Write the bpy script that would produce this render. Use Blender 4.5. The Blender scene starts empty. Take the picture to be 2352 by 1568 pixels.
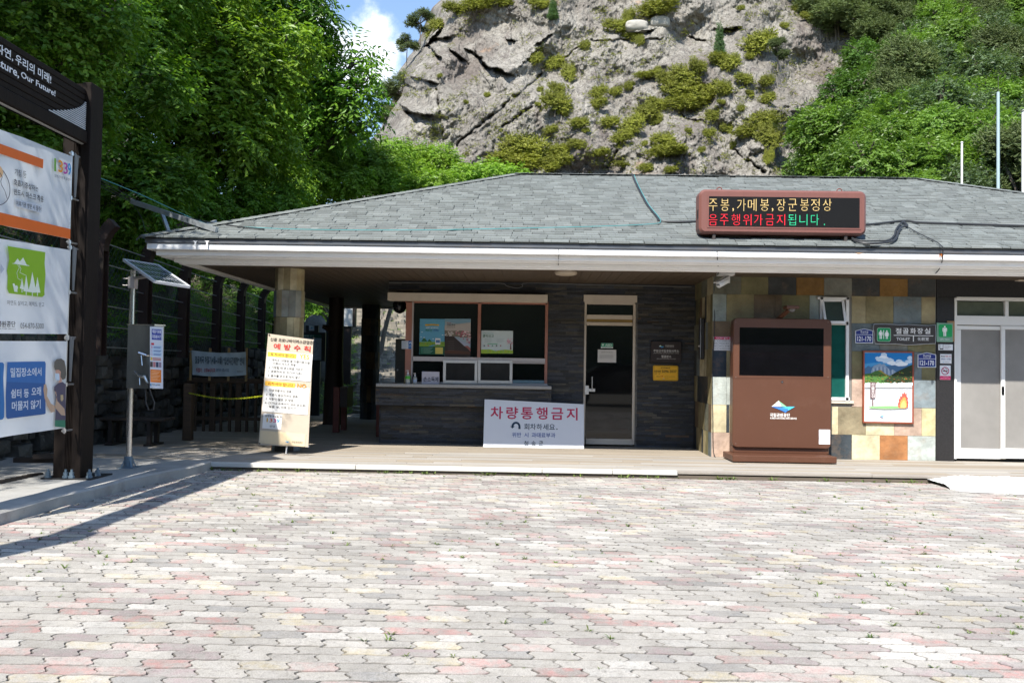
import bpy, math, random
import numpy as np
from mathutils import Vector, Matrix
from mathutils.geometry import tessellate_polygon

S = bpy.context.scene
COL = S.collection
# ------------------------------------------------------------------ camera
F = 2000.0                      # focal length in units where the picture is 2352 wide
CAMZ = 1.4
PITCH, ROLL, YAW = math.radians(1.6), 0.016, 0.019
ROT = Matrix.Rotation(YAW, 3, 'Z') @ Matrix.Rotation(math.pi/2 + PITCH, 3, 'X') @ Matrix.Rotation(ROLL, 3, 'Z')
cam = bpy.data.cameras.new('camera')
cam.sensor_width = 36.0
cam.lens = 36.0 * F / 2352.0
cam.clip_start, cam.clip_end = 0.05, 3000
camo = bpy.data.objects.new('camera', cam)
COL.objects.link(camo)
camo.matrix_world = Matrix.Translation((0, 0, CAMZ)) @ ROT.to_4x4()
S.camera = camo
CO = Vector((0, 0, CAMZ))
# ------------------------------------------------------------------ sun and sky
SUNV = Vector((-0.30, -0.81, 1.0)).normalized()      # towards the sun
SUN_EL = math.asin(SUNV.z)
SUN_AZ = math.atan2(SUNV.x, SUNV.y)
sl = bpy.data.lights.new('sun', 'SUN'); sl.energy = 5.0; sl.angle = math.radians(0.55)
sl.color = (1.0, 0.955, 0.88)
so = bpy.data.objects.new('sun', sl); COL.objects.link(so)
so.rotation_euler = SUNV.to_track_quat('Z', 'Y').to_euler()
W = bpy.data.worlds.new('World'); S.world = W; W.use_nodes = True
nt = W.node_tree; N = nt.nodes; L = nt.links; N.clear()
sky = N.new('ShaderNodeTexSky'); sky.sky_type = 'NISHITA'; sky.sun_disc = False
sky.sun_elevation = SUN_EL; sky.sun_rotation = SUN_AZ % (2*math.pi)
sky.altitude = 250; sky.air_density = 1.0; sky.dust_density = 0.25; sky.ozone_density = 1.2
bg = N.new('ShaderNodeBackground'); bg.inputs[1].default_value = 0.15
out = N.new('ShaderNodeOutputWorld')
tc = N.new('ShaderNodeTexCoord')
# a cloud low over the cliff shoulder: a noisy white mass placed by direction
def dirpx(px, py):
    return (ROT @ Vector(((px-1176)/F, -(py-784)/F, -1))).normalized()
def cloud(prev, px, py, rad, seed, squash=1.0):
    sub = N.new('ShaderNodeVectorMath'); sub.operation = 'SUBTRACT'
    L.new(tc.outputs['Generated'], sub.inputs[0]); sub.inputs[1].default_value = dirpx(px, py)
    scl = N.new('ShaderNodeVectorMath'); scl.operation = 'MULTIPLY'; scl.inputs[1].default_value = (1, 1, squash)
    L.new(sub.outputs[0], scl.inputs[0])
    ln = N.new('ShaderNodeVectorMath'); ln.operation = 'LENGTH'; L.new(scl.outputs[0], ln.inputs[0])
    nz = N.new('ShaderNodeTexNoise'); nz.noise_dimensions = '4D'; nz.inputs['W'].default_value = seed
    nz.inputs['Scale'].default_value = 22; nz.inputs['Detail'].default_value = 9; nz.inputs['Roughness'].default_value = 0.6
    L.new(tc.outputs['Generated'], nz.inputs['Vector'])
    m1 = N.new('ShaderNodeMath'); m1.operation = 'MULTIPLY_ADD'
    L.new(nz.outputs[0], m1.inputs[0]); m1.inputs[1].default_value = -rad*2.6; L.new(ln.outputs[1], m1.inputs[2])
    mr = N.new('ShaderNodeMapRange'); mr.interpolation_type = 'SMOOTHSTEP'
    L.new(m1.outputs[0], mr.inputs[0])
    mr.inputs[1].default_value = -rad*0.25; mr.inputs[2].default_value = -rad*0.95
    mr.inputs[3].default_value = 0; mr.inputs[4].default_value = 0.93
    mx = N.new('ShaderNodeMixRGB'); L.new(mr.outputs[0], mx.inputs[0]); L.new(prev, mx.inputs[1])
    mx.inputs[2].default_value = (5.6, 6.0, 6.4, 1)
    return mx.outputs[0]
c = cloud(sky.outputs[0], 835, 125, 0.050, 1.3, 1.0)
c = cloud(c, 700, 60, 0.035, 4.1, 1.2)
L.new(c, bg.inputs[0]); L.new(bg.outputs[0], out.inputs[0])
S.view_settings.view_transform = 'Standard'; S.view_settings.look = 'None'
S.view_settings.exposure = 0.80; S.view_settings.gamma = 1.0
S.render.engine = 'CYCLES'
S.cycles.max_bounces = 7; S.cycles.diffuse_bounces = 3; S.cycles.glossy_bounces = 3
S.cycles.transmission_bounces = 4; S.cycles.transparent_max_bounces = 8
S.cycles.use_adaptive_sampling = True; S.cycles.caustics_reflective = False; S.cycles.caustics_refractive = False

# ------------------------------------------------------------------ measuring helpers
def ray(px, py): return ROT @ Vector(((px-1176)/F, -(py-784)/F, -1))
def P(px, py, Y): d = ray(px, py); return CO + d*(Y/d.y)
def G(px, py, z=0.0): d = ray(px, py); return CO + d*((z-CAMZ)/d.z)
def hit(px, py, p0, n):
    d = ray(px, py); n = Vector(n); return CO + d*((Vector(p0)-CO).dot(n)/d.dot(n))
def X(px, Y, py=800): return P(px, py, Y).x
def Z(px, py, Y): return P(px, py, Y).z

# ------------------------------------------------------------------ colour + materials
def lin(c): return c/12.92 if c <= 0.04045 else ((c+0.055)/1.055)**2.4
def hx(h): h = h.lstrip('#'); return tuple(lin(int(h[i:i+2], 16)/255) for i in (0, 2, 4))
MATS = {}
def mat(name, col=(.5, .5, .5), rough=.6, var=.12, scale=6., bump=0., bscale=None, metal=0., attr=False, spec=.5,
        stretch=(1, 1, 1), emit=0., trans=0., dirt=0., dirtcol=(.12, .10, .08), coat=0., dscale=3.):
    if name in MATS: return MATS[name]
    if isinstance(col, str): col = hx(col)
    m = bpy.data.materials.new(name); m.use_nodes = True
    t = m.node_tree; n = t.nodes; l = t.links
    b = n['Principled BSDF']; o = n['Material Output']
    b.inputs['Roughness'].default_value = rough; b.inputs['Metallic'].default_value = metal
    b.inputs['Specular IOR Level'].default_value = spec
    if coat: b.inputs['Coat Weight'].default_value = coat
    co = n.new('ShaderNodeTexCoord'); mp = n.new('ShaderNodeMapping'); mp.inputs['Scale'].default_value = stretch
    l.new(co.outputs['Object'], mp.inputs['Vector'])
    nz = n.new('ShaderNodeTexNoise'); nz.inputs['Scale'].default_value = scale; nz.inputs['Detail'].default_value = 6
    nz.inputs['Roughness'].default_value = .62
    l.new(mp.outputs[0], nz.inputs['Vector'])
    hsv = n.new('ShaderNodeMixRGB'); hsv.blend_type = 'MULTIPLY'; hsv.inputs[0].default_value = 1
    rm = n.new('ShaderNodeMapRange'); l.new(nz.outputs[0], rm.inputs[0])
    rm.inputs[1].default_value = .25; rm.inputs[2].default_value = .75
    rm.inputs[3].default_value = 1-var; rm.inputs[4].default_value = 1+var
    if attr:
        a = n.new('ShaderNodeVertexColor'); a.layer_name = 'Col'; l.new(a.outputs[0], hsv.inputs[1])
    else:
        hsv.inputs[1].default_value = (*col, 1)
    l.new(rm.outputs[0], hsv.inputs[2])
    cout = hsv.outputs[0]
    if dirt:
        dn = n.new('ShaderNodeTexNoise'); dn.inputs['Scale'].default_value = dscale; dn.inputs['Detail'].default_value = 8
        dn.inputs['Roughness'].default_value = .7
        l.new(mp.outputs[0], dn.inputs['Vector'])
        dr = n.new('ShaderNodeMapRange'); l.new(dn.outputs[0], dr.inputs[0]); dr.inputs[1].default_value = .52
        dr.inputs[2].default_value = .72; dr.inputs[3].default_value = 0; dr.inputs[4].default_value = dirt
        dm = n.new('ShaderNodeMixRGB'); l.new(dr.outputs[0], dm.inputs[0]); l.new(cout, dm.inputs[1])
        dm.inputs[2].default_value = (*dirtcol, 1); cout = dm.outputs[0]
    l.new(cout, b.inputs['Base Color'])
    if bump:
        bn = n.new('ShaderNodeTexNoise'); bn.inputs['Scale'].default_value = bscale or scale*6
        bn.inputs['Detail'].default_value = 5; l.new(mp.outputs[0], bn.inputs['Vector'])
        bp = n.new('ShaderNodeBump'); bp.inputs['Strength'].default_value = bump; bp.inputs['Distance'].default_value = .02
        l.new(bn.outputs[0], bp.inputs['Height']); l.new(bp.outputs[0], b.inputs['Normal'])
    if emit:
        b.inputs['Emission Strength'].default_value = emit; b.inputs['Emission Color'].default_value = (*col, 1)
    if trans:
        tr = n.new('ShaderNodeBsdfTranslucent'); l.new(cout, tr.inputs[0])
        ms = n.new('ShaderNodeMixShader'); ms.inputs[0].default_value = trans
        l.new(b.outputs[0], ms.inputs[1]); l.new(tr.outputs[0], ms.inputs[2]); l.new(ms.outputs[0], o.inputs[0])
    MATS[name] = m
    return m
def ink(h):          # printed ink or paint on a sign
    return mat('ink_'+h.strip('#'), h, rough=.55, var=.03, scale=12, spec=.3)

# ------------------------------------------------------------------ mesh builder
ORIG = {}
class MB:
    def __init__(s): s.v = []; s.f = []; s.m = []; s.c = []
    def add(s, vs, fs, mi=0, col=(1, 1, 1)):
        b = len(s.v); s.v += [tuple(v) for v in vs]
        for f in fs: s.f.append([b+i for i in f]); s.m.append(mi); s.c.append(col)
        return s
    def quad(s, a, b, c, d, mi=0, col=(1, 1, 1)): return s.add([a, b, c, d], [(0, 1, 2, 3)], mi, col)
    def box(s, x0, x1, y0, y1, z0, z1, mi=0, col=(1, 1, 1), bev=0.):
        if x0 > x1: x0, x1 = x1, x0
        if y0 > y1: y0, y1 = y1, y0
        if z0 > z1: z0, z1 = z1, z0
        if bev:
            b = min(bev, (x1-x0)*.49, (y1-y0)*.49, (z1-z0)*.49)
            X_, Y_, Z_ = (x0, x1), (y0, y1), (z0, z1)
            vs = []; ix = {}
            for i in (0, 1):
                for j in (0, 1):
                    for k in (0, 1):
                        sx, sy, sz = 1-2*i, 1-2*j, 1-2*k
                        for a in range(3):
                            p = [X_[i]+b*sx*(a != 0), Y_[j]+b*sy*(a != 1), Z_[k]+b*sz*(a != 2)]
                            ix[(i, j, k, a)] = len(vs); vs.append(p)
            g = lambda i, j, k, a: ix[(i, j, k, a)]
            fs = [(g(0,0,0,0), g(0,0,1,0), g(0,1,1,0), g(0,1,0,0)), (g(1,0,0,0), g(1,1,0,0), g(1,1,1,0), g(1,0,1,0)),
                  (g(0,0,0,1), g(1,0,0,1), g(1,0,1,1), g(0,0,1,1)), (g(0,1,0,1), g(0,1,1,1), g(1,1,1,1), g(1,1,0,1)),
                  (g(0,0,0,2), g(0,1,0,2), g(1,1,0,2), g(1,0,0,2)), (g(0,0,1,2), g(1,0,1,2), g(1,1,1,2), g(0,1,1,2))]
            for i in (0, 1):
                for j in (0, 1): fs.append((g(i,j,0,0), g(i,j,1,0), g(i,j,1,1), g(i,j,0,1)))
            for i in (0, 1):
                for k in (0, 1): fs.append((g(i,0,k,0), g(i,1,k,0), g(i,1,k,2), g(i,0,k,2)))
            for j in (0, 1):
                for k in (0, 1): fs.append((g(0,j,k,1), g(1,j,k,1), g(1,j,k,2), g(0,j,k,2)))
            for i in (0, 1):
                for j in (0, 1):
                    for k in (0, 1): fs.append((g(i,j,k,0), g(i,j,k,1), g(i,j,k,2)))
            return s.add(vs, fs, mi, col)
        vs = [(x0,y0,z0),(x1,y0,z0),(x1,y1,z0),(x0,y1,z0),(x0,y0,z1),(x1,y0,z1),(x1,y1,z1),(x0,y1,z1)]
        return s.add(vs, [(0,3,2,1),(4,5,6,7),(0,1,5,4),(1,2,6,5),(2,3,7,6),(3,0,4,7)], mi, col)
    def beam(s, a, b, w, h, mi=0, col=(1, 1, 1), up=(0, 0, 1)):
        a, b = Vector(a), Vector(b); d = (b-a).normalized(); up = Vector(up)
        if abs(d.dot(up)) > .99: up = Vector((0, 1, 0))
        u = d.cross(up).normalized()*w/2; v = u.cross(d).normalized()*h/2
        vs = [a-u-v, a+u-v, a+u+v, a-u+v, b-u-v, b+u-v, b+u+v, b-u+v]
        return s.add(vs, [(0,3,2,1),(4,5,6,7),(0,1,5,4),(1,2,6,5),(2,3,7,6),(3,0,4,7)], mi, col)
    def tube(s, pts, r, n=8, mi=0, col=(1, 1, 1), cap=True):
        pts = [Vector(p) for p in pts]; rs = r if isinstance(r, (list, tuple)) else [r]*len(pts)
        vs = []; prev = None
        for i, p in enumerate(pts):
            d = (pts[min(i+1, len(pts)-1)]-pts[max(i-1, 0)]).normalized()
            if prev is None:
                u = d.orthogonal().normalized()
            else:
                u = (prev-d*prev.dot(d)).normalized()
            prev = u; w = d.cross(u)
            for k in range(n):
                a = 2*math.pi*k/n; vs.append(p+(u*math.cos(a)+w*math.sin(a))*rs[i])
        fs = [(i*n+k, i*n+(k+1) % n, (i+1)*n+(k+1) % n, (i+1)*n+k) for i in range(len(pts)-1) for k in range(n)]
        if cap: fs += [tuple(range(n-1, -1, -1)), tuple((len(pts)-1)*n+k for k in range(n))]
        return s.add(vs, fs, mi, col)
    def lathe(s, c, prof, n=16, mi=0, col=(1, 1, 1)):
        c = Vector(c); vs = []
        for r, z in prof:
            for k in range(n):
                a = 2*math.pi*k/n; vs.append(c+Vector((r*math.cos(a), r*math.sin(a), z)))
        fs = [(i*n+k, i*n+(k+1) % n, (i+1)*n+(k+1) % n, (i+1)*n+k) for i in range(len(prof)-1) for k in range(n)]
        fs += [tuple(range(n-1, -1, -1)), tuple((len(prof)-1)*n+k for k in range(n))]
        return s.add(vs, fs, mi, col)
    def prism(s, pts, d, mi=0, col=(1, 1, 1), mi_side=None):       # polygon of 3D points pushed along d
        pts = [Vector(p) for p in pts]; d = Vector(d); n = len(pts)
        tri = tessellate_polygon([pts])
        s.add(pts, [tuple(t) for t in tri], mi, col)
        s.add([p+d for p in pts], [tuple(reversed(t)) for t in tri], mi, col)
        s.add(pts+[p+d for p in pts], [(i, (i+1) % n, n+(i+1) % n, n+i) for i in range(n)], mi if mi_side is None else mi_side, col)
        return s
    def build(s, name, mats, parent=None, smooth=False, loc=None):
        me = bpy.data.meshes.new(name)
        if parent is not None: o0 = ORIG[parent]
        elif loc is not None: o0 = Vector(loc)
        else:
            if s.v:
                a = np.array(s.v); lo, hi = a.min(0), a.max(0); o0 = Vector(((lo[0]+hi[0])/2, (lo[1]+hi[1])/2, lo[2]))
            else: o0 = Vector((0, 0, 0))
        me.from_pydata([(v[0]-o0.x, v[1]-o0.y, v[2]-o0.z) for v in s.v], [], s.f)
        if not isinstance(mats, (list, tuple)): mats = [mats]
        for m in mats: me.materials.append(m)
        me.polygons.foreach_set('material_index', s.m)
        if any(c != (1, 1, 1) for c in s.c):
            at = me.color_attributes.new('Col', 'FLOAT_COLOR', 'CORNER')
            cnt = np.array([len(f) for f in s.f]); cc = np.ones((len(s.c), 4), np.float32); cc[:, :3] = np.array(s.c)
            at.data.foreach_set('color', np.repeat(cc, cnt, axis=0).ravel())
        if smooth:
            me.polygons.foreach_set('use_smooth', [True]*len(s.f))
            me.set_sharp_from_angle(angle=math.radians(40))
        me.update()
        ob = bpy.data.objects.new(name, me); COL.objects.link(ob)
        if parent is not None: ob.parent = parent
        else: ob.location = o0
        ORIG[ob] = o0
        return ob
def tag(o, label=None, cat=None, group=None, kind=None):
    if label: o['label'] = label
    if cat: o['category'] = cat
    if group: o['group'] = group
    if kind: o['kind'] = kind
    return o
def thing(name, label, cat, loc, group=None):
    o = bpy.data.objects.new(name, None); o.empty_display_size = .2
    COL.objects.link(o); o.location = loc; ORIG[o] = Vector(loc)
    return tag(o, label, cat, group)
def struct(o): o['kind'] = 'structure'; return o
def copy_thing(o, loc, rz=0., sc=(1, 1, 1), label=None, group=None, name=None):
    c = o.copy(); COL.objects.link(c); c.location = loc; c.rotation_euler = (0, 0, rz); c.scale = sc
    ORIG[c] = Vector(loc)
    if label: c['label'] = label
    if group: c['group'] = group
    for ch in list(o.children):
        d = ch.copy(); COL.objects.link(d); d.parent = c
        for g in ch.children:
            e = g.copy(); COL.objects.link(e); e.parent = d
    return c
def np_mesh(name, V, Fq, mats, parent=None, colors=None, smooth=False, loc=(0, 0, 0), nv=None):
    """V (n,3) world verts, Fq (m,k) faces with constant k; colors (m,3) per face"""
    me = bpy.data.meshes.new(name); o0 = ORIG[parent] if parent is not None else Vector(loc)
    V = np.asarray(V, np.float32)-np.array(o0, np.float32); Fq = np.asarray(Fq, np.int32)
    me.vertices.add(len(V)); me.vertices.foreach_set('co', V.ravel())
    m, k = Fq.shape
    me.loops.add(m*k); me.loops.foreach_set('vertex_index', Fq.ravel())
    me.polygons.add(m); me.polygons.foreach_set('loop_start', np.arange(0, m*k, k, dtype=np.int32))
    if colors is not None:
        at = me.color_attributes.new('Col', 'FLOAT_COLOR', 'CORNER')
        cc = np.ones((m, 4), np.float32); cc[:, :3] = colors
        at.data.foreach_set('color', np.repeat(cc, k, axis=0).ravel())
    for x in (mats if isinstance(mats, (list, tuple)) else [mats]): me.materials.append(x)
    me.polygons.foreach_set('use_smooth', np.full(m, bool(smooth)))
    me.update(calc_edges=True)
    ob = bpy.data.objects.new(name, me); COL.objects.link(ob)
    if parent is not None: ob.parent = parent
    else: ob.location = o0
    ORIG[ob] = o0
    return ob
# smooth value noise, vectorised
def _h(i, j, k, s):
    n = (i*374761393 + j*668265263 + k*1274126177 + s*974634777) & 0xffffffff
    n = ((n ^ (n >> 13))*1274126177) & 0xffffffff
    return ((n ^ (n >> 16)) & 0xffff)/65535.0
def vn(p, s=0):
    p = np.asarray(p, float); i = np.floor(p).astype(np.int64); f = p-i; f = f*f*(3-2*f); r = 0
    for a in (0, 1):
        for b in (0, 1):
            for c_ in (0, 1):
                w = (f[..., 0] if a else 1-f[..., 0])*(f[..., 1] if b else 1-f[..., 1])*(f[..., 2] if c_ else 1-f[..., 2])
                r = r+w*_h(i[..., 0]+a, i[..., 1]+b, i[..., 2]+c_, s)
    return r
def fbm(p, o=5, s=0, g=.5):
    r = 0; a = 1; t = 0; p = np.asarray(p, float)
    for q in range(o): r = r+a*vn(p, s+q*7); t += a; a *= g; p = p*2.03+13.7
    return r/t
# ------------------------------------------------------------------ printing on signs
TXT = {}
def glyphs(s, bold=0.):
    bold = min(bold, .016)
    k = (s, bold)
    if k not in TXT:
        cu = bpy.data.curves.new('t', 'FONT'); cu.body = s; cu.resolution_u = 2; cu.offset = bold
        o = bpy.data.objects.new('t', cu); me = bpy.data.meshes.new_from_object(o)
        v = np.array([(q.co.x, q.co.y) for q in me.vertices]); f = [tuple(p.vertices) for p in me.polygons]
        lo, hi = v.min(0), v.max(0); v = (v-lo)/np.maximum(hi-lo, 1e-6)
        TXT[k] = (v, f); bpy.data.objects.remove(o); bpy.data.curves.remove(cu); bpy.data.meshes.remove(me)
    return TXT[k]
class Print:
    """flat printing on a plane; all coordinates are picture coordinates cast on that plane"""
    def __init__(s, p0, n, up=(0, 0, 1)):
        s.p0 = Vector(p0); s.n = Vector(n).normalized(); s.mb = MB(); s.mats = []
        if s.n.dot(CO-s.p0) < 0: s.n = -s.n
        s.u = Vector(up).cross(s.n).normalized(); s.w = s.n.cross(s.u)
    def mi(s, m):
        if isinstance(m, str): m = ink(m)
        if m not in s.mats: s.mats.append(m)
        return s.mats.index(m)
    k = 0
    def pt(s, px, py, lv=0): return hit(px, py, s.p0+s.n*(.003+.0008*lv+.00006*s.k), s.n)
    def corners(s, r, lv):
        x0, y0, x1, y1 = r; c = s.pt((x0+x1)/2, (y0+y1)/2, lv); d = s.pt((x0+x1)/2+1, (y0+y1)/2, lv)-c
        e = s.pt((x0+x1)/2, (y0+y1)/2+1, lv)-c
        w = abs(d.dot(s.u)); h = abs(e.dot(s.w))
        U, Wv = s.u*w*(x1-x0)/2, s.w*h*(y1-y0)/2
        return [c-U-Wv, c+U-Wv, c+U+Wv, c-U+Wv]          # BL BR TR TL
    def text(s, t, r, m, bold=0., lv=1, quad=None):
        s.k += 1; v, f = glyphs(t, bold)
        q = [Vector(x) for x in (s.corners(r, lv) if quad is None else [s.pt(*p, lv) for p in quad])]
        pts = [q[0]*(1-a)*(1-b)+q[1]*a*(1-b)+q[2]*a*b+q[3]*(1-a)*b for a, b in v]
        s.mb.add(pts, f, s.mi(m)); return s
    def rect(s, r, m, lv=0, rnd=0.):
        s.k += 1; q = s.corners(r, lv)
        if rnd:
            U = (q[1]-q[0]); V_ = (q[3]-q[0]); w, h = U.length, V_.length; U.normalize(); V_.normalize()
            R = rnd*min(w, h); pts = []
            for cx, cy, a0 in ((w-R, h-R, 0), (R, h-R, 90), (R, R, 180), (w-R, R, 270)):
                for k in range(5):
                    a = math.radians(a0+k*22.5); pts.append(q[0]+U*(cx+R*math.cos(a))+V_*(cy+R*math.sin(a)))
            s.mb.add(pts, [tuple(range(len(pts)))], s.mi(m)); return s
        s.mb.add(q, [(0, 1, 2, 3)], s.mi(m)); return s
    def poly(s, pts, m, lv=0):
        s.k += 1
        v = [s.pt(x, y, lv) for x, y in pts]; tri = tessellate_polygon([v])
        s.mb.add(v, [tuple(t) for t in tri], s.mi(m)); return s
    def disc(s, cx, cy, rx, ry, m, lv=0, n=20, a0=0, a1=360):
        return s.poly([(cx+rx*math.cos(math.radians(a0+(a1-a0)*k/n)), cy+ry*math.sin(math.radians(a0+(a1-a0)*k/n))) for k in range(n+(a1-a0 < 360))], m, lv)
    def ring(s, cx, cy, rx, ry, t, m, lv=0, n=24):
        a = [s.pt(cx+rx*math.cos(2*math.pi*k/n), cy+ry*math.sin(2*math.pi*k/n), lv) for k in range(n)]
        b = [s.pt(cx+(rx-t)*math.cos(2*math.pi*k/n), cy+(ry-t)*math.sin(2*math.pi*k/n), lv) for k in range(n)]
        s.mb.add(a+b, [(k, (k+1) % n, n+(k+1) % n, n+k) for k in range(n)], s.mi(m)); return s
    def line(s, pts, t, m, lv=0):
        for (x0, y0), (x1, y1) in zip(pts, pts[1:]):
            d = math.hypot(x1-x0, y1-y0) or 1; nx, ny = -(y1-y0)/d*t/2, (x1-x0)/d*t/2
            s.mb.add([s.pt(x0+nx, y0+ny, lv), s.pt(x1+nx, y1+ny, lv), s.pt(x1-nx, y1-ny, lv), s.pt(x0-nx, y0-ny, lv)], [(0, 1, 2, 3)], s.mi(m))
        return s
    def build(s, name, parent): return s.mb.build(name, s.mats, parent)
def emblem(pr, cx, cy, w, lv=2):        # the park service mark: pale-green peak over a blue wave
    k = w/100.
    Q = lambda *p: [(cx+a*k, cy+b*k) for a, b in p]
    pr.poly(Q((-50, 0), (-34, -12), (-20, -25), (-12, -14), (-6, -8), (2, 1)), '#eef5e6', lv)
    pr.poly(Q((-20, -25), (-12, -18), (2, -8), (14, 1), (-8, 1)), '#8fd3a0', lv+1)
    pr.poly(Q((-50, 2), (-10, 4), (20, 1), (50, 1), (30, 12), (16, 20), (10, 26), (-10, 16), (-30, 8)), '#3f7fd6', lv)
    pr.poly(Q((-6, 5), (20, 1), (50, 1), (34, 10), (22, 17), (20, 10)), '#4fc3e8', lv+1)
    return pr
# ================================================================== GROUND
rng = np.random.default_rng(5)
DECK = 0.09
YD = 11.2                      # front edge of the timber deck
m_dirt = mat('dirt', (.16, .135, .10), rough=.95, var=.35, scale=3, bump=.6)
m_joint = mat('joint_sand', (.17, .15, .12), rough=.98, var=.4, scale=30, bump=.5, dirt=.7, dirtcol=(.07, .09, .035), dscale=5)
mb = MB(); mb.quad((-900, -900, -.03), (900, -900, -.03), (900, 900, -.03), (-900, 900, -.03))
struct(mb.build('ground', m_dirt, loc=(0, 0, -.03)))
mb = MB(); mb.quad((-40, -45, -.010), (40, -45, -.010), (40, YD+.02, -.010), (-40, YD+.02, -.010))
struct(mb.build('paving_bed', m_joint, loc=(0, 0, -.014)))

def paving():
    Lx, Ly = .228, .1135
    Xa, Xb, Ya, Yb = -9.2, 9.6, 1.6, YD-.03
    ni, nj = int((Xb-Xa)/Lx)+2, int((Yb-Ya)/Ly)
    top = np.linspace(0, 1, 7); 
    J, I = np.meshgrid(np.arange(nj), np.arange(ni), indexing='ij'); J = J.ravel(); I = I.ravel(); n = len(I)
    def wave(x, b): return .0045*np.sin(2*np.pi*x/Lx+b*2.1)+.009*(vn(np.stack([x*11, b*3.7, x*0], -1), 2)-.5)
    def off(j): return np.where(j % 2 == 0, 0., Lx*.5)+.022*((j*7919) % 5-2)/2.
    es = np.linspace(0, 1, 6)
    zig = .019*np.sin(2*np.pi*es)
    out = []
    x0 = Xa+I*Lx+off(J); y0 = Ya+J*Ly
    gx = .0018+rng.random(n)*.0024
    ring = []
    cx = x0+Lx/2; cy = y0+Ly/2
    # bottom edge left->right, right edge up, top edge right->left, left edge down
    for t in top[:-1]:
        xx = x0+t*Lx; ring.append((xx, y0+wave(xx, J)))
    for e, zg in zip(es[:-1], zig[:-1]):
        xx = x0+Lx+zg; ring.append((xx, y0+e*Ly+wave(xx, J)*(1-e)+wave(xx, J+1)*e))
    for t in top[::-1][:-1]:
        xx = x0+t*Lx; ring.append((xx, y0+Ly+wave(xx, J+1)))
    for e, zg in zip(es[::-1][:-1], zig[::-1][:-1]):
        xx = x0+zg; ring.append((xx, y0+e*Ly+wave(xx, J)*(1-e)+wave(xx, J+1)*e))
    R = np.array(ring).transpose(2, 0, 1)                      # n,k,2
    k = R.shape[1]
    R = R+(rng.random((n, k, 2))-.5)*.0055
    C = np.stack([cx, cy], 1)[:, None, :]
    tiltx = (rng.random(n)-.5)*.014; tilty = (rng.random(n)-.5)*.02; hz = (rng.random(n)-.5)*.0055+.0008
    low = rng.random(n) < .03; hz = hz-low*.004
    def ringat(inset, z):
        D = R-C; ln = np.array([Lx/2, Ly/2]); Q = C+D*(1-inset/ln)
        Zv = z+hz[:, None]+(D[:, :, 0]*tiltx[:, None]+D[:, :, 1]*tilty[:, None])
        return np.concatenate([Q, Zv[:, :, None]], 2)
    g = gx[:, None, None]
    A = ringat(g, -.028); B = ringat(g+.0002, -.0035); Cc = ringat(g+.0030, 0.)
    V = np.concatenate([A, B, Cc], 1)                          # n,3k,3
    base = (np.arange(n)*3*k)[:, None]
    q = []
    for r in (0, 1):
        for a in range(k):
            b = (a+1) % k; q.append((r*k+a, r*k+b, (r+1)*k+b, (r+1)*k+a))
    quads = (base[:, :, None]+np.array(q)[None]).reshape(-1, 4)
    # top n-gon cut into quads row by row (edges facing each other)
    tq = []
    idx = list(range(2*k, 3*k))
    # ring order: 6 bottom, 5 right, 6 top, 5 left (k = 22): make a fan of quads from both sides
    a, b = 0, k-1
    while b-a > 2:
        tq.append((idx[a], idx[a+1], idx[b-1], idx[b])); a += 1; b -= 1
    tquads = (base[:, :, None]+np.array(tq)[None]).reshape(-1, 4)
    # colours
    r = rng.random(n); w = rng.random(n)
    grey = np.array([.375, .35, .31]); pink = np.array([.43, .315, .285]); yel = np.array([.44, .385, .28]); red = np.array([.43, .265, .24]); mauve = np.array([.33, .27, .26]); pale = np.array([.44, .42, .385]); dk = np.array([.29, .28, .265])
    # colours come in loose patches as laid
    patch = vn(np.stack([cx*1.1, cy*1.1, cx*0], 1), 3)
    col = np.where((r < .50)[:, None], grey, np.where((r < .62)[:, None], pale, np.where((r < .70)[:, None], mauve, np.where((r < .80)[:, None], pink, np.where((r < .86)[:, None], red, np.where((r < .94)[:, None], yel, dk))))))
    col = col*(.98+.22*w[:, None])*(.93+.14*patch[:, None])
    half = rng.random(n) < .5
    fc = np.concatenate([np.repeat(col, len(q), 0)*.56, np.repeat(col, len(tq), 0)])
    return V.reshape(-1, 3), np.concatenate([quads, tquads]), fc
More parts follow.
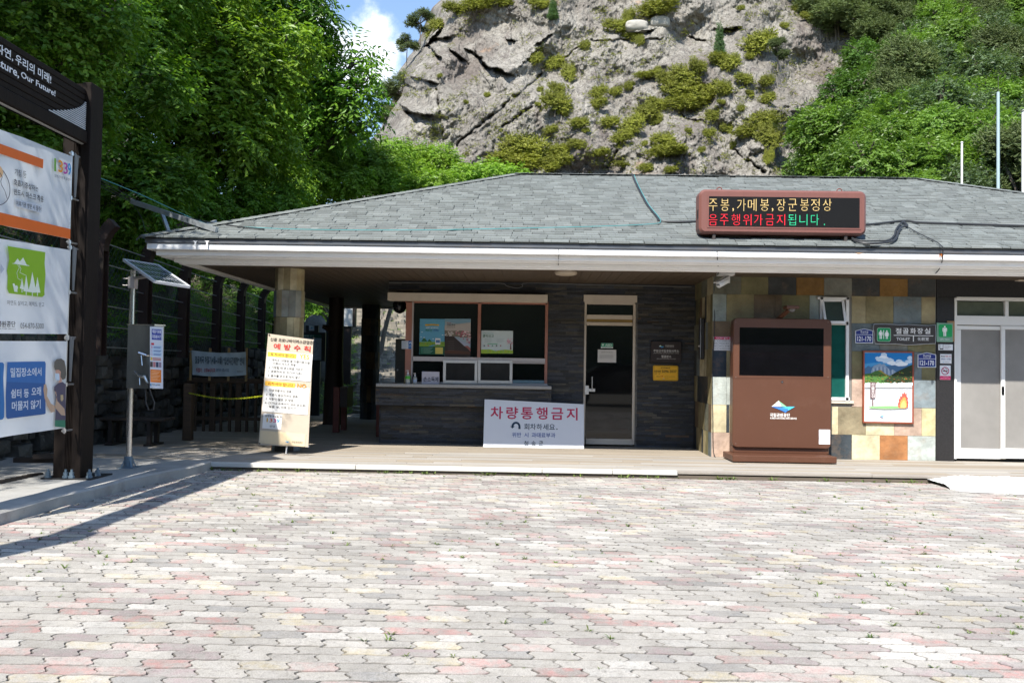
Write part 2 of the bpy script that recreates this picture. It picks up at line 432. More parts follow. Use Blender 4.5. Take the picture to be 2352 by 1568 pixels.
def paver_mat():
    m = bpy.data.materials.new('paver_concrete'); m.use_nodes = True; t = m.node_tree; n = t.nodes; l = t.links
    b = n['Principled BSDF']; b.inputs['Roughness'].default_value = .9; b.inputs['Specular IOR Level'].default_value = .25
    a = n.new('ShaderNodeVertexColor'); a.layer_name = 'Col'
    co = n.new('ShaderNodeTexCoord')
    def noise(sc, det=4, ro=.6):
        z = n.new('ShaderNodeTexNoise'); z.inputs['Scale'].default_value = sc; z.inputs['Detail'].default_value = det
        z.inputs['Roughness'].default_value = ro; l.new(co.outputs['Object'], z.inputs['Vector']); return z.outputs[0]
    def rng_(x, a0, a1, b0, b1):
        r = n.new('ShaderNodeMapRange'); l.new(x, r.inputs[0])
        for i, v in enumerate((a0, a1, b0, b1)): r.inputs[i+1].default_value = v
        return r.outputs[0]
    worn = n.new('ShaderNodeMixRGB'); l.new(rng_(noise(11, 5, .7), .38, .57, 0, .86), worn.inputs[0])
    l.new(a.outputs[0], worn.inputs[1]); sca = n.new('ShaderNodeMixRGB'); sca.blend_type = 'MULTIPLY'; sca.inputs[0].default_value = 1; bw = n.new('ShaderNodeRGBToBW'); l.new(a.outputs[0], bw.inputs[0]); l.new(bw.outputs[0], sca.inputs[2]); sca.inputs[1].default_value = (1.13, 1.06, .96, 1); l.new(sca.outputs[0], worn.inputs[2])   # coloured top layer worn off in patches
    m1 = n.new('ShaderNodeMixRGB'); m1.blend_type = 'MULTIPLY'; m1.inputs[0].default_value = 1
    l.new(worn.outputs[0], m1.inputs[1]); l.new(rng_(noise(150, 3, .8), .3, .7, .60, 1.34), m1.inputs[2])
    m2 = n.new('ShaderNodeMixRGB'); m2.blend_type = 'MULTIPLY'; m2.inputs[0].default_value = 1
    l.new(m1.outputs[0], m2.inputs[1]); l.new(rng_(noise(1.1, 7, .7), .33, .67, .74, 1.14), m2.inputs[2])
    dm = n.new('ShaderNodeMixRGB'); l.new(rng_(noise(26, 6, .75), .53, .70, 0, .65), dm.inputs[0]); l.new(m2.outputs[0], dm.inputs[1])
    dm.inputs[2].default_value = (.14, .13, .115, 1)
    l.new(dm.outputs[0], b.inputs['Base Color'])
    bp = n.new('ShaderNodeBump'); bp.inputs['Strength'].default_value = .7; bp.inputs['Distance'].default_value = .006
    l.new(noise(140, 4, .8), bp.inputs['Height']); l.new(bp.outputs[0], b.inputs['Normal'])
    return m
m_pav = paver_mat()
V, Q, FC = paving()
# pavers give way to the slanting concrete kerb on the left
_k = [G(a, b, .1) for a, b in ((-300, 1262), (0, 1180), (150, 1138), (230, 1121), (300, 1101), (400, 1081), (455, 1071))]
KY = [q.y for q in _k]; KX = [q.x for q in _k]
def kerbline(y): return np.interp(y, KY, KX)
k22 = 66
n = len(V)//k22
cxy = V.reshape(n, k22, 3).mean(1)
keep = cxy[:, 0] > kerbline(cxy[:, 1])-.05
keepf = keep[Q[:, 0]//k22]
o = np_mesh('paving', V, Q[keepf], m_pav, colors=FC[keepf]); struct(o)

# weeds in the joints, thicker along the deck
def tufts(spots, seed, size=.03, blades=9, name='weeds', m=None, parent=None):
    r = np.random.default_rng(seed); Vv = []; Fv = []; Cv = []
    for (x, y, z, s) in spots:
        for b in range(int(blades*(.6+.8*r.random()))):
            a = r.random()*6.283; h = size*s*(.5+r.random()); lean = .5+r.random()*1.0
            d = np.array([math.cos(a), math.sin(a), 0]); sd = np.array([-d[1], d[0], 0])*size*s*.10
            p = np.array([x, y, z])+d*size*s*.2*r.random()
            q1 = p+d*h*lean*.5+np.array([0, 0, h*.6]); q2 = p+d*h*lean+np.array([0, 0, h*.75])
            i = len(Vv); Vv += [p-sd*.6, p+sd*.6, q1+sd*1.6, q1-sd*1.6, q2+sd*.5, q2-sd*.5]
            Fv += [(i, i+1, i+2, i+3), (i+3, i+2, i+4, i+5)]
            c_ = np.array([.10, .17, .035])*(.7+.7*r.random())+np.array([.05, .02, 0])*r.random(); Cv += [c_, c_]
    return np_mesh(name, np.array(Vv), np.array(Fv), m or m_weed, colors=np.array(Cv), parent=parent)
m_weed = mat('weed_leaf', (.1, .17, .04), rough=.6, var=.2, scale=40, attr=True, trans=.3)
r = np.random.default_rng(11); sp = []
for i in range(2000):
    y = 3+8.3*r.random(); x = (r.random()-.5)*1.3*y
    x = round(x/.114)*.114+.0*y; y = 1.6+round((y-1.6)/.1135)*.1135
    if x < kerbline(y)+.1: continue
    if vn(np.array([x*.9, y*.9, 5.]), 8) < .40: continue
    sp.append((x+(r.random()-.5)*.02, y+(r.random()-.5)*.02, -.006, .22+r.random()**3*.75))
for i in range(170):
    x = -4.1+12*r.random(); sp.append((x, YD-.03-.06*r.random()**2, -.005, .5+1.2*r.random()**2))
tag(tufts(sp, 4), 'small green weeds sprouting from the joints of the block paving', 'weeds', kind='stuff')
# loose grit between and over the pavers
r = np.random.default_rng(3); Vv = []; Fv = []
for i in range(2600):
    if i < 1500:
        y = 3+8.4*r.random()**.8; x = (r.random()-.5)*1.25*y; x = round(x/.114)*.114+.02*(r.random()-.5)
        if x < kerbline(y)+.05: continue
        s = .002+.003*r.random(); z = .001
    else:                                       # gravel washed out along the kerb
        y = 8.3+3*r.random(); x = kerbline(y)+.02+.55*r.random()**2; s = .003+.008*r.random()**3; z = .004
    a = r.random(3)*6; t = [np.array([math.cos(a[0]+k*2.09), math.sin(a[0]+k*2.09), 0])*s for k in range(3)]
    i0 = len(Vv); c_ = np.array([x, y, z]); Vv += [c_+q for q in t]+[c_+np.array([0, 0, s*.9])]
    Fv += [(i0, i0+1, i0+3), (i0+1, i0+2, i0+3), (i0+2, i0, i0+3)]
tag(np_mesh('gravel', np.array(Vv), np.array(Fv), mat('grit', (.42, .39, .34), rough=.9, var=.3, scale=60)), 'loose pale grit scattered on the block paving and along the kerb', 'gravel', kind='stuff')

# concrete slab + kerb on the left, under the sign post and the dispenser pole
m_conc = mat('kerb_concrete', (.36, .35, .325), rough=.92, var=.18, scale=3, bump=.35, bscale=60, dirt=.5, dirtcol=(.17, .15, .12), dscale=2.5)
ys = np.linspace(4.0, YD+.05, 60); mb = MB(); KZ = .115
rr = np.random.default_rng(8)
xs = kerbline(ys)-.03+(rr.random(60)-.5)*.02
for i in range(59):
    a = (xs[i], ys[i]); b = (xs[i+1], ys[i+1])
    pr = [(a[0]+.012, a[1], -.03), (a[0]+.008, a[1], KZ-.02), (a[0]-.02, a[1], KZ), (a[0]-.16, a[1], KZ+.003)]
    pq = [(b[0]+.012, b[1], -.03), (b[0]+.008, b[1], KZ-.02), (b[0]-.02, b[1], KZ), (b[0]-.16, b[1], KZ+.003)]
    for j in range(3): mb.quad(pr[j], pq[j], pq[j+1], pr[j+1])
    mb.quad(pr[3], pq[3], (-7.1, b[1], KZ+.01), (-7.1, a[1], KZ+.01))
struct(mb.build('kerb', m_conc, smooth=True, loc=(0, 0, 0)))

# deck of grooved timber boards
m_wood = mat('deck_wood', (.40, .33, .255), rough=.85, var=.22, scale=2.2, stretch=(.5, 9, 9), bump=.35, bscale=30, attr=True, dirt=.35, dirtcol=(.22, .18, .14), dscale=2.)
mb = MB(); r = random.Random(2); y = YD+.10; WB = .118
wallY = 22.4
while y < wallY:
    x = -7.0-r.random()*2; 
    while x < 13:
        ln = 2.4+r.random()*1.4; g = .9+.25*r.random(); x1 = min(x+ln, 13)
        wr = r.random()*.12
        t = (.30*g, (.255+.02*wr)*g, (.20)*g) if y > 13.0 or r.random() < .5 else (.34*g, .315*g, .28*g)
        mb.box(x+.002, x1-.002, y+.003, y+WB-.003, DECK-.03, DECK, col=t, bev=.003)
        x = x1
    y += WB
struct(mb.build('deck', m_wood, loc=(0, 0, 0)))
# edge: white-painted nosing on the left part, bare timber on the right, dark riser under both
m_white_worn = mat('worn_white_paint', (.60, .585, .54), rough=.6, var=.08, scale=4, dirt=.45, dirtcol=(.33, .29, .23), dscale=3.5, stretch=(.35, 2, 2))
m_riser = mat('riser_timber', (.13, .105, .08), rough=.9, var=.35, scale=3, stretch=(.4, 3, 3), bump=.4)
o = thing('deck_edging', 'worn white-painted timber nosing with a bare weathered board and dark riser along the deck front', 'deck edge', (0, YD, 0))
mb = MB(); x = X(455, YD); e1 = X(1560, YD)
for xx in (-2.2, .2, 1.1, e1):
    mb.box(x+.003, xx-.003, YD, YD+.098, DECK-.055, DECK+.004, bev=.006); x = xx
mb.build('white_nosing', m_white_worn, o)
mb = MB(); x = e1
for xx in (4.4, 7.5, 13): mb.box(x+.004, xx, YD+.012, YD+.098, DECK-.04, DECK-.001, col=(.30, .27, .235), bev=.006); x = xx
mb.build('bare_board', m_wood, o)
mb = MB(); mb.box(-4.2, 13, YD+.03, YD+.09, -.03, DECK-.056); mb.build('riser', m_riser, o)

# heap of white lime in front of the toilet entrance
c0 = G(2085, 1102); Lp = []
gx, gy = np.meshgrid(np.linspace(5.1, 8.2, 130), np.linspace(YD-1.05, YD+.02, 70), indexing='ij')
_dx = np.clip((gx-c0.x)/.75, 0, 1); _fr = 10.33+.85*(1-np.sqrt(1-(1-_dx)**2))-.34*(fbm(np.stack([gx*4, gx*0, gx*0], -1), 4)-.5)
pth = np.clip((gy-_fr)/.17, 0, 1)*np.clip((gx-c0.x)/.12, 0, 1)
pth = pth**.55
pth = pth*np.clip((gx-c0.x)/.5, .25, 1)**.6
zz = pth*(.078+.03*fbm(np.stack([gx*5, gy*5, gx*0], -1), 4))+.012*(vn(np.stack([gx*45, gy*45, gx*0], -1))-.5)*(pth > .02)-(pth <= .02)*.03
idx = np.arange(130*70).reshape(130, 70)
Q4 = np.stack([idx[:-1, :-1], idx[1:, :-1], idx[1:, 1:], idx[:-1, 1:]], -1).reshape(-1, 4)
m_lime = mat('white_lime', (.72, .72, .70), rough=.95, var=.06, scale=30, bump=.9, bscale=90)
o = np_mesh('lime_heap', np.stack([gx, gy, zz], -1).reshape(-1, 3), Q4, m_lime, smooth=True)
tag(o, 'heap of white granular lime spilled on the paving before the toilet entrance', 'lime heap', kind='stuff')
# ================================================================== RANGER STATION
YW, YT = 14.5, 13.1                  # dark slate wall, coloured slate-tile wall
SZ = 2.79                            # soffit height
R1 = random.Random(21)
m_slate = mat('ledge_slate', (.07, .07, .07), rough=.62, var=.35, scale=9, bump=.6, bscale=45, attr=True, stretch=(1, 1, 3), spec=.5)
m_tile = mat('slate_tile', (.4, .35, .25), rough=.75, var=.42, scale=3.6, bump=.6, bscale=14, attr=True, spec=.3, dirt=.42, dirtcol=(.27, .17, .10), dscale=4.)
m_cream = mat('cream_paint', hx('#cfc3b2'), rough=.5, var=.05, scale=5, dirt=.25, dirtcol=(.35, .3, .24))
m_white = mat('fascia_white', (.88, .88, .87), rough=.5, var=.04, scale=2.5, dirt=.12, dirtcol=(.42, .38, .32), dscale=4)
m_gutter = mat('drip_metal', hx('#5d6166'), rough=.45, var=.2, scale=3, metal=.4, dirt=.25, dirtcol=(.22, .12, .06), dscale=1.5)
m_soffit = mat('soffit_board', hx('#55483a'), rough=.55, var=.14, scale=2, stretch=(6, .6, 1))
m_alu = mat('brushed_aluminium', (.62, .62, .62), rough=.32, var=.05, scale=30, metal=.85)
m_alud = mat('dull_aluminium', (.46, .43, .42), rough=.45, var=.08, scale=18, metal=.4, dirt=.3, dirtcol=(.36, .2, .15))
m_pink = mat('pink_steel', hx('#a4705f'), rough=.5, var=.1, scale=6)
m_glass = mat('dark_glass', (.006, .007, .008), rough=.03, var=.3, scale=2, spec=.5)
m_upvc = mat('white_upvc', (.78, .78, .76), rough=.38, var=.03, scale=4)
m_gran = mat('granite_top', (.35, .35, .34), rough=.5, var=.45, scale=90, bump=.2)
m_black = mat('black_granite', (.022, .021, .022), rough=.35, var=.5, scale=60)
m_core = mat('block_core', (.05, .05, .05), rough=.9, var=.2)
m_grout = mat('tile_grout', (.2, .19, .17), rough=.95, var=.2)
_tw = X(1635, YT, 900)
B = thing('ranger_station', 'ranger station with grey shingle hip roof, white eaves and slate-clad walls', 'building', (2.5, YT, DECK))

def ledge(mb, x0, x1, z0, z1, y, face=-1, axis='x'):
    z = z0
    while z < z1-.004:
        h = min(R1.choice((.022, .028, .034, .042)), z1-z); x = x0-R1.random()*.25
        while x < x1:
            l = .12+R1.random()**1.4*.42; a, b = max(x, x0), min(x+l, x1); x += l
            if b-a < .006: continue
            p = R1.random()**1.5*.022; g = .55+R1.random()*.75; k = R1.random()
            c = (.040*g, .044*g, .052*g) if k < .62 else ((.052*g, .050*g, .045*g) if k < .9 else (.08*g, .073*g, .058*g) if k < .99 else (.1*g, .065*g, .04*g))
            if axis == 'x': mb.box(a+.0006, b-.0006, y-p, y+.03, z+.0005, z+h-.0006, col=c)
            else: mb.box(y-.03, y+p if face > 0 else y+.03, a+.0006, b-.0006, z+.0005, z+h-.0006, col=c)
        z += h
# ---- solid blocks behind the facings
mb = MB()
xl = X(930, YW+.05); mb.box(xl+.02, 12.25, YW+.35, 20.6, -.02, SZ+.1)
mb.box(xl+.02, X(946, YW), YW+.02, YW+.36, 2.6, SZ); mb.box(_tw+.04, 12.25, YT+.10, YW+.36, -.02, SZ+.1)
xd0, xd1 = X(1341, YW), X(1463, YW); xw1 = X(1258, YW)
mb.box(xw1+.0, xd0-.0, YW+.03, YW+.36, -.02, SZ); mb.box(xd1+.02, _tw+.05, YW+.03, YW+.36, -.02, SZ)
mb.box(xl+.03, xw1, YW+.06, YW+.37, -.02, 1.0); mb.box(xd0, xd1+.02, YW+.06, YW+.36, 2.52, SZ)
mb.box(xl+.02, xw1, YW+.06, YW+.36, 2.5, SZ)
mb.box(X(890, YW)+.01, xl+.02, YW+.03, YW+.5, 2.60, SZ)
mb.build('masonry', m_core, B)
# ---- dark ledgestone facing
mb = MB()
zt = lambda py, Y=YW, px=1200: Z(px, py, Y)
ledge(mb, X(890, YW), _tw, zt(676), SZ, YW)                        # strip under the soffit
ledge(mb, xw1, xd0, DECK, zt(676), YW)
ledge(mb, xd1, _tw-.0, DECK, zt(676), YW)
ledge(mb, X(878, 14.42), xw1, DECK, zt(935, 14.42), 14.42)         # counter base
ledge(mb, X(865, 14.26), X(1268, 14.26), zt(935, 14.26), zt(893, 14.22)-.001, 14.26)
mb.box(X(878, 14.42)+.01, xw1, 14.44, YW+.1, DECK, zt(935, 14.42), col=(.03, .03, .03))
mb.box(X(865, 14.26)+.01, X(1268, 14.26)-.01, 14.28, YW+.1, zt(935, 14.26)+.003, zt(893, 14.22)-.004, col=(.03, .03, .03))
ledge(mb, 14.43, YW+.5, DECK, zt(935), X(878, 14.42), face=-1, axis='y')
mb.build('slate_cladding', m_slate, B)
# ---- coloured tiles
mb = MB(); y0 = YT
rows = [632, 680, 742.6, 806.7, 870.8, 935, 999, 1053.5]
zr = [Z(2000, y, YT) for y in rows]; zr[0] = SZ+.03; zr[-1] = DECK
CC = dict(dk='#4b4d4c', dk2='#3c4348', orr='#94713f', gr='#84857a', gr2='#747f80', tan='#a59a78', oli='#8f8562', olg='#7f7a58', br='#7b6a54', lg='#9fa8a0', nav='#39444f', pk='#c0a795', cr='#cfc3a0', yel='#d0c498', rus='#a8744a', mlt='#978b70', pal='#b3bab4', bg='#808b8f', gre='#78796a')
def q6(z): return (3100+z*.6376)/1.7415
def q5(z): return (2250+z*.574)/1.7415
layout = [
 [(q5(1047), 'gre'), (q5(1245), 'olg'), (q5(1435), 'dk'), (q6(134), 'orr'), (q6(308), 'gr'), (q6(483), 'dk'), (q6(657), 'orr'), (q6(833), 'dk'), (q6(1007), None)],
 [(q5(1047), 'lg'), (q5(1143), 'oli'), (q5(1335), 'br'), (q6(0), 'br'), (q6(43), 'olg'), (q6(218), 'lg'), (q6(294), None), (q6(482), 'tan'), (q6(570), 'oli'), (q6(743), 'gr2'), (q6(918), 'tan'), (q6(1007), None)],
 [(q5(1047), 'br'), (q5(1170), 'oli'), (q6(100), 'dk'), (q6(294), None), (q6(482), 'gr2'), (q6(657), 'gr'), (q6(833), 'olg'), (q6(1007), None)],
 [(q5(1047), 'nav'), (q5(1143), 'tan'), (q5(1180), 'dk'), (q6(200), 'gr'), (q6(294), None), (q6(482), 'olg'), (q6(553), 'tan'), (q6(730), 'gr2'), (q6(872), 'gr2'), (q6(920), 'olg'), (q6(1007), None)],
 [(q5(1047), 'pal'), (q5(1143), 'pal'), (q5(1300), 'bg'), (q6(200), 'cr'), (q6(294), None), (q6(482), 'pk'), (q6(570), 'tan'), (q6(743), 'bg'), (q6(1007), None)],
 [(q5(1047), 'cr'), (q5(1143), 'dk2'), (q5(1164), 'cr'), (q5(1450), 'tan'), (q6(220), 'gr'), (q6(358), 'cr'), (q6(396), 'mlt'), (q6(570), 'cr'), (q6(747), 'pk'), (q6(920), 'yel'), (q6(1007), None)],
 [(q5(1047), 'pk'), (q5(1185), 'cr'), (q5(1380), 'bg'), (q6(100), 'oli'), (q6(300), 'dk2'), (q6(482), 'cr'), (q6(658), 'rus'), (q6(833), 'pal'), (q6(1007), None)]]
for i, rw in enumerate(layout):
    for (a, c), (b, _) in zip(rw, rw[1:]):
        if c is None: continue
        x0, x1 = X(a, YT, rows[i]), X(b, YT, rows[i])
        if a < 1642: x0 = _tw
        g = .9+.2*R1.random(); k = tuple(min(.9, v*g*.86) for v in hx(CC[c])); p = R1.random()*.006
        mb.box(x0+.0015, x1-.0015, YT-p, YT+.03, zr[i+1]+.0015, zr[i]-.0015, col=k, bev=.002)
xg = X(q6(1010), YT)
for j in range(14):                                                 # strip over the toilet door
    mb.box(xg+j*.41+.0015, xg+(j+1)*.41-.0015, YT-.004*R1.random(), YT+.03, zt(642, YT, 2250)+.001, SZ+.03, col=tuple(v*.85 for v in hx(CC[R1.choice(['orr', 'dk', 'br', 'oli'])])), bev=.002)
for i in range(7):                                                  # return wall facing left
    y = YT+.002; j = 0
    while y < YW-.01:
        w = R1.choice((.14, .2, .29, .41)) if i else .41; y1 = min(y+w, YW-.005)
        c = R1.choice(['dk', 'dk2', 'oli', 'olg', 'tan', 'br', 'gre', 'gr2', 'tan', 'cr']); g = .6+.4*R1.random()
        if i >= 5 and y < YT+.6: g *= 1.25  # sunlit patch painted in: lowest tiles by the front corner lightened
        k = tuple(v*g*.8 for v in hx(CC[c])); mb.box(_tw-R1.random()*.008, _tw+.03, y+.0012, y1-.0012, zr[i+1]+.0012, zr[i]-.0012, col=k)
        y = y1
mb.build('tile_cladding', m_tile, B)
mb = MB(); mb.box(_tw+.008, xg, YT+.008, YT+.12, DECK, SZ+.05); mb.box(_tw+.01, _tw+.1, YT+.1, YW, DECK, SZ+.05)
mb.box(xg, 12.2, YT+.012, YT+.12, zt(642, YT, 2250), SZ+.05)
# leave the window opening dark: the window unit sits proud in it
mb.build('grout_bed', m_grout, B)
# black granite surround of the toilet door
mb = MB(); xd = X(2192, YT); zh = zt(683, YT, 2250); zb = zt(642, YT, 2250)
mb.box(xg+.004, xd, YT-.008, YT+.1, DECK, zh-.001, bev=.003); mb.box(xg+.004, X(2352, YT)+2.2, YT-.008, YT+.1, zh+.001, zb-.001, bev=.003)
mb.build('granite_surround', m_black, B)
# ---- soffit: tongue-and-groove boards running front to back
mb = MB(); xa, xb, ya, yb = -4.85, 12.0, 12.2, 21.4
x = xa
while x < xb:
    x1 = min(x+.148, xb); mb.box(x+.004, x1-.004, ya, yb, SZ, SZ+.02); x = x1
mb.box(xa, xb, ya, yb, SZ+.006, SZ+.05)
mb.build('soffit', m_soffit, B)
# ---- eaves
def rect(o): return (-5.26-o, 12.38+o, 11.75-o, 21.75+o)
def band(mb, o_out, z0, z1, th=.30):
    a = rect(o_out); b = rect(o_out-th)
    mb.box(a[0], a[1], a[2], b[2], z0, z1, bev=.006); mb.box(a[0], a[1], b[3], a[3], z0, z1, bev=.006)
    mb.box(a[0], b[0], b[2], b[3], z0, z1, bev=.006); mb.box(b[1], a[1], b[2], b[3], z0, z1, bev=.006)
zb3, zb2, zb1, zb0, ztop = 2.75, 2.822, 2.913, 2.997, 3.066
f = MB(); band(f, -.34, zb3-.0, zb2-.001, .1); band(f, -.29, zb3+.022, zb2, .1); band(f, -.16, zb2+.0005, zb1-.001, .3); band(f, -.11, zb2+.022, zb1, .2); band(f, -.02, zb1+.0005, zb0, .4)
f.build('fascia', m_white, B)
f = MB(); band(f, .0, zb0+.001, ztop, .12); f.build('drip_edge', m_gutter, B)
# ---- hip roof with architectural shingles as real strips
m_shingle = mat('asphalt_shingle', (.2, .22, .21), rough=.95, var=.22, scale=120, bump=.5, bscale=220, attr=True, spec=.2)
def roof():
    mb = MB(); r = random.Random(4)
    x0, x1, y0 = -5.28, 12.40, 11.73; run = 5.0; h = 2.02
    RZ = ztop+.012; yr = y0+run
    sl_len = math.hypot(run, h); n = 39
    # base slopes (back, left, right) + deck
    A, Bq, Cq, D = (x0, y0, RZ-.02), (x1, y0, RZ-.02), (x1, 21.77, RZ-.02), (x0, 21.77, RZ-.02)
    E_, F_ = (x0+run, yr, RZ+h-.02), (x1-run, yr, RZ+h-.02)
    g = (.05, .055, .053)
    mb.add([A, Bq, Cq, D, E_, F_], [(0, 1, 5, 4), (1, 2, 5), (2, 3, 4, 5), (3, 0, 4), (0, 3, 2, 1)], col=g)
    for i in range(n):
        t0, t1 = i/n, (i+1)/n
        xa, xb = x0+run*t0, x1-run*t0; xa1, xb1 = x0+run*t1, x1-run*t1
        x = xa-r.random()*.3
        while x < xb:
            w = .09+r.random()*.17; a, b = max(x, xa), min(x+w, xb); x += w
            if b-a < .01: continue
            k = r.random(); s = .86+.28*r.random()
            c = (.172*s, .188*s, .182*s) if k < .5 else ((.150*s, .163*s, .158*s) if k < .8 else (.19*s, .205*s, .198*s))
            drop = .012*(r.random() < .45)         # dragon-tooth tabs hang lower and are thicker
            th = .009+.011*(drop > 0)
            ta = t0-drop*1.2/sl_len
            a1, b1 = max(a, xa1), min(b, xb1)
            if b1 <= a1: a1 = b1 = min(max((a+b)/2, xa1), xb1)
            sk = .012*(r.random()-.5)
            def pt(xx, t, dz): return (xx, y0+run*t, RZ+h*t+dz)
            lo = .004+th; hi = .002
            mb.add([pt(a+.002+sk, ta, lo), pt(b-.002+sk, ta, lo), pt(b1-.002, t1+.004, hi), pt(a1+.002, t1+.004, hi),
                    pt(a+.002+sk, ta, -.004), pt(b-.002+sk, ta, -.004), pt(b1-.002, t1+.004, -.004), pt(a1+.002, t1+.004, -.004)],
                   [(0, 1, 2, 3), (4, 5, 1, 0), (5, 6, 2, 1), (7, 4, 0, 3)], col=c)
    mb_cap = MB()
    def caps(p, q, w=.15):
        p, q = Vector(p), Vector(q); d = (q-p); L_ = d.length; d.normalize(); side = d.cross(Vector((0, 0, 1))).normalized()
        k = int(L_/.15)
        for i in range(k):
            a = p+d*(i*L_/k-.03); b = p+d*((i+1)*L_/k+.02); s = .85+.35*r.random(); c = (.17*s, .185*s, .178*s)
            for sg in (1, -1):
                e = side*sg*w; dn = Vector((0, 0, -w*.29))
                mb_cap.add([a+Vector((0, 0, .032)), b+Vector((0, 0, .022)), b+e+dn+Vector((0, 0, .026)), a+e+dn+Vector((0, 0, .036)), a, a+e+dn-Vector((0, 0, .0))], [(0, 1, 2, 3) if sg < 0 else (3, 2, 1, 0), (0, 3, 5, 4)], col=c)
    up = .0
    caps((x0, y0, RZ), (x0+run, yr, RZ+h)); caps((x1, y0, RZ), (x1-run, yr, RZ+h)); caps((x0+run, yr, RZ+h), (x1-run, yr, RZ+h))
    ro = mb.build('roof', m_shingle, B); mb_cap.build('ridge_cap', m_shingle, ro)
roof()
def roofz(y): return ztop+.012+(y-11.73)/5.0*2.02
# ---- round columns clad in upright slate strips
def column(cx, cy, seed, cols):
    r = random.Random(seed); mb = MB(); z = DECK; i = 0; R0 = .215
    while z < SZ-.01:
        z1 = min(z+.395, SZ); rad = R0+(.012 if i % 2 else 0); n = 14; a = r.random()
        for k in range(n):
            a0, a1 = 2*math.pi*(k+a)/n, 2*math.pi*(k+1+a)/n-.012; rr_ = rad+r.random()*.006
            pal = cols[i % len(cols)]; c = hx(CC[r.choice(pal)]); g = .65+.5*r.random(); c = tuple(min(.8, v*g) for v in c)
            p = [(cx+rr_*math.cos(t), cy+rr_*math.sin(t)) for t in (a0, a1)]; qn = [(cx+(rad-.03)*math.cos(t), cy+(rad-.03)*math.sin(t)) for t in (a0, a1)]
            vs = [(*p[0], z+.002), (*p[1], z+.002), (*p[1], z1-.002), (*p[0], z1-.002), (*qn[0], z+.002), (*qn[1], z+.002), (*qn[1], z1-.002), (*qn[0], z1-.002)]
            mb.add(vs, [(0, 1, 2, 3), (1, 5, 6, 2), (4, 0, 3, 7), (3, 2, 6, 7), (4, 5, 1, 0)], col=c)
        z = z1; i += 1
    mb.lathe((cx, cy, DECK), [(R0-.02, 0), (R0-.02, SZ-DECK)], 14, col=(.12, .1, .08))
    return mb.build('column', m_tile, B)
CX = X(660, 12.9); column(CX, 12.95, 3, [('bg', 'dk', 'rus'), ('tan', 'gr'), ('tan', 'oli'), ('tan', 'cr'), ('tan', 'cr', 'oli'), ('gr', 'gr2', 'tan'), ('tan', 'cr', 'tan')])
o = column(X(849, 20.5), 20.6, 9, [('dk', 'dk2'), ('dk', 'br')]); o['label'] = 'dark column at the back of the covered passage'
# ---- service window with counter
WY = YW+.0
def fr(mb, r, y0, y1, mi=0):      # box from a picture rectangle at depth y0
    a, b = P(r[0], (r[1]+r[3])/2, y0), P(r[2], (r[1]+r[3])/2, y0); t = P((r[0]+r[2])/2, r[1], y0).z; u = P((r[0]+r[2])/2, r[3], y0).z
    return mb.box(a.x, b.x, y0, y1, u, t, mi, bev=.002)
mb = MB(); mb.box(X(865, 14.2), X(1268, 14.2), 14.2, YW+.05, zt(893, 14.2), zt(885.5, 14.2), bev=.006)
mb.box(X(865, 14.2), X(932, 14.2), YW+.05, 15.1, zt(893, 14.2), zt(885.5, 14.2), bev=.006)
mb.build('counter_top', m_gran, B)
mb = MB(); fr(mb, (890, 674, 1258, 691.5), 14.28, YW+.08); mb.build('shutter_box', m_cream, B)
mb = MB(); Y1 = YW-.01
for r_ in ((931, 692, 946, 884), (1097, 692, 1104, 826), (931, 691.5, 1258, 697), (1251.5, 692, 1258, 884)): fr(mb, r_, Y1, Y1+.14)
w = mb.build('window', m_pink, B); w['label'] = 'service window with two large panes above a row of sliding hatches'
mb = MB()
for r_ in ((945.5, 820.5, 1252, 831), (945, 692.5, 948.5, 884), (945, 878.5, 1258, 886), (1175, 831, 1252, 835)): fr(mb, r_, Y1-.01, Y1+.11)
mb.build('rail', m_alud, w)
for r_ in ((948, 697, 1097, 821), (1104, 697, 1252, 821), (946, 831, 1018, 879), (1177, 834, 1252, 873)):
    mb = MB(); fr(mb, r_, Y1+.06, Y1+.07); mb.build('pane', m_glass, w)
for x0, x1 in ((1017.5, 1096.5), (1097.5, 1177)):
    mb = MB(); ya_ = Y1-.035
    for r_ in ((x0, 827, x1, 833.5), (x0, 873.5, x1, 881), (x0, 833, x0+6.5, 874), (x1-6.5, 833, x1, 874)): fr(mb, r_, ya_, ya_+.03)
    sh = mb.build('sliding_hatch', m_alu, w)
    mb = MB(); fr(mb, (x0+6, 833, x1-6, 874), ya_+.015, ya_+.02); mb.build('hatch_pane', mat('grey_glass', (.035, .035, .035), rough=.09, var=.3, scale=3), w)
mb = MB(); fr(mb, (1177, 873, 1252, 880), Y1+.03, Y1+.06); mb.build('kick_strip', mat('sky_blue_strip', hx('#7d98a0'), rough=.4), w)
# ---- office door
mb = MB(); DY = YW+.0
for r_ in ((1340.8, 677.5, 1463.6, 693.5), (1343, 693.5, 1459, 698.5)): fr(mb, r_, DY-.05, DY+.1)
mb.build('door_header', m_cream, B)
mb = MB(); DY += .04
for r_ in ((1340.5, 698, 1345.5, 1021), (1453, 698, 1459, 1021), (1345.5, 723, 1453, 733), (1345.5, 740, 1453, 747.5), (1345.5, 1007.5, 1453, 1020.5)): fr(mb, r_, DY-.02, DY+.06)
d = mb.build('door', m_cream, B); d['label'] = 'dark glass office door with cream frame and transom'
mb = MB(); fr(mb, (1345, 733.5, 1453, 739.5), DY-.01, DY+.03); mb.build('closer_rail', mat('gold_strip', hx('#94793f'), rough=.4, metal=.3), d)
mb = MB(); fr(mb, (1345.5, 747, 1453, 1008), DY+.02, DY+.03); mb.build('pane', m_glass, d)
mb = MB(); fr(mb, (1345.5, 698.5, 1453, 723), DY+.02, DY+.03); mb.build('transom_pane', m_glass, d)
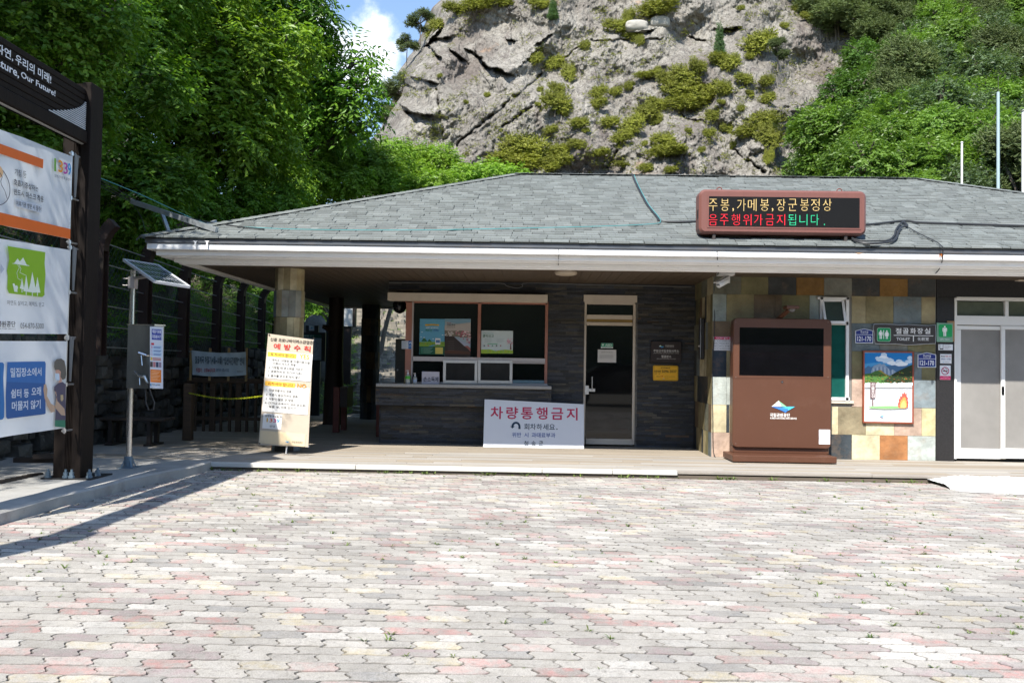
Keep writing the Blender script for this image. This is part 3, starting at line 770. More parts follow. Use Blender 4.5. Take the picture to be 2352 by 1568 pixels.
mb = MB(); a = P(1360, 865, DY-.05); b_ = P(1360, 896, DY-.05); mb.tube([P(1360, 866, DY+.02), a, b_, P(1360, 895, DY+.02)], .011, 8); mb.build('handle', m_alu, d, smooth=True)
mb = MB(); fr(mb, (1343.5, 885, 1352.5, 905.5), DY-.05, DY+.02); fr(mb, (1352.5, 892, 1367, 899), DY-.035, DY-.02); mb.build('lock', m_alu, d)
# jagged cut slate ends beside the door
mb = MB(); z = DECK
while z < 2.45:
    h = .03+R1.random()*.05; g = .8+R1.random()*.6; mb.box(X(1459, DY)+.002, xd1+.012*R1.random(), YW-.012-R1.random()*.012, YW+.03, z, z+h-.003, col=(.11*g, .108*g, .10*g)); z += h
mb.build('cut_slate_edge', m_slate, B)
# ---- narrow toilet window behind the kiosk
mb = MB(); TY = YT-.012
xi0, xi1 = q6(294), q6(462)
for r_ in ((xi0-10, 682, xi1+2, 688), (xi1-6, 682, xi1+1, 921), (xi0-4, 682, xi0+3, 921), (xi0, 738, xi1, 746), (xi0-10, 912, xi1+3, 919)): fr(mb, r_, TY-.03, TY+.015)
w = mb.build('window', m_upvc, B); w['label'] = 'narrow white framed toilet window with tilted top sash'
mb = MB(); fr(mb, (xi0, 745, xi1-5, 913), TY+.006, TY+.016); mb.build('pane', mat('green_glass', (.01, .085, .07), rough=.05, var=.2), w)
a, b_, c_, e_ = P(xi0+1, 690, TY), P(xi1-14, 690, TY), P(xi1-8, 740, TY-.10), P(xi0+8, 740, TY-.10)
mb = MB(); pts = [a, b_, c_, e_]
for k in range(4): mb.beam(pts[k], pts[(k+1) % 4], .035, .035, up=(0, 1, 0))
mb.build('top_sash', m_upvc, w)
mb = MB(); mb.prism([a, b_, c_, e_], (0, .008, 0)); mb.build('sash_pane', mat('grey_green_glass', (.05, .075, .065), rough=.08, var=.2), w)
mb = MB(); fr(mb, (xi0-10, 919.5, xi1+12, 926), TY-.02, TY+.02); mb.build('sill', m_cream, w)
# ---- toilet sliding doors
mb = MB(); TY = YT-.02; xe = 2560
for r_ in ((2192.5, 684, 2198, 1053.5), (2198, 684, xe, 692), (2198, 727, xe, 748), (2309, 692, 2317, 727), (2430, 692, 2440, 727)): fr(mb, r_, TY, TY+.1)
d = mb.build('toilet_door_frame', m_upvc, B); d['label'] = 'white framed glazed sliding entrance of the toilets'
mgl = mat('hazy_glass', (.26, .25, .235), rough=.16, var=.2, scale=1.2, spec=.5)
for x0, x1, yy in ((2198, 2311, 0.035), (2300, 2410, .0)):
    mb = MB(); yq = TY+yy
    for r_ in ((x0, 748.5, x1, 757), (x0, 1030, x1, 1053), (x0, 757, x0+9, 1030), (x1-13, 757, x1, 1030)): fr(mb, r_, yq, yq+.035)
    dl = mb.build('sliding_door', m_upvc, B)
    mb = MB(); fr(mb, (x0+8, 756, x1-12, 1031), yq+.012, yq+.02); mb.build('pane', mgl, dl)
    if yy:
        mb = MB(); fr(mb, (2300.5, 887, 2307, 908), yq-.035, yq); mb.build('handle', m_black, dl)
for x0, x1 in ((2198, 2309), (2317, 2430)):
    mb = MB(); fr(mb, (x0, 693, x1, 727), TY+.05, TY+.06); mb.build('transom_pane', mat('transom_glass', (.10, .115, .085), rough=.1, var=.2), d)
mb = MB(); mb.box(X(2330, YT), X(2420, YT), YT-.12, YT-.01, zt(642, YT, 2250)-.02, zt(630, YT, 2250)); mb.build('shutter_box', m_cream, B)
# small things of the soffit
def cable(name, pts, r, m, label, cat='cable', group=None):
    # smooth curve through the points
    P_ = [Vector(p) for p in pts]; out_ = []
    for i in range(len(P_)-1):
        p0, p1, p2, p3 = P_[max(i-1, 0)], P_[i], P_[i+1], P_[min(i+2, len(P_)-1)]
        for k in range(6):
            t = k/6; out_.append(.5*((2*p1)+(p2-p0)*t+(2*p0-5*p1+4*p2-p3)*t*t+(3*p1-p0-3*p2+p3)*t**3))
    out_.append(P_[-1]); mb = MB(); mb.tube(out_, r, 6)
    return tag(mb.build(name, m, smooth=True), label, cat, group)
m_rub = mat('black_rubber', (.025, .027, .03), rough=.55, var=.2)
m_teal = mat('teal_cable', hx('#4f9092'), rough=.5, var=.1)
m_grayc = mat('grey_cable', (.3, .3, .29), rough=.6, var=.1)
# ================================================================== THINGS ON AND AROUND THE STATION
m_frame = mat('sign_steel', hx('#8a8d8f'), rough=.5, metal=.5, var=.08)
m_brown = mat('kiosk_brown', hx('#573727'), rough=.42, var=.05, scale=2.5, bump=.03, bscale=200, dirt=.1, dirtcol=(.25, .15, .11))
m_rose = mat('led_case', hx('#714840'), rough=.5, var=.07, scale=3, dirt=.25, dirtcol=(.16, .08, .06), dscale=2.5, stretch=(3, 1, .6))
m_dsteel = mat('dark_steel', hx('#3c3531'), rough=.5, metal=.3, var=.15)
def rbox(mb, x0, x1, y0, y1, z0, z1, rad, mi=0, n=5, ch=0.):   # box with rounded corners seen from the front
    def ringp(i):
        p = []
        for cx, cz, a0 in ((x1-rad, z1-rad, 0), (x0+rad, z1-rad, 90), (x0+rad, z0+rad, 180), (x1-rad, z0+rad, 270)):
            for k in range(n+1):
                a = math.radians(a0+90*k/n); p.append((cx+(rad-i)*math.cos(a), cz+(rad-i)*math.sin(a)))
        return p
    A, Bc = ringp(ch), ringp(0); m = len(A)
    v = [(x, y0, z) for x, z in A]+[(x, y0+ch, z) for x, z in Bc]+[(x, y1, z) for x, z in Bc]
    fs = [tuple(range(m))]+[(i, m+i, m+(i+1) % m, (i+1) % m) for i in range(m)]+[(m+i, 2*m+i, 2*m+(i+1) % m, m+(i+1) % m) for i in range(m)]+[tuple(range(3*m-1, 2*m-1, -1))]
    return mb.add(v, fs, mi)
# ---- LED board standing on the roof
LY = 11.9
o = thing('led_board', 'brown rounded electronic message board lit in yellow, red and green standing on the roof', 'message board', (X(1796, LY), LY, Z(1796, 541, LY)))
x0, x1 = X(1606, LY, 490), X(1990.5, LY, 490); z1, z0 = Z(1796, 436.5, LY), Z(1796, 538, LY)
mb = MB(); rbox(mb, x0, x1, LY, LY+.24, z0, z1, .085, ch=.03)
bd = mb.build('case', m_rose, o, smooth=True)
mb = MB()
sx0, sx1 = X(1628, LY, 490), X(1974, LY, 490); sz1, sz0 = Z(1796, 453, LY), Z(1796, 522, LY)
for a in ((sx0-.02, sx1+.02, sz1, sz1+.02), (sx0-.02, sx1+.02, sz0-.02, sz0), (sx0-.02, sx0, sz0, sz1), (sx1, sx1+.02, sz0, sz1)): mb.box(a[0], a[1], LY-.006, LY+.001, a[2], a[3])
mb.build('bezel', m_rose, o)
mb = MB(); mb.box(sx0, sx1, LY-.004, LY+.001, sz0, sz1)
n = 34; 
for i in range(n): zc = sz0+(sz1-sz0)*(i+.5)/n; mb.box(sx0, sx1, LY-.010, LY-.004, zc+.002, zc+.0042)
scr = mb.build('screen', mat('led_screen', (.012, .011, .010), rough=.6, var=.2, scale=40), o)
def led(h, name, e):
    m = bpy.data.materials.new(name); m.use_nodes = True; t = m.node_tree; n = t.nodes; l = t.links; b = n['Principled BSDF']
    c = hx(h); b.inputs['Base Color'].default_value = (*[q*.1 for q in c], 1); b.inputs['Emission Color'].default_value = (*c, 1)
    co = n.new('ShaderNodeTexCoord'); sp_ = n.new('ShaderNodeSeparateXYZ'); l.new(co.outputs['Object'], sp_.inputs[0]); fs = []
    for k in (0, 2):
        w = n.new('ShaderNodeMath'); w.operation = 'PINGPONG'; w.inputs[1].default_value = .0065; l.new(sp_.outputs[k], w.inputs[0])
        g = n.new('ShaderNodeMapRange'); l.new(w.outputs[0], g.inputs[0]); g.inputs[1].default_value = .0; g.inputs[2].default_value = .0035; g.inputs[3].default_value = .25; g.inputs[4].default_value = 1; fs.append(g)
    mu = n.new('ShaderNodeMath'); mu.operation = 'MULTIPLY'; l.new(fs[0].outputs[0], mu.inputs[0]); l.new(fs[1].outputs[0], mu.inputs[1])
    m2 = n.new('ShaderNodeMath'); m2.operation = 'MULTIPLY'; l.new(mu.outputs[0], m2.inputs[0]); m2.inputs[1].default_value = e
    l.new(m2.outputs[0], b.inputs['Emission Strength']); return m
pr = Print((0, LY-.011, 0), (0, -1, 0))
yl, rd, gn = led('#f3d28a', 'led_yellow', 1.1), led('#ff2038', 'led_red', 1.25), led('#30e0a0', 'led_green', 1.1)
def chars(pr, t, x, y0, y1, w, step, m, bold=.0):
    for i, ch in enumerate(t):
        if ch == ' ': continue
        if ch in ',.': pr.text(ch, (x+i*step+w*.15, y1-7, x+i*step+w*.35, y1+(3 if ch == ',' else 0)), m, bold)
        else: pr.text(ch, (x+i*step, y0, x+i*step+w, y1), m, bold)
sc_ = 1496/2352/1.7415; qx = lambda z: 1493+z*sc_*1.0
def Lq(z): return (2600+z*.636)/1.7415
xs_ = [370, 444, None, 548, 616, 694, None, 798, 870, 945, 1012, 1088]
for ch, zx in zip('주봉,가메봉,장군봉정상', xs_):
    if zx is None: continue
    pr.text(ch, (Lq(zx), 457+0, Lq(zx+54), 484.5), yl, -.012)
for zx in (518, 766): pr.text(',', (Lq(zx), 478, Lq(zx+10), 486), yl)
for ch, zx in zip('음주행위가금지', (370, 440, 512, 585, 655, 727, 797)): pr.text(ch, (Lq(zx), 492, Lq(zx+53), 517.5), rd, -.012)
for ch, zx in zip('됩니다', (868, 940, 1012)): pr.text(ch, (Lq(zx), 492, Lq(zx+50), 517.5), gn, -.012)
pr.text('.', (Lq(1094), 514, Lq(1100), 517.5), gn)
pr.build('lit_message', o)
mb = MB()
for zx in (302,): 
    for k in range(7): mb.box(x0-.004, x0+.002, LY+.06, LY+.15, z0+.22+k*.018, z0+.229+k*.018)
mb.build('vent', m_dsteel, o)
for px in (1638, 1943):
    mb = MB(); xx = X(px, LY); zr_ = roofz(LY+.05); mb.beam((xx, LY+.05, zr_-.01), (xx+.01, LY+.06, z0+.02), .04, .035); mb.beam((xx, LY+.20, roofz(LY+.2)-.01), (xx, LY+.20, z0+.02), .04, .035)
    mb.beam((xx, LY+.02, zr_-.012), (xx, LY+.35, roofz(LY+.35)+.01), .05, .012)
    mb.build('leg', m_dsteel, o)
for px in (1656, 1934):
    mb = MB(); xx = X(px, LY, 430); mb.tube([(xx+.035*math.cos(a), LY+.1, z1+.012+.035*math.sin(a)) for a in [math.pi*k/8 for k in range(-1, 10)]], .008, 6); mb.build('lifting_eye', m_rose, o)

# ---- the information kiosk
KY0 = 12.71
o = thing('information_kiosk', 'tall brown touch-screen kiosk with a black display standing before the tile wall', 'kiosk', (X(1800, KY0), 12.6, DECK))
bz1 = Z(1800, 731.5, KY0); bz0 = Z(1800, 1028.5, KY0); bx0, bx1 = X(1683.5, KY0, 880), X(1909.5, KY0, 880)
mb = MB(); rbox(mb, bx0, bx1, KY0, KY0+.16, bz0, bz1, .07, ch=.008); mb.build('body', m_brown, o, smooth=True)
mb = MB(); mb.box(bx0+.015, bx1-.012, KY0+.045, KY0+.26, .19, bz1-.12, bev=.01); mb.build('back_housing', m_brown, o)
a, b_ = P(1698, 753.5, KY0), P(1892, 862.5, KY0); mb = MB(); mb.box(X(1698.5, KY0, 800), X(1891.5, KY0, 800), KY0-.003, KY0+.002, Z(1795, 863, KY0), Z(1795, 753, KY0)); mb.build('display', mat('display_glass', (.004, .004, .005), rough=.05, var=.2, spec=.5), o)
mb = MB(); mb.box(X(1683, 12.34, 1050), X(1922.5, 12.34, 1050), 12.34, 12.96, .105, .195, bev=.008)
for px in (1702, 1800, 1896): mb.box(X(px, 12.36)-.02, X(px, 12.36)+.02, 12.37, 12.42, DECK, .105)
mb.build('base', m_brown, o)
mb = MB(); tp = P(1810, 731, KY0+.1); hd = P(1817, 708, KY0-.18); mb.beam((tp.x-.16, KY0+.12, bz1-.02), (hd.x-.0, KY0-.16, hd.z), .07, .03)
mb.box(hd.x-.09, hd.x+.09, KY0-.28, KY0-.08, hd.z-.01, hd.z+.035, bev=.006); arm = mb.build('camera_arm', m_brown, o)
mb = MB(); mb.lathe((hd.x+.01, KY0-.18, hd.z-.055), [(.012, 0), (.04, .012), (.052, .035), (.052, .05)], 16); mb.build('dome_lens', mat('dome_grey', (.12, .12, .125), rough=.1, var=.1), arm, smooth=True)
pr = Print((0, KY0-.002, 0), (0, -1, 0)); K = lambda z: (2780+z*.4785)/1.7415; KV = lambda z: (1150+z*.4785)/1.7415
emblem(pr, K(738), KV(992), 54, 2)
pr.text('국립공원공단', (K(627), KV(1049), K(794), KV(1080)), '#f2efe9', .02); pr.text('KOREA NATIONAL PARK SERVICE', (K(629), KV(1084), K(850), KV(1099)), '#f2efe9', .02)
pr.rect((K(1036), KV(1186), K(1129), KV(1308)), '#e9ebee', 0)
for i in range(7): pr.rect((K(1045), KV(1205+i*13), K(1118-14*(i % 3)), KV(1208+i*13)), '#c9cdd2', 1)
pr.disc(K(729), KV(788), 2.6, 2.6, '#1c1411', 0); pr.disc(K(729), KV(788), 1.6, 1.6, '#55606a', 1)
pr.build('print', o)
mb = MB()
for k in range(11): mb.box(bx0+.010, bx0+.016, KY0+.15, KY0+.21, .42+k*.028, .434+k*.028)
mb.box(bx0+.006, bx0+.016, KY0+.12, KY0+.14, .85, 1.0); mb.box(bx0+.004, bx0+.016, KY0+.12, KY0+.145, 1.5, 1.72)
mb.build('vent', m_alud, o)

# ---- generic flat sign
def sign(name, label, cat, r, y, th, m_board, group=None, rnd=0., part='board'):
    a = P((r[0]+r[2])/2, (r[1]+r[3])/2, y); w = (r[2]-r[0])*y/F; h = (r[3]-r[1])*y/F
    o = thing(name, label, cat, (a.x, y+th, a.z-h/2), group); mb = MB()
    if rnd: rbox(mb, a.x-w/2, a.x+w/2, y, y+th, a.z-h/2, a.z+h/2, rnd*min(w, h), ch=.002)
    else: mb.box(a.x-w/2, a.x+w/2, y, y+th, a.z-h/2, a.z+h/2, bev=.003)
    mb.build(part, m_board, o); return o, Print((0, y, 0), (0, -1, 0))
T = lambda z: (3400+z*.28066)/1.7415
TV = lambda z: (1280+z*.28066)/1.7415
TW = YT-.03
def TR(a, b, c, d): return (T(a), TV(b), T(c), TV(d))
m_char = mat('charcoal_board', hx('#3b3735'), rough=.6, var=.1, scale=8)
m_wht = ink('#e9ebee'); m_silver = mat('silver_rim', hx('#c9ccd0'), rough=.4, metal=.3)
def man(pr, cx, y0, y1, m, lv, woman=False):
    h = y1-y0; pr.disc(cx, y0+h*.09, h*.085, h*.085, m, lv)
    if woman:
        pr.poly([(cx-h*.13, y0+h*.2), (cx+h*.13, y0+h*.2), (cx+h*.27, y0+h*.52), (cx+h*.21, y0+h*.54), (cx+h*.13, y0+h*.34), (cx+h*.22, y0+h*.68), (cx+h*.11, y0+h*.68), (cx+h*.11, y1), (cx+h*.02, y1), (cx+h*.02, y0+h*.68), (cx-h*.02, y0+h*.68), (cx-h*.02, y1), (cx-h*.11, y1), (cx-h*.11, y0+h*.68), (cx-h*.22, y0+h*.68), (cx-h*.13, y0+h*.34), (cx-h*.21, y0+h*.54), (cx-h*.27, y0+h*.52)], m, lv)
    else:
        pr.poly([(cx-h*.17, y0+h*.2), (cx+h*.17, y0+h*.2), (cx+h*.22, y0+h*.25), (cx+h*.22, y0+h*.57), (cx+h*.15, y0+h*.57), (cx+h*.15, y0+h*.3), (cx+h*.13, y0+h*.3), (cx+h*.13, y1), (cx+h*.02, y1), (cx+h*.02, y0+h*.6), (cx-h*.02, y0+h*.6), (cx-h*.02, y1), (cx-h*.13, y1), (cx-h*.13, y0+h*.3), (cx-h*.15, y0+h*.3), (cx-h*.15, y0+h*.57), (cx-h*.22, y0+h*.57), (cx-h*.22, y0+h*.25)], m, lv)
# toilet direction board with wavy outline
y = TW-.02
o = thing('toilet_sign', 'long charcoal toilet sign with wavy edges and a green man-and-woman square above the poster', 'sign', (X(2078, y), YT, Z(2078, 790, y)))
out_ = [(352, 62), (500, 58), (700, 70), (830, 66), (1000, 76), (1120, 80), (1215, 72), (1222, 200), (1215, 330), (1100, 336), (950, 344), (820, 350), (640, 334), (480, 336), (362, 332), (348, 250), (356, 200), (338, 130), (342, 80)]
mb = MB(); mb.prism([P(T(a), TV(b), y) for a, b in out_], (0, .035, 0), mi_side=1); mb.build('board', [m_char, m_silver], o)
cxx, cyy = 780, 205; mb = MB(); mb.prism([P(T(cxx+(a-cxx)*1.012), TV(cyy+(b-cyy)*1.05), y+.006) for a, b in out_], (0, .026, 0)); mb.build('rim', m_silver, o)
pr = Print((0, y-.001, 0), (0, -1, 0))
pr.rect(TR(385, 110, 582, 305), '#cfe5d3', 0, .14); pr.rect(TR(389, 114, 578, 301), '#1d9a5e', 1, .13)
man(pr, T(438), TV(143), TV(268), '#f2f5f2', 2); man(pr, T(525), TV(143), TV(268), '#f2f5f2', 2, True); pr.rect(TR(475, 143, 485, 268), '#f2f5f2', 2)
for ch, a in zip('절골화장실', (650, 752, 857, 958, 1062)): pr.text(ch, TR(a, 114, a+84, 196), '#f1f1ef', .015)
pr.rect(TR(622, 216, 1187, 225), '#f1f1ef', 0); pr.rect(TR(897, 225, 910, 305), '#f1f1ef', 0)
pr.text('TOILET', TR(663, 249, 855, 290), '#f1f1ef', .02); pr.text('化粧室', TR(962, 245, 1125, 292), '#f1f1ef', .005)
pr.build('print', o)
# street number plates
def plate(zx0, zy0, zx1, zy1, lab, extra):
    y = TW; o = thing('number_plate', lab, 'number plate', (X(T((zx0+zx1)/2), y), YT, Z(T(zx0), TV(zy1), y)), 'blue street number plates')
    w = zx1-zx0; h = zy1-zy0
    def outl(i): return [(zx0+i, zy0+h*.14+i*.7), ((zx0+zx1)/2, zy0+i), (zx1-i, zy0+h*.14+i*.7), (zx1-i, zy1-i), (zx0+i, zy1-i)]
    mb = MB(); mb.prism([P(T(a), TV(b), y) for a, b in outl(0)], (0, .02, 0)); mb.build('board', m_wht, o)
    pr = Print((0, y, 0), (0, -1, 0)); pr.poly([(T(a), TV(b)) for a, b in outl(9)], '#26357c', 0)
    pr.rect(TR(zx0+8, zy0+h*.41, zx1-8, zy0+h*.435), '#e9ebee', 1)
    pr.text('주산지길', TR(zx0+w*.28, zy0+h*.15, zx1-w*.28, zy0+h*.29), '#e9ebee', .01); pr.text('Jusanji-gil', TR(zx0+w*.30, zy0+h*.295, zx1-w*.30, zy0+h*.37), '#e9ebee', .01)
    pr.text('121-170', TR(zx0+w*.11, zy0+h*.53, zx1-w*.11, zy0+h*.86), '#f1f3f5', .035)
    if extra: pr.text('경북경찰청', TR(zx0+w*.7, zy1-22, zx1-12, zy1-11), '#7fc4e8', 0)
    pr.build('print', o)
plate(77, 120, 330, 328, 'blue 121-170 number plate left of the charcoal toilet sign', False)
plate(967, 460, 1227, 675, 'blue 121-170 number plate right of the mountain poster', True)
# forest fire poster
def poster_fire():
    y = YT-.045
    o = thing('framed_poster', 'brown framed forest-fire poster with mountains, clouds and a painted fire on the tile wall', 'poster', (X(2041, y), YT, Z(2041, 972, y)))
    fm = mat('poster_frame', hx('#8e4a35'), rough=.45); mb = MB(); q = TR(187, 440, 912, 1470); t = 22*.28066/1.7415
    for r_ in ((q[0], q[1], q[2], q[1]+t), (q[0], q[3]-t, q[2], q[3]), (q[0], q[1]+t, q[0]+t, q[3]-t), (q[2]-t, q[1]+t, q[2], q[3]-t)): fr(mb, r_, y, y+.045)
    mb.build('frame', fm, o); mb = MB(); fr(mb, (q[0]+t*.9, q[1]+t*.9, q[2]-t*.9, q[3]-t*.9), y+.012, y+.04); mb.build('sheet', mat('poster_white', (.78, .79, .80), rough=.3, var=.01), o)
    pr = Print((0, y+.012, 0), (0, -1, 0)); r = random.Random(5)
    def PO(pts, c, lv): pr.poly([(T(a), TV(b)) for a, b in pts], c, lv)
    PO([(210, 464), (886, 464), (886, 760), (210, 760)], '#1e7cc0', 0)
    PO([(210, 620), (886, 560), (886, 760), (210, 790)], '#4d9cd0', 1)
    for cx, cy, rx, ry in [(480, 500, 45, 38), (470, 545, 75, 38), (430, 560, 60, 30), (540, 580, 90, 38), (600, 610, 70, 26), (700, 600, 50, 40), (740, 625, 90, 34), (660, 640, 80, 20), (860, 540, 45, 30), (840, 590, 50, 26), (390, 540, 28, 22)]:
        pts = [(cx+rx*math.cos(a)*(.85+.3*r.random()), cy+ry*math.sin(a)*(.85+.3*r.random())) for a in [2*math.pi*k/16 for k in range(16)]]
        PO([(min(max(a, 212), 884), b) for a, b in pts], '#c8dcec' if r.random() < .35 else '#eef3f7', 2)
    PO([(210, 690), (260, 650), (300, 670), (330, 655), (560, 650), (640, 640), (700, 660), (790, 650), (886, 640), (886, 800), (210, 800)], '#4a7299', 3)
    PO([(300, 740), (318, 680), (345, 645), (372, 640), (400, 628), (430, 615), (450, 632), (490, 622), (515, 660), (540, 680), (570, 720), (610, 700), (660, 740), (640, 790), (300, 790)], '#8fa3b8', 4)
    for k in range(11): a = 330+k*27; PO([(a, 660+abs(k-4)*9), (a+9, 650+abs(k-4)*9), (a+16, 770), (a+4, 775)], '#5d7390' if k % 2 else '#b9c4cf', 5)
    PO([(210, 770), (300, 755), (360, 725), (430, 710), (500, 760), (600, 810), (700, 860), (886, 860), (886, 915), (210, 900)], '#4b7437', 6)
    PO([(400, 720), (440, 712), (500, 760), (560, 800), (520, 800), (450, 745)], '#a89343', 7)
    PO([(470, 870), (560, 800), (640, 750), (740, 700), (830, 660), (886, 635), (886, 885), (600, 900)], '#2c3a22', 7)
    for k in range(130):
        a, b = 215+r.random()*660, 735+r.random()*165
        if b < 770+(0 if a > 560 else 10) and a < 700: continue
        s = 5+r.random()*9; c = r.choice(['#2f5426', '#6d8a3a', '#8a7a2e', '#8c4a26', '#35501f', '#1e2c18', '#a2632e'])
        PO([(a-s, b), (a-s*.3, b-s*.7), (a+s*.8, b-s*.4), (a+s, b+s*.3), (a, b+s*.6)], c, 8)
    for k in range(20): a = 212+k*34; b = 893+14*r.random(); PO([(a, b+36), (a, b-2), (a+16, b-14*r.random()), (a+35, b), (a+35, b+36)], '#eef0f1', 9)
    PO([(212, 905), (884, 905), (884, 960), (212, 960)], '#e9ecee', 9)
    PO([(288, 880), (369, 884), (364, 1112), (286, 1108)], '#6d5658', 10); PO([(316, 1110), (334, 1110), (336, 1225), (314, 1225)], '#6d5658', 10)
    for ch, b in zip('산불조심', (892, 948, 1004, 1056)): pr.text(ch, TR(303, b, 352, b+46), '#eae4e2', .01, lv=11)
    pts = [(350+300*math.cos(a)*.95+190, 1240+22*math.sin(a)) for a in [2*math.pi*k/24 for k in range(24)]]; PO(pts, '#a9cf9a', 10)
    PO([(x_, 1240+(y_-1240)*.55) for x_, y_ in pts], '#7dbb72', 11)
    fl = [(690, 1245), (682, 1190), (700, 1160), (690, 1110), (712, 1125), (715, 1075), (738, 1090), (745, 1035), (768, 1050), (775, 1010), (795, 1055), (812, 1030), (808, 1085), (830, 1110), (818, 1140), (838, 1170), (826, 1200), (832, 1235), (790, 1255), (730, 1252)]
    PO(fl, '#e0574a', 12); PO([(760+(a-760)*.72, 1250+(b-1250)*.70) for a, b in fl], '#ef9a55', 13); PO([(760+(a-760)*.48, 1246+(b-1246)*.45) for a, b in fl], '#f2cf72', 14)
    emblem(pr, T(455), TV(1362), 13, 11); pr.text('주왕산국립공원사무소', TR(497, 1353, 678, 1378), '#6d7276', 0, lv=11); pr.rect(TR(497, 1383, 660, 1385), '#b5b9bc', 11)
    pr.build('print', o)
poster_fire()
# men's sign with a wooden block behind, and the stickers under it
mb = MB(); fr(mb, TR(1385, 12, 1492, 306), YT-.03, YT-.012); tag(mb.build('wooden_backing', mat('plywood', hx('#a98763'), rough=.7)), 'L-shaped strip of bare plywood behind the green men\'s toilet sign', 'board')
o, pr = sign('mens_sign', 'square green and grey men\'s toilet sign beside the white door frame', 'sign', TR(1238, 40, 1465, 310), YT-.045, .012, mat('sage_board', hx('#7fa892'), rough=.4))
pr.rect(TR(1263, 62, 1456, 242), '#22a35f', 0, .12); man(pr, T(1351), TV(80), TV(228), '#f2f5f2', 1); pr.text('남자 / MAN', TR(1287, 262, 1416, 287), '#dfe9e3', .01); pr.build('print', o)
o, pr = sign('sticker', 'white sticker with a telephone picture under the men\'s sign', 'sticker', TR(1262, 345, 1465, 428), YT-.0115, .003, m_wht, 'notices on the black granite strip')
pr.rect(TR(1278, 335, 1330, 418), '#3a3d42', 0, .1); pr.rect(TR(1284, 343, 1324, 402), '#dfe3e6', 1)
for i, t in enumerate(('문의 전화', '054-870', '절골분소')): pr.text(t, TR(1345, 352+i*22, 1420+14*(i % 2), 364+i*22), '#6b6f75', 0)
pr.build('print', o)
o, pr = sign('notice', 'white toilet opening-hours notice 09:00 to 17:00 above the no-smoking sign', 'notice', TR(1287, 483, 1447, 617), YT-.0115, .004, m_wht, 'notices on the black granite strip')
pr.text('화장실', TR(1296, 504, 1350, 526), '#3c4148', .02); pr.text('이용 시간', TR(1356, 504, 1441, 526), '#c93a56', .02); pr.text('09:00 ~ 17:00', TR(1300, 544, 1434, 566), '#4a5790', .01); emblem(pr, T(1329), TV(598), 5); pr.text('국립공원공단', TR(1345, 592, 1415, 604), '#6b6f75', 0); pr.build('print', o)
o, pr = sign('no_smoking_sign', 'white no-smoking sign with a pink foot strip, lowest on the black granite', 'sign', TR(1283, 645, 1435, 848), YT-.0115, .006, m_wht, 'notices on the black granite strip')
pr.rect(TR(1284, 796, 1434, 846), '#e2226c', 0); pr.text('금연구역', TR(1330, 803, 1400, 814), '#f7d6e2', .01); pr.text('흡연 시 과태료 10만원', TR(1294, 820, 1426, 833), '#f7e6ec', .01)
pr.ring(T(1357), TV(723), 9, 9, 1.6, '#b52256', 1); pr.rect(TR(1322, 720, 1392, 731), '#3a3436', 1); pr.line([(T(1320), TV(690)), (T(1394), TV(757))], 1.4, '#b52256', 2)
pr.line([(T(1385), TV(715)), (T(1388), TV(705)), (T(1370), TV(700)), (T(1372), TV(688)), (T(1352), TV(686))], .7, '#55565a', 1); pr.build('print', o)
# CCTV notice left of the kiosk
Ky = YT-.012
o, pr = sign('cctv_notice', 'white CCTV notice with a pink heading half hidden behind the brown kiosk', 'notice', (K(156), KV(410), K(345), KV(526)), Ky, .004, m_wht)
pr.rect((K(157), KV(411), K(344), KV(434)), '#cf2f5f', 0); pr.text('CCTV 설치 안내', (K(178), KV(414), K(316), KV(431)), '#f6eef1', .03)
for i in range(5): pr.rect((K(158), KV(435+i*22.4), K(343), KV(436+i*22.4)), '#9aa0a8', 0)
pr.rect((K(195), KV(435), K(196), KV(524)), '#9aa0a8', 0)
for i, (a, b) in enumerate((('목   적', '범죄 및 화재예방,시설물'), ('촬영범위', '화장실 출입구'), ('촬영시간', '24시간 연속촬영'), ('관리기관', '국립공원공단 주왕산'))): pr.text(a, (K(162), KV(440+i*22), K(190), KV(450+i*22)), '#3a3f46', 0); pr.text(b, (K(202), KV(440+i*22), K(300), KV(450+i*22)), '#3a3f46', 0)
pr.build('print', o)
# office plates on the slate wall
A4 = lambda z: (2550+z*.17007)/1.7415
V4 = lambda z: (1330+z*.17007)/1.7415
def R4(a, b, c, d): return (A4(a), V4(b), A4(c), V4(d))
m_wbr = mat('burnt_wood', hx('#2d211d'), rough=.55, var=.35, scale=3, stretch=(1, 1, 14), bump=.3)
o, pr = sign('office_plaque', 'dark brown wooden park-office plaque with white lettering on the slate wall', 'plaque', R4(318, 210, 1030, 695), YW-.06, .035, m_wbr)
emblem(pr, A4(563), V4(325), 12); pr.text('국립공원공단', R4(648, 292, 860, 336), '#c9c4bc', .02); pr.rect(R4(648, 346, 860, 350), '#8f8a83', 0)
pr.text('주왕산국립공원사무소', R4(375, 400, 975, 460), '#d6d1c9', .02); pr.text('JUWANGSAN NATIONAL PARK OFFICE', R4(377, 472, 972, 502), '#b7b1a8', .015)
pr.text('절골분소', R4(560, 530, 795, 592), '#d6d1c9', .02); pr.text('JEOLGOL RANGER STATION', R4(450, 604, 900, 632), '#b7b1a8', .015); pr.build('print', o)
o, pr = sign('location_plate', 'yellow location-number plate 5096 2037 under the brown park-office plaque', 'sign', R4(368, 772, 955, 1128), YW-.04, .012, mat('yellow_plate', hx('#f2b71c'), rough=.4, var=.04, dirt=.15, dirtcol=(.4, .25, .05)), rnd=.1)
q = R4(384, 786, 940, 1114); 
for r_ in ((q[0], q[1], q[2], q[1]+.5), (q[0], q[3]-.5, q[2], q[3]), (q[0], q[1], q[0]+.5, q[3]), (q[2]-.5, q[1], q[2], q[3])): pr.rect(r_, '#4b3a18', 0)
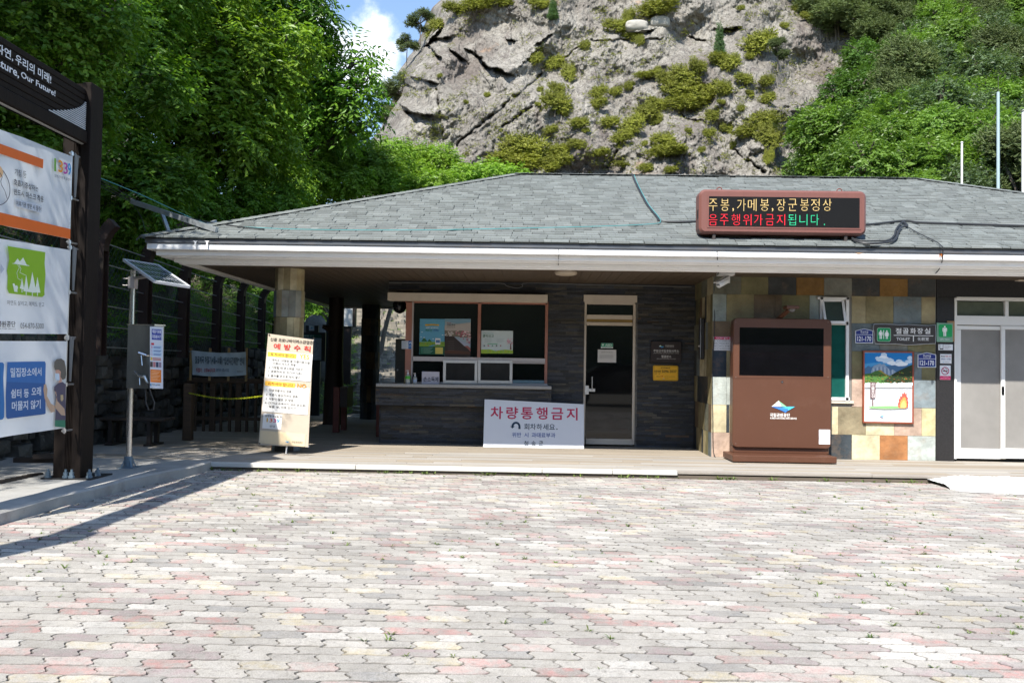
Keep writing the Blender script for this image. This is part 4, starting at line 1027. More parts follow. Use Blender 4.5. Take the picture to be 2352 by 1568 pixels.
pr.text('국가지점번호', R4(543, 808, 772, 848), '#4b3220', .01); pr.text('마바', R4(402, 880, 552, 942), '#43301c', .03); pr.text('5096', R4(570, 880, 734, 942), '#43301c', .01); pr.text('2037', R4(755, 880, 918, 942), '#43301c', .01)
pr.text('Ma', R4(415, 952, 458, 974), '#5c4626', 0); pr.text('Ba', R4(500, 952, 533, 974), '#5c4626', 0); pr.text('산악안전', R4(437, 1020, 515, 1042), '#5c4626', .02); pr.text('119', R4(528, 1008, 600, 1042), '#d02a1e', .05)
pr.text('공원사무소 054-870-5300', R4(628, 1022, 880, 1042), '#5c4626', 0); emblem(pr, A4(617), V4(1080), 4.5); pr.text('국립공원공단', R4(650, 1070, 725, 1084), '#5c4626', 0); pr.build('print', o)
# intercom on the return wall
mb = MB(); yy = 13.62; zc = Z(1612, 778, yy); mb.box(_tw-.075, _tw-.012, yy-.0, yy+.17, zc-.32, zc+.32, bev=.01)
o = thing('door_reader', 'narrow dark metal card reader box on the side wall of the tile wing', 'card reader', (_tw, yy, zc-.32)); mb.build('housing', mat('dark_box', (.03, .027, .025), rough=.4), o)
mb = MB(); mb.box(_tw-.08, _tw-.072, yy-.014, yy-.001, zc-.32, zc+.32); mb.build('trim', m_alu, o)
mb = MB(); mb.lathe((_tw-.075, yy+.07, zc-.11), [(.018, -.012), (.024, 0), (.018, .012)], 10); mb.build('button', m_alu, o)
# big 'no vehicles' board leaning on the wall
S2 = lambda z: (1900+z*.19558)/1.7415
V2 = lambda z: (1580+z*.19558)/1.7415
by0, by1 = 14.02, 14.22
zb_, zt_ = DECK+.002, DECK+.002+.79
xl0, xr0 = X(1110, by0, 1020), X(1341.5, by0, 1020)
n_ = Vector((0, -(zt_-zb_), (by1-by0))).normalized(); pz = Vector((xl0, by0, zb_))
o = thing('no_entry_board', 'white board with red Korean no-vehicles wording leaning by the office door', 'sign board', (X(1225, by0), by0, zb_))
mb = MB(); a = Vector((xl0+.0, by0, zb_)); b_ = Vector((xr0, by0, zb_)); c_ = hit(1341, 928, pz, n_); d_ = hit(1113, 916.5, pz, n_)
mb.prism([a, b_, c_, d_], -n_*.012, mi_side=1); mb.build('board', [mat('board_white', (.74, .76, .80), rough=.35, var=.015), m_char], o)
pr = Print(pz, n_, up=(0, by1-by0, zt_-zb_))
for ch, q in zip('차량통행금지', ((318, 232, 572, 484), (640, 237, 882, 488), (940, 245, 1185, 493), (1252, 245, 1484, 497), (1560, 258, 1805, 500), (1872, 258, 2098, 512))): pr.text(ch, (S2(q[0]), V2(q[1]), S2(q[2]), V2(q[3])), '#c23358', .025)
arc = [(838+92*math.cos(a), 640-100*math.sin(a)) for a in [math.pi*k/12 for k in range(13)]]; inn = [(838+50*math.cos(a), 640-58*math.sin(a)) for a in [math.pi*k/12 for k in range(12, -1, -1)]]
arc = [(932, 690)]+arc+[(745, 634), (720, 634), (765, 680), (812, 634), (790, 634)]+inn+[(888, 690)]
pr.poly([(S2(a), V2(b)) for a, b in arc], '#223a52', 1)
for ch, q in zip('회차하세요', ((1003, 578, 1110, 708), (1130, 582, 1245, 705), (1260, 584, 1372, 710), (1390, 586, 1500, 712), (1518, 592, 1636, 700))): pr.text(ch, (S2(q[0]), V2(q[1]), S2(q[2]), V2(q[3])), '#26394a', .008)
pr.disc(S2(1676), V2(692), 1.5, 1.5, '#26394a', 1)
for t, x0_, x1_, q in (('위반', 760, 945, 0), ('시', 1008, 1092, 3), ('과태료부과', 1158, 1642, 8)): pr.text(t, (S2(x0_), V2(758+q), S2(x1_), V2(858+q)), '#2f4f9c', .005)
for t, x0_ in (('청', 1003), ('송', 1155), ('군', 1306)): pr.text(t, (S2(x0_), V2(932+(x0_-1003)*.015), S2(x0_+86), V2(1030)), '#26394a', .005)
pr.build('print', o)
# ---- window posters, AED sign etc.
Z4 = lambda z: (1450+z*.574)/1.7415
ZV4 = lambda z: (1000+z*.574)/1.7415
WP = Y1+.055
P1 = lambda z: (1600+z*.2551)/1.7415
PV1 = lambda z: (1250+z*.2551)/1.7415
def RP(a, b, c, d): return (P1(a), PV1(b), P1(c), PV1(d))
def PP(pr, pts, c, lv): pr.poly([(P1(a), PV1(b)) for a, b in pts], c, lv)
m_paper = mat('paper_blue', hx('#5fa6c8'), rough=.5, var=.04, scale=2)
o, pr = sign('window_poster', 'light-blue hiking poster with green mountains in the left window pane', 'poster', RP(305, 97, 700, 657), WP, .003, m_paper, 'posters in the service window')
PP(pr, [(393, 183), (500, 178), (614, 186), (610, 208), (500, 200), (396, 210)], '#e6b82c', 0); pr.text('2020 국립공원', RP(430, 184, 580, 200), '#5c4a1a', 0, lv=1)
pr.text('쓰레기 되가져가고', RP(402, 226, 602, 253), '#eaf3f6', .03); pr.text('백두산', RP(400, 258, 505, 298), '#2f7a44', .04); pr.text('가자!', RP(520, 258, 606, 298), '#1f4f9a', .04)
PP(pr, [(305, 460), (700, 455), (700, 540), (305, 540)], '#7fa63f', 1); PP(pr, [(335, 452), (378, 378), (430, 455)], '#2f6b46', 2); PP(pr, [(430, 455), (458, 410), (500, 458)], '#2f6b46', 2); PP(pr, [(366, 400), (378, 378), (390, 402), (380, 398)], '#e6ecef', 3)
PP(pr, [(440, 528), (520, 506), (590, 500), (500, 528)], '#4f9ad0', 2); PP(pr, [(305, 528), (700, 532), (700, 657), (305, 657)], '#1d5a44', 3); PP(pr, [(553, 543), (674, 545), (672, 648), (553, 646)], '#d2c568', 4); PP(pr, [(553, 400), (634, 404), (632, 500), (553, 498)], '#eceee9', 4); PP(pr, [(562, 426), (626, 428), (626, 476), (562, 474)], '#5b7fae', 5)
for i in range(6): pr.rect(RP(332, 545+i*17, 358, 552+i*17), '#5a9a84', 4); pr.rect(RP(364, 545+i*17, 520-20*(i % 3), 550+i*17), '#7fae9c', 4)
for a, b in ((345, 305), (668, 352), (330, 380), (520, 412)): pr.disc(P1(a), PV1(b), 1.7, .7, '#e6f2f6', 1)
for i in range(14): a = 320+i*27; pr.disc(P1(a), PV1(478+(i*37) % 34), .6, 1.2, ('#c66a3a', '#27402c', '#2c4f8a')[i % 3], 3)
pr.build('print', o)
o, pr = sign('window_poster', 'photo-contest poster with pink blossom trees above a dark road in the left pane', 'poster', RP(700, 97, 1106, 690), WP-.002, .003, mat('paper_sky', hx('#9fb3bd'), rough=.5, var=.05, scale=2), 'posters in the service window')
PP(pr, [(700, 97), (1106, 97), (1106, 150), (900, 175), (700, 130)], '#7fa6bd', 0); PP(pr, [(700, 200), (1106, 160), (1106, 300), (700, 300)], '#b9b3ae', 1)
pr.text('제19회', RP(736, 152, 800, 174), '#9a4a58', .01, lv=2); pr.text('국립공원', RP(735, 178, 866, 208), '#3c4350', .02, lv=2); pr.text('사진공모전', RP(735, 214, 864, 238), '#4c525c', .0, lv=2)
PP(pr, [(700, 275), (780, 290), (900, 280), (1000, 285), (1106, 300), (1106, 400), (700, 360)], '#7d7568', 3)
r = random.Random(3)
for i in range(90):
    a, b = 870+r.random()*230, 285+r.random()*200
    if b-285 > (a-820)*.75: continue
    pr.disc(P1(a), PV1(b), 1.5+r.random()*1.5, .8+r.random(), r.choice(['#b86a7a', '#d3a3aa', '#e2cfd0', '#9c5562', '#c9b0ac']), 4, n=8)
for i in range(30): a, b = 705+r.random()*130, 300+r.random()*65; pr.disc(P1(a), PV1(b), 1.6, 1., r.choice(['#cfc8c2', '#a9a39c', '#e4ddd8']), 4, n=8)
PP(pr, [(700, 360), (850, 375), (1010, 500), (1100, 600), (1104, 690), (700, 690)], '#3b3330', 5); PP(pr, [(852, 380), (960, 440), (1090, 495), (1060, 520), (1010, 525)], '#a9b3c6', 6); PP(pr, [(1010, 525), (1060, 518), (1104, 560), (1104, 610), (1060, 560)], '#a3645c', 6)
PP(pr, [(700, 595), (850, 588), (1080, 610), (1104, 640), (1104, 655), (700, 640)], '#55392d', 6)
for i in range(5): pr.rect(RP(748, 450+i*34, 850, 454+i*34), '#6b625e', 6)
pr.build('print', o)
o, pr = sign('window_poster', 'white landscape poster with green lettering and a pink tree in the right pane', 'poster', RP(1270, 282, 1770, 640), WP, .003, m_paper and mat('paper_white', hx('#c9d6d6'), rough=.5, var=.03), 'posters in the service window')
pr.text('공익신고', RP(1297, 345, 1472, 388), '#2f6b4a', .03); pr.text('공직자의 청렴한 생활', RP(1300, 318, 1466, 334), '#6fb5b5', 0)
for i in range(4):
    for c0_ in (1325, 1515): pr.rect(RP(c0_, 412+i*15, c0_+120-25*(i % 2), 416+i*15), '#a9b5b5', 0)
pr.rect(RP(1372, 483, 1528, 495), '#6bb58a', 0)
PP(pr, [(1270, 580), (1400, 575), (1500, 600), (1640, 580), (1770, 592), (1770, 640), (1270, 640)], '#9fbf45', 1); PP(pr, [(1722, 580), (1730, 500), (1712, 460), (1736, 490), (1755, 450), (1744, 510), (1750, 580)], '#7a5550', 2)
for i in range(26): pr.disc(P1(1680+r.random()*85), PV1(410+r.random()*85), 1.5, .8, r.choice(['#d9a0ae', '#e3bcc4', '#c97f92']), 3, n=7)
for i in range(5): pr.disc(P1(1322+i*64), PV1(517), 1.8, 1.3, ('#4a4f55', '#c05a6a', '#3f8f78', '#3b3f48', '#9a4a58')[i], 1); pr.rect(RP(1303+i*64, 530, 1340+i*64, 534), '#97a3a3', 1)
for i in range(9): pr.disc(P1(1380+i*40), PV1(600+8*(i % 3)), .6, 1.6, ('#3f77b5', '#c05a4a', '#3f8f58')[i % 3], 2, n=8)
pr.build('print', o)
DR = lambda z: (2330+z*.4144)/1.7415
DV = lambda z: (1150+z*.4144)/1.7415
DP = DY+.012
o, pr = sign('aed_sticker', 'green AED sticker with a white heart on the glass office door', 'sticker', (DR(178), DV(536), DR(295), DV(584)), DP, .003, m_wht)
pr.rect((DR(179), DV(537), DR(294), DV(572)), '#3f9a74', 0); pr.text('AED', (DR(218), DV(543), DR(284), DV(565)), '#e6efe9', .02); pr.disc(DR(193), DV(549), 1.2, 1.2, '#e6efe9', 1); pr.disc(DR(201), DV(549), 1.2, 1.2, '#e6efe9', 1); pr.poly([(DR(188), DV(551)), (DR(206), DV(551)), (DR(197), DV(565))], '#e6efe9', 1); pr.text('자동심장충격기 설치', (DR(192), DV(575), DR(282), DV(582)), '#3f9a74', 0); pr.build('print', o)
o, pr = sign('paper_notice', 'white sheet of paper taped below the green AED sticker on the door', 'notice', (DR(147), DV(598), DR(325), DV(722)), DP-.002, .002, mat('paper', hx('#cfccc6'), rough=.7, var=.03))
pr.text('출입제한 조치 시행 안내', (DR(182), DV(618), DR(290), DV(630)), '#8a8680', .01)
for i in range(4): pr.rect((DR(165), DV(652+i*9), DR(298-10*(i == 3)), DV(655+i*9)), '#aeaba4', 1)
pr.build('print', o)
# hand sanitiser card and bottles, notice plate on the counter
cz = zt(885.5, 14.2)
def onc(px, y): return X(px, y, 880)
o = thing('counter_card', 'white card reading hand sanitiser standing on the granite counter', 'card', (onc(989, 14.33), 14.33, cz)); mb = MB(); mb.box(onc(968.5, 14.33), onc(1009, 14.33), 14.33, 14.337, cz, cz+28.5*14.33/F, bev=.001); mb.build('card', mat('card_white', hx('#c3c0cc'), rough=.3, var=.02), o)
pr = Print((0, 14.33, 0), (0, -1, 0)); pr.text('손소독제', (972.5, 865, 1007, 876.5), '#33343f', .02); pr.build('print', o)
mb = MB(); mb.box(onc(968, 14.34), onc(1009.5, 14.34), 14.337, 14.40, cz, cz+.006); mb.build('foot', m_glass, o)
m_clear = mat('clear_plastic', (.42, .44, .42), rough=.15, var=.1); m_grn = mat('green_label', hx('#4fb53a'), rough=.4)
def bottle(px, h, lab, green):
    y = 14.30; x = onc(px, y); o = thing('sanitiser_bottle', lab, 'bottle', (x, y, cz), 'pump bottles of hand sanitiser'); s = h/.2
    mb = MB(); mb.lathe((x, y, cz), [(.036*s, 0), (.038*s, .008*s), (.038*s, .10*s), (.034*s, .118*s), (.014*s, .135*s), (.014*s, .145*s)], 14); mb.build('bottle_body', m_clear, o, smooth=True)
    mb = MB(); mb.lathe((x, y, cz+.145*s), [(.017*s, 0), (.017*s, .016*s), (.006*s, .018*s), (.006*s, .042*s), (.012*s, .043*s), (.012*s, .052*s)], 10); mb.beam((x, y, cz+.193*s), (x-.03*s, y-.02, cz+.188*s), .009, .008); mb.build('pump', mat('pump_white', (.7, .7, .72), rough=.4), o)
    mb = MB(); z0_, z1_ = ((.068, .112) if green else (.03, .085)); mb.lathe((x, y, cz), [(.0386*s, z0_*s), (.0386*s, z1_*s)], 14); mb.build('label_band', m_grn if green else mat('blue_white_label', hx('#a9b6cc'), rough=.4), o, smooth=True)
bottle(936.5, .225, 'pump bottle of sanitiser with a green band on the counter', True); bottle(953, .18, 'shorter clear pump bottle beside the green-banded one', False)
o, pr = sign('counter_plate', 'small mirror-like notice plate standing behind the green sanitiser bottle', 'plate', (928, 866, 943, 885.5), 14.40, .006, mat('pale_mirror', hx('#8c8a70'), rough=.2, metal=.6, var=.3, scale=8))
for i in range(5): pr.rect((929.5, 869+i*3.1, 933, 869.8+i*3.1), '#45422f', 0); pr.rect((934.5, 869+i*3.1, 941.5, 869.8+i*3.1), '#45422f', 0)
pr.build('print', o)
# cctv sticker on the window jamb
o, pr = sign('cctv_sticker', 'small white and blue CCTV sticker on the left jamb of the service window', 'sticker', RP(24, 443, 188, 568), Y1-.006, .002, mat('sticker_white', hx('#c3ccd8'), rough=.4, var=.02))
pr.rect(RP(132, 444, 187, 567), '#1d66b0', 0); pr.text('CCTV', RP(136, 508, 184, 524), '#dce8f5', .02); pr.text('녹화중', RP(138, 530, 184, 542), '#dce8f5', .01); PP(pr, [(142, 470), (165, 460), (172, 475), (150, 486)], '#e8f0f8', 1); pr.rect(RP(178, 462, 182, 492), '#e8f0f8', 1)
for i in range(6): pr.rect(RP(30, 458+i*18, 118-20*(i % 2), 461+i*18), '#6b7480', 0)
pr.build('print', o)
# dome camera by the service window and bullet camera under the eave
m_cam = mat('camera_white', (.66, .66, .65), rough=.35, var=.04)
x = X(916, 14.9); z_ = Z(916, 688, 14.9)
o = thing('dome_camera', 'black dome camera hanging by the left end of the service window', 'camera', (x, 14.9, z_-.25)); mb = MB()
mb.box(X(906, 14.9), X(926, 14.9)+.03, 14.8, 15.0, z_-.0, SZ-.12); mb.build('bracket', m_cream, o)
mb = MB(); mb.lathe((x, 14.9, z_-.24), [(.02, 0), (.08, .03), (.115, .09), (.12, .16), (.10, .2), (.1, .24)], 18); mb.build('dome', mat('black_plastic', (.01, .01, .011), rough=.2), o, smooth=True)
cyx = 12.5; pm = P(1664, 640, cyx)
o = thing('bullet_camera', 'white bullet security camera hanging from the eave corner left of the kiosk', 'camera', (pm.x, cyx, pm.z-.15)); mb = MB()
mb.box(X(1647, cyx), X(1684, cyx), cyx-.08, cyx+.10, Z(1664, 633, cyx), SZ-.002, bev=.008); mb.lathe((X(1672, cyx), cyx, Z(1672, 650, cyx)), [(.022, 0), (.022, .09), (.03, .1)], 10); mb.build('mount', m_cam, o)
a = Vector((X(1668, cyx), cyx-.02, Z(1668, 644, cyx))); d = Vector((-.155, -.12, -.085)); mb = MB(); mb.tube([a, a+d*.95, a+d*1.0], [.043, .043, .036], 12); mb.beam(a+Vector((0, 0, .05)), a+d*1.18+Vector((0, 0, .052)), .105, .012)
mb.build('camera_body', m_cam, o, smooth=True); mb = MB(); mb.lathe((a+d*1.0), [(.03, -.004), (.03, .004)], 12); mb.build('lens', m_glass, o)
# round ceiling lamp
x, y = X(1300, 12.75, 625), 12.75
mb = MB(); mb.lathe((x, y, SZ-.055), [(.10, 0), (.15, .012), (.165, .03), (.165, .055)], 24); tag(mb.build('ceiling_lamp', mat('lamp_cream', hx('#b9ab98'), rough=.4, var=.04), smooth=True), 'flat round cream lamp on the soffit above the office front', 'lamp')
# thin cable under the soffit and down the front
sq = [(893, 649), (1010, 649.5), (1142, 649.8), (1165, 657), (1186, 661.5), (1200, 658), (1210, 650), (1320, 653), (1460, 656), (1588, 659)]
cable('wall_cable', [P(a, b, YW-.05) for a, b in sq], .004, m_grayc, 'thin white cable strung along the top of the dark slate wall')
# cables on the roof
def onroof(px, py, lift=.012):           # sight line meets the front slope
    k = 2.02/5.0; n = Vector((0, -k, 1)); return hit(px, py, (0, 11.73, ztop+.03+lift), n)
Rz = lambda z: (2600+z*.636)/1.7415
Rv = lambda z: (650+z*.636)/1.7415
cable('roof_cable', [onroof(1452, 400), onroof(1462, 425), onroof(1485, 468), onroof(1508, 497), onroof(1516, 507), onroof(1560, 509.5), onroof(1612, 508)], .016, m_rub, 'thick black cable coming over the ridge to the message board', group='cables on the roof')
cable('roof_cable', [onroof(1456, 400, .02), onroof(1466, 425, .02), onroof(1489, 468, .02), onroof(1512, 497, .02), onroof(1517, 509, .02), onroof(1500, 514, .02), onroof(1400, 519, .02), onroof(1200, 524), onroof(950, 528.5), onroof(700, 527), onroof(560, 521), P(470, 512, 13.), P(330, 450, 12.5), P(228, 408, 12)], .006, m_teal, 'thin pale-blue cable lying across the front slope of the roof', group='cables on the roof')
cable('roof_cable', [onroof(Rx, Ry, .02) for Rx, Ry in [(Rz(a), Rv(b)) for a, b in ((1350, 392), (1450, 383), (1560, 370), (1620, 368), (1700, 378), (1900, 385), (2200, 394), (2352, 399), (2700, 412))]], .017, m_rub, 'long black cable running right from the message board', group='cables on the roof')
cable('roof_cable', [onroof(Rz(a), Rv(b), .03) for a, b in ((1270, 475), (1300, 497), (1360, 508), (1440, 507), (1510, 498), (1545, 478), (1560, 440), (1580, 408), (1618, 396), (1590, 372))], .017, m_rub, 'black cable looping below the right end of the message board', group='cables on the roof')
cable('roof_cable', [onroof(Rz(a), Rv(b), .03) for a, b in ((1280, 480), (1330, 492), (1430, 492), (1500, 488), (1535, 460), (1548, 420), (1575, 385), (1600, 372))], .013, m_rub, 'second black cable inside the loop right of the message board', group='cables on the roof')
ed = [onroof(Rz(a), Rv(b), .02) for a, b in ((1600, 392), (1680, 440), (1760, 478), (1810, 505), (1838, 530))]+[P(Rz(1843), Rv(545), 11.72), P(Rz(1842), Rv(590), 11.72), P(Rz(1832), Rv(640), 11.9), P(Rz(1808), Rv(685), 12.0), P(Rz(1780), Rv(700), 12.2), P(Rz(1756), Rv(697), 12.4)]
cable('roof_cable', ed, .007, m_rub, 'thin black cable hanging over the white eave right of the message board', group='cables on the roof')
cable('wall_cable', [P(1647, 578, 11.72), P(1648, 600, 11.9), P(1650, 626, 12.3), P(1641, 650, YT-.05), P(1641, 760, YT-.03), P(1636, 860, YT-.03), P(1637, 960, YT-.03), P(1638, 1030, YT-.03), P(1643, 1050, YT-.06)], .006, m_rub, 'thin black cable down the corner of the tile wall')
cable('wall_cable', [P(1283, 572, 11.72), P(1283, 600, 11.9), P(1281, 622, 12.3)], .004, m_rub, 'short black wire crossing the white eave above the ceiling lamp')
# lightning rod and flag poles behind the station
def pole(px, ytop, ybot, Y, r, lab, m, rod=False):
    a, b_ = P(px, ybot+60, Y), P(px, ytop, Y); o = thing('flag_pole' if not rod else 'lightning_rod', lab, 'pole', (a.x, Y, 0)); mb = MB()
    mb.tube([(a.x, Y, 0), (a.x, Y, b_.z)], [r, r*.8], 12); mb.build('pole', m, o, smooth=True)
    if rod:
        mb = MB(); mb.tube([(a.x, Y, b_.z), (a.x, Y, b_.z+.45)], .008, 6)
        for k in range(4): an = k*1.57+.6; mb.tube([(a.x, Y, b_.z+.05), (a.x+.16*math.cos(an), Y+.16*math.sin(an), b_.z+.13)], .006, 5)
        mb.build('prongs', m_dsteel, o)
    else:
        mb = MB(); mb.lathe((a.x, Y, b_.z-.01), [(.01, 0), (r*1.3, .02), (.02, .05)], 10); mb.build('finial', m, o, smooth=True)
pole(2292.5, 212, 430, 24, .05, 'tall pale-blue lightning pole rising behind the right end of the roof', mat('pale_blue_steel', hx('#9fb3b8'), rough=.5, var=.05), True)
pole(2209, 329, 418, 24, .034, 'short white pole behind the right slope of the roof', m_upvc)
pole(2351.5, 256, 440, 24, .07, 'thick white pole cut by the right edge of the picture', m_upvc)

# rust streak and old caulk on the eave
pr = Print((0, 11.765, 0), (0, -1, 0)); pr.poly([(2153, 579), (2158, 584), (2157, 592), (2161, 585), (2163, 592), (2167, 583), (2174, 580), (2190, 579), (2175, 578)], '#b4662f', 0); pr.poly([(1960, 579), (1972, 583), (1990, 579)], '#c9a27c', 0)
o = pr.mb.build('rust_stain', pr.mats, B)
pr = Print((0, 11.743, 0), (0, -1, 0))
for x in (446, 473): pr.poly([(x-3, 553), (x+8, 553), (x+5, 556), (x+4, 566), (x, 566), (x+1, 556)], '#e4e4e2', 0)
pr.mb.build('caulk_drips', pr.mats, B)
ko = [q for q in bpy.data.objects if q.name == 'information_kiosk'][0]
pr = Print((0, KY0-.001, 0), (0, -1, 0)); pr.line([(1684, 868.5), (1909, 868.5)], .5, '#33201a', 0)
for a, b in ((1690, 740), (1902, 740), (1690, 1018), (1902, 1018), (1690, 866), (1902, 866)): pr.disc(a, b, .9, .9, '#8a8078', 1, n=8)
pr.build('seam_and_screws', ko)
# ================================================================== LEANING BANNER, ENTRANCE SIGN, DISPENSER
# banner on a stand leaning before the column
m_ban = mat('banner_cloth', hx('#c9bba8'), rough=.6, var=.03, trans=.15)
bY = 12.45
cs = [(593.5, 1021), (708, 1026.5), (719.5, 780), (616, 766)]          # BL BR TR TL
o = thing('leaning_banner', 'tall beige health-advice banner tilted before the stone-clad column', 'banner', (X(650, bY), bY, DECK))
B3 = [P(*c, bY) for c in cs]; B3[2] += Vector((0, .10, 0)); B3[3] += Vector((0, .10, 0)); B3[2] = hit(cs[2][0], cs[2][1], (0, bY+.10, B3[2].z), (0, -1, 0)); B3[3] = hit(cs[3][0], cs[3][1], (0, bY+.10, B3[3].z), (0, -1, 0))
nb = (B3[1]-B3[0]).cross(B3[3]-B3[0]).normalized(); nb = -nb if nb.y > 0 else nb
mb = MB(); mb.prism(B3, -nb*.004); mb.build('cloth', m_ban, o)
u = lambda zx, zy: ((900+zx*.574)/1.7415, (1000+zy*.574)/1.7415)
pr = Print(B3[0], nb)
# local axes of the banner in the zoomed picture: origin top-left corner
TLz, TRz, BLz = (300, 580), (629, 607), (232, 1355)
def bp(a, b): return u(TLz[0]+a*(TRz[0]-TLz[0])+b*(BLz[0]-TLz[0]), TLz[1]+a*(TRz[1]-TLz[1])+b*(BLz[1]-TLz[1]))
def bq(r): a0, b0, a1, b1 = r; return [bp(a0, b1), bp(a1, b1), bp(a1, b0), bp(a0, b0)]
def bt(t, r, m, bold=0., lv=3): pr.text(t, None, m, bold, lv, quad=bq(r))
def br(r, m, lv=1): pr.poly(bq(r), m, lv)
br((.02, .155, .98, .40), '#d3d2cf'); br((.02, .46, .98, .70), '#d6d5d2'); br((.05, .715, .45, .85), '#eceae6')
bt('신종 코로나바이러스감염증', (.06, .035, .96, .067), '#33302f', .02)
for ch, a in zip('예방수칙', (.14, .36, .57, .78)): bt(ch, (a, .083, a+.14, .135), '#c8342c', .05)
br((.03, .163, .64, .205), '#f0c94a', 2); bt('꼭 하셔야 합니다', (.09, .17, .60, .199), '#33302f', .02); bt('YES', (.70, .162, .91, .202), '#b8a71c', .05)
for t, r_ in (('1. 대피소, 야영장 등 다중이용시설', (.07, .222, .93, .246)), ('이용시 마스크 착용', (.16, .252, .64, .274)), ('2. 기침할 때 옷소매로 가리기', (.07, .288, .80, .312)), ('3. 꼼꼼하게 손 씻기(수시로)', (.07, .325, .78, .349)), ('4. 음식물 손으로 먹지 말기', (.07, .362, .76, .386))): bt(t, r_, '#4a4641', .01)
br((.03, .425, .66, .468), '#f2b94a', 2); bt('피하셔야 합니다', (.09, .432, .62, .461), '#6a3c14', .02); bt('NO', (.71, .424, .90, .464), '#d98d1f', .05)
for t, r_ in (('1. 야생생물과의 접촉', (.07, .492, .60, .516)), ('2. 호흡기 증상자와의 접촉', (.07, .532, .74, .556)), ('3. 사람이 많은 곳 방문', (.07, .57, .66, .594)), ('4. (씻거나 소독하지 않은 손으로)', (.06, .608, .93, .632)), ('얼굴, 눈, 피부 만지기', (.15, .638, .73, .662))): bt(t, r_, '#6b655e', .01)
bt('감염병 의심될 땐', (.09, .725, .44, .745), '#6b655e', .01)
for ch, a, c_ in (('1', .11, '#e4b52c'), ('3', .19, '#e06a3a'), ('3', .27, '#c94f8e'), ('9', .34, '#3f9ad0')): bt(ch, (a+.02*(ch == '1'), .755, a+(.045 if ch == '1' else .065), .79), c_, .03)
bt('상담', (.20, .815, .32, .835), '#6b655e', .01); br((.02, .87, .98, .985), '#e0cba6', 1)
c_ = bp(.60, .95); emblem(pr, c_[0], c_[1], 11, 3); bt('국립공원공단', (.70, .94, .93, .96), '#5c6068', .01)
pr.build('print', o)
mb = MB()
for q in (cs): 
    pass
for a, b in ((.03, .012), (.97, .012), (.03, .988), (.97, .988)):
    c_ = pr.pt(*bp(a, b), 2); mb.tube([c_+nb*.001, c_+nb*.008], .010, 10)
mb.build('grommet', m_dsteel, o)
mb = MB(); bb = P(657, 1036, bY+.03); mb.tube([(bb.x, bY+.03, DECK), (bb.x+.012, bY+.03, .22), (bb.x+.03, bY+.16, 1.5)], .012, 8); mb.tube([B3[3]-nb*.02, B3[1]-nb*.02], .009, 6); mb.tube([B3[2]-nb*.02, B3[0]-nb*.02], .009, 6)
mb.build('stand', m_upvc, o)

# ---- entrance sign: timber board and three cloth banners between posts running towards the camera
m_post = mat('dark_timber', hx('#19120e'), rough=.7, spec=.2, var=.25, scale=2.5, stretch=(6, 6, .5), bump=.2, bscale=20)
PY = G(185, 1100, .12).y; PX0, PX1 = X(121, PY, 1090), X(186, PY, 1090); ztp = Z(200, 190, PY)
SX = (PX0+PX1)/2
o = thing('entrance_sign', 'large dark timber park entrance sign with a lettered top board on steel-bolted posts', 'sign', (SX, PY, .115))
def spost(y0, y1, name='post'):
    mb = MB(); w = (PX1-PX0); n = 4
    mb.box(PX0+.01, PX1-.01, y0+.01, y1-.01, .13, ztp-.01)
    mb.box(PX0, PX0+w*.42, y0, y1, .13, ztp-.03, bev=.006); mb.box(PX0+w*.66, PX1, y0-.015, y1, .13, ztp, bev=.006)
    for k in range(4): xx = PX0+w*(.44+.055*k); mb.box(xx, xx+w*.035, y0-.002, y1, .13, ztp-.04, bev=.003)
    return mb.build(name, m_post, o)
spost(PY, PY+.25); spost(3.2, 3.5)
for yq in (PY, 3.2):
    mb = MB(); mb.box(PX0-.10, PX1+.14, yq-.06, yq+.42, .118, .134, bev=.003)
    pl_ = mb.build('base_plate', mat('black_plate', (.03, .03, .032), rough=.5, metal=.4, var=.3), o)
    for bx_, by_ in ((PX0-.04, yq-.02), (PX0+.15, yq-.02), (PX1-.09, yq-.02), (PX1+.08, yq+.2), (PX1+.08, yq+.02)):
        mb = MB(); mb.lathe((bx_, by_, .134), [(.035, 0), (.035, .02), (.026, .022), (.026, .06), (.014, .062), (.014, .09)], 8); mb.build('bolt', mat('zinc_blue', hx('#6d7f8c'), rough=.5, metal=.4), pl_)
BX = PX1-.06                                    # sign face plane x = BX, facing +x
def HX(px, py, x=None): return hit(px, py, (BX if x is None else x, 0, 0), (1, 0, 0))
# top board
zt1 = HX(178, 192).z; zt0 = HX(158, 312).z; yb1 = PY-.02
mb = MB(); nb_ = 7; 
for k in range(nb_):
    za = zt0+.14+(zt1-zt0-.14)*k/nb_; zb_ = zt0+.14+(zt1-zt0-.14)*(k+1)/nb_-.006
    mb.box(BX-.09, BX-.0, 3.2, yb1, za, zb_, bev=.006)
mb.box(BX-.08, BX-.02, 3.2, yb1, zt0, zt1-.02); mb.box(BX-.1, BX+.03, 3.2, yb1+.01, zt0, zt0+.13, bev=.01)
mb.build('top_board', m_post, o)
pr = Print((BX, 0, 0), (1, 0, 0))
def bq4(*p): return [p[0], p[1], p[2], p[3]]     # BL BR TR TL in the picture
H1 = lambda x, y: ((x*.3189)/1.7415, (y*.3189)/1.7415)
def run(t, ztop_, zbot, yl, yr, m, bold):        # text given by world y extent (yl nearer the camera = left) and heights
    v, f = glyphs(t, bold); p0 = BX+.006
    pr.mb.add([(p0, yl+(yr-yl)*a, zbot+(ztop_-zbot)*b) for a, b in v], f, pr.mi(m))
e1 = HX(*H1(630, 1050)); t1 = HX(*H1(630, 940)); g1 = HX(*H1(455, 840)); b1 = HX(*H1(600, 1040))
kz1, kz0 = HX(*H1(600, 922)).z, HX(*H1(600, 1042)).z
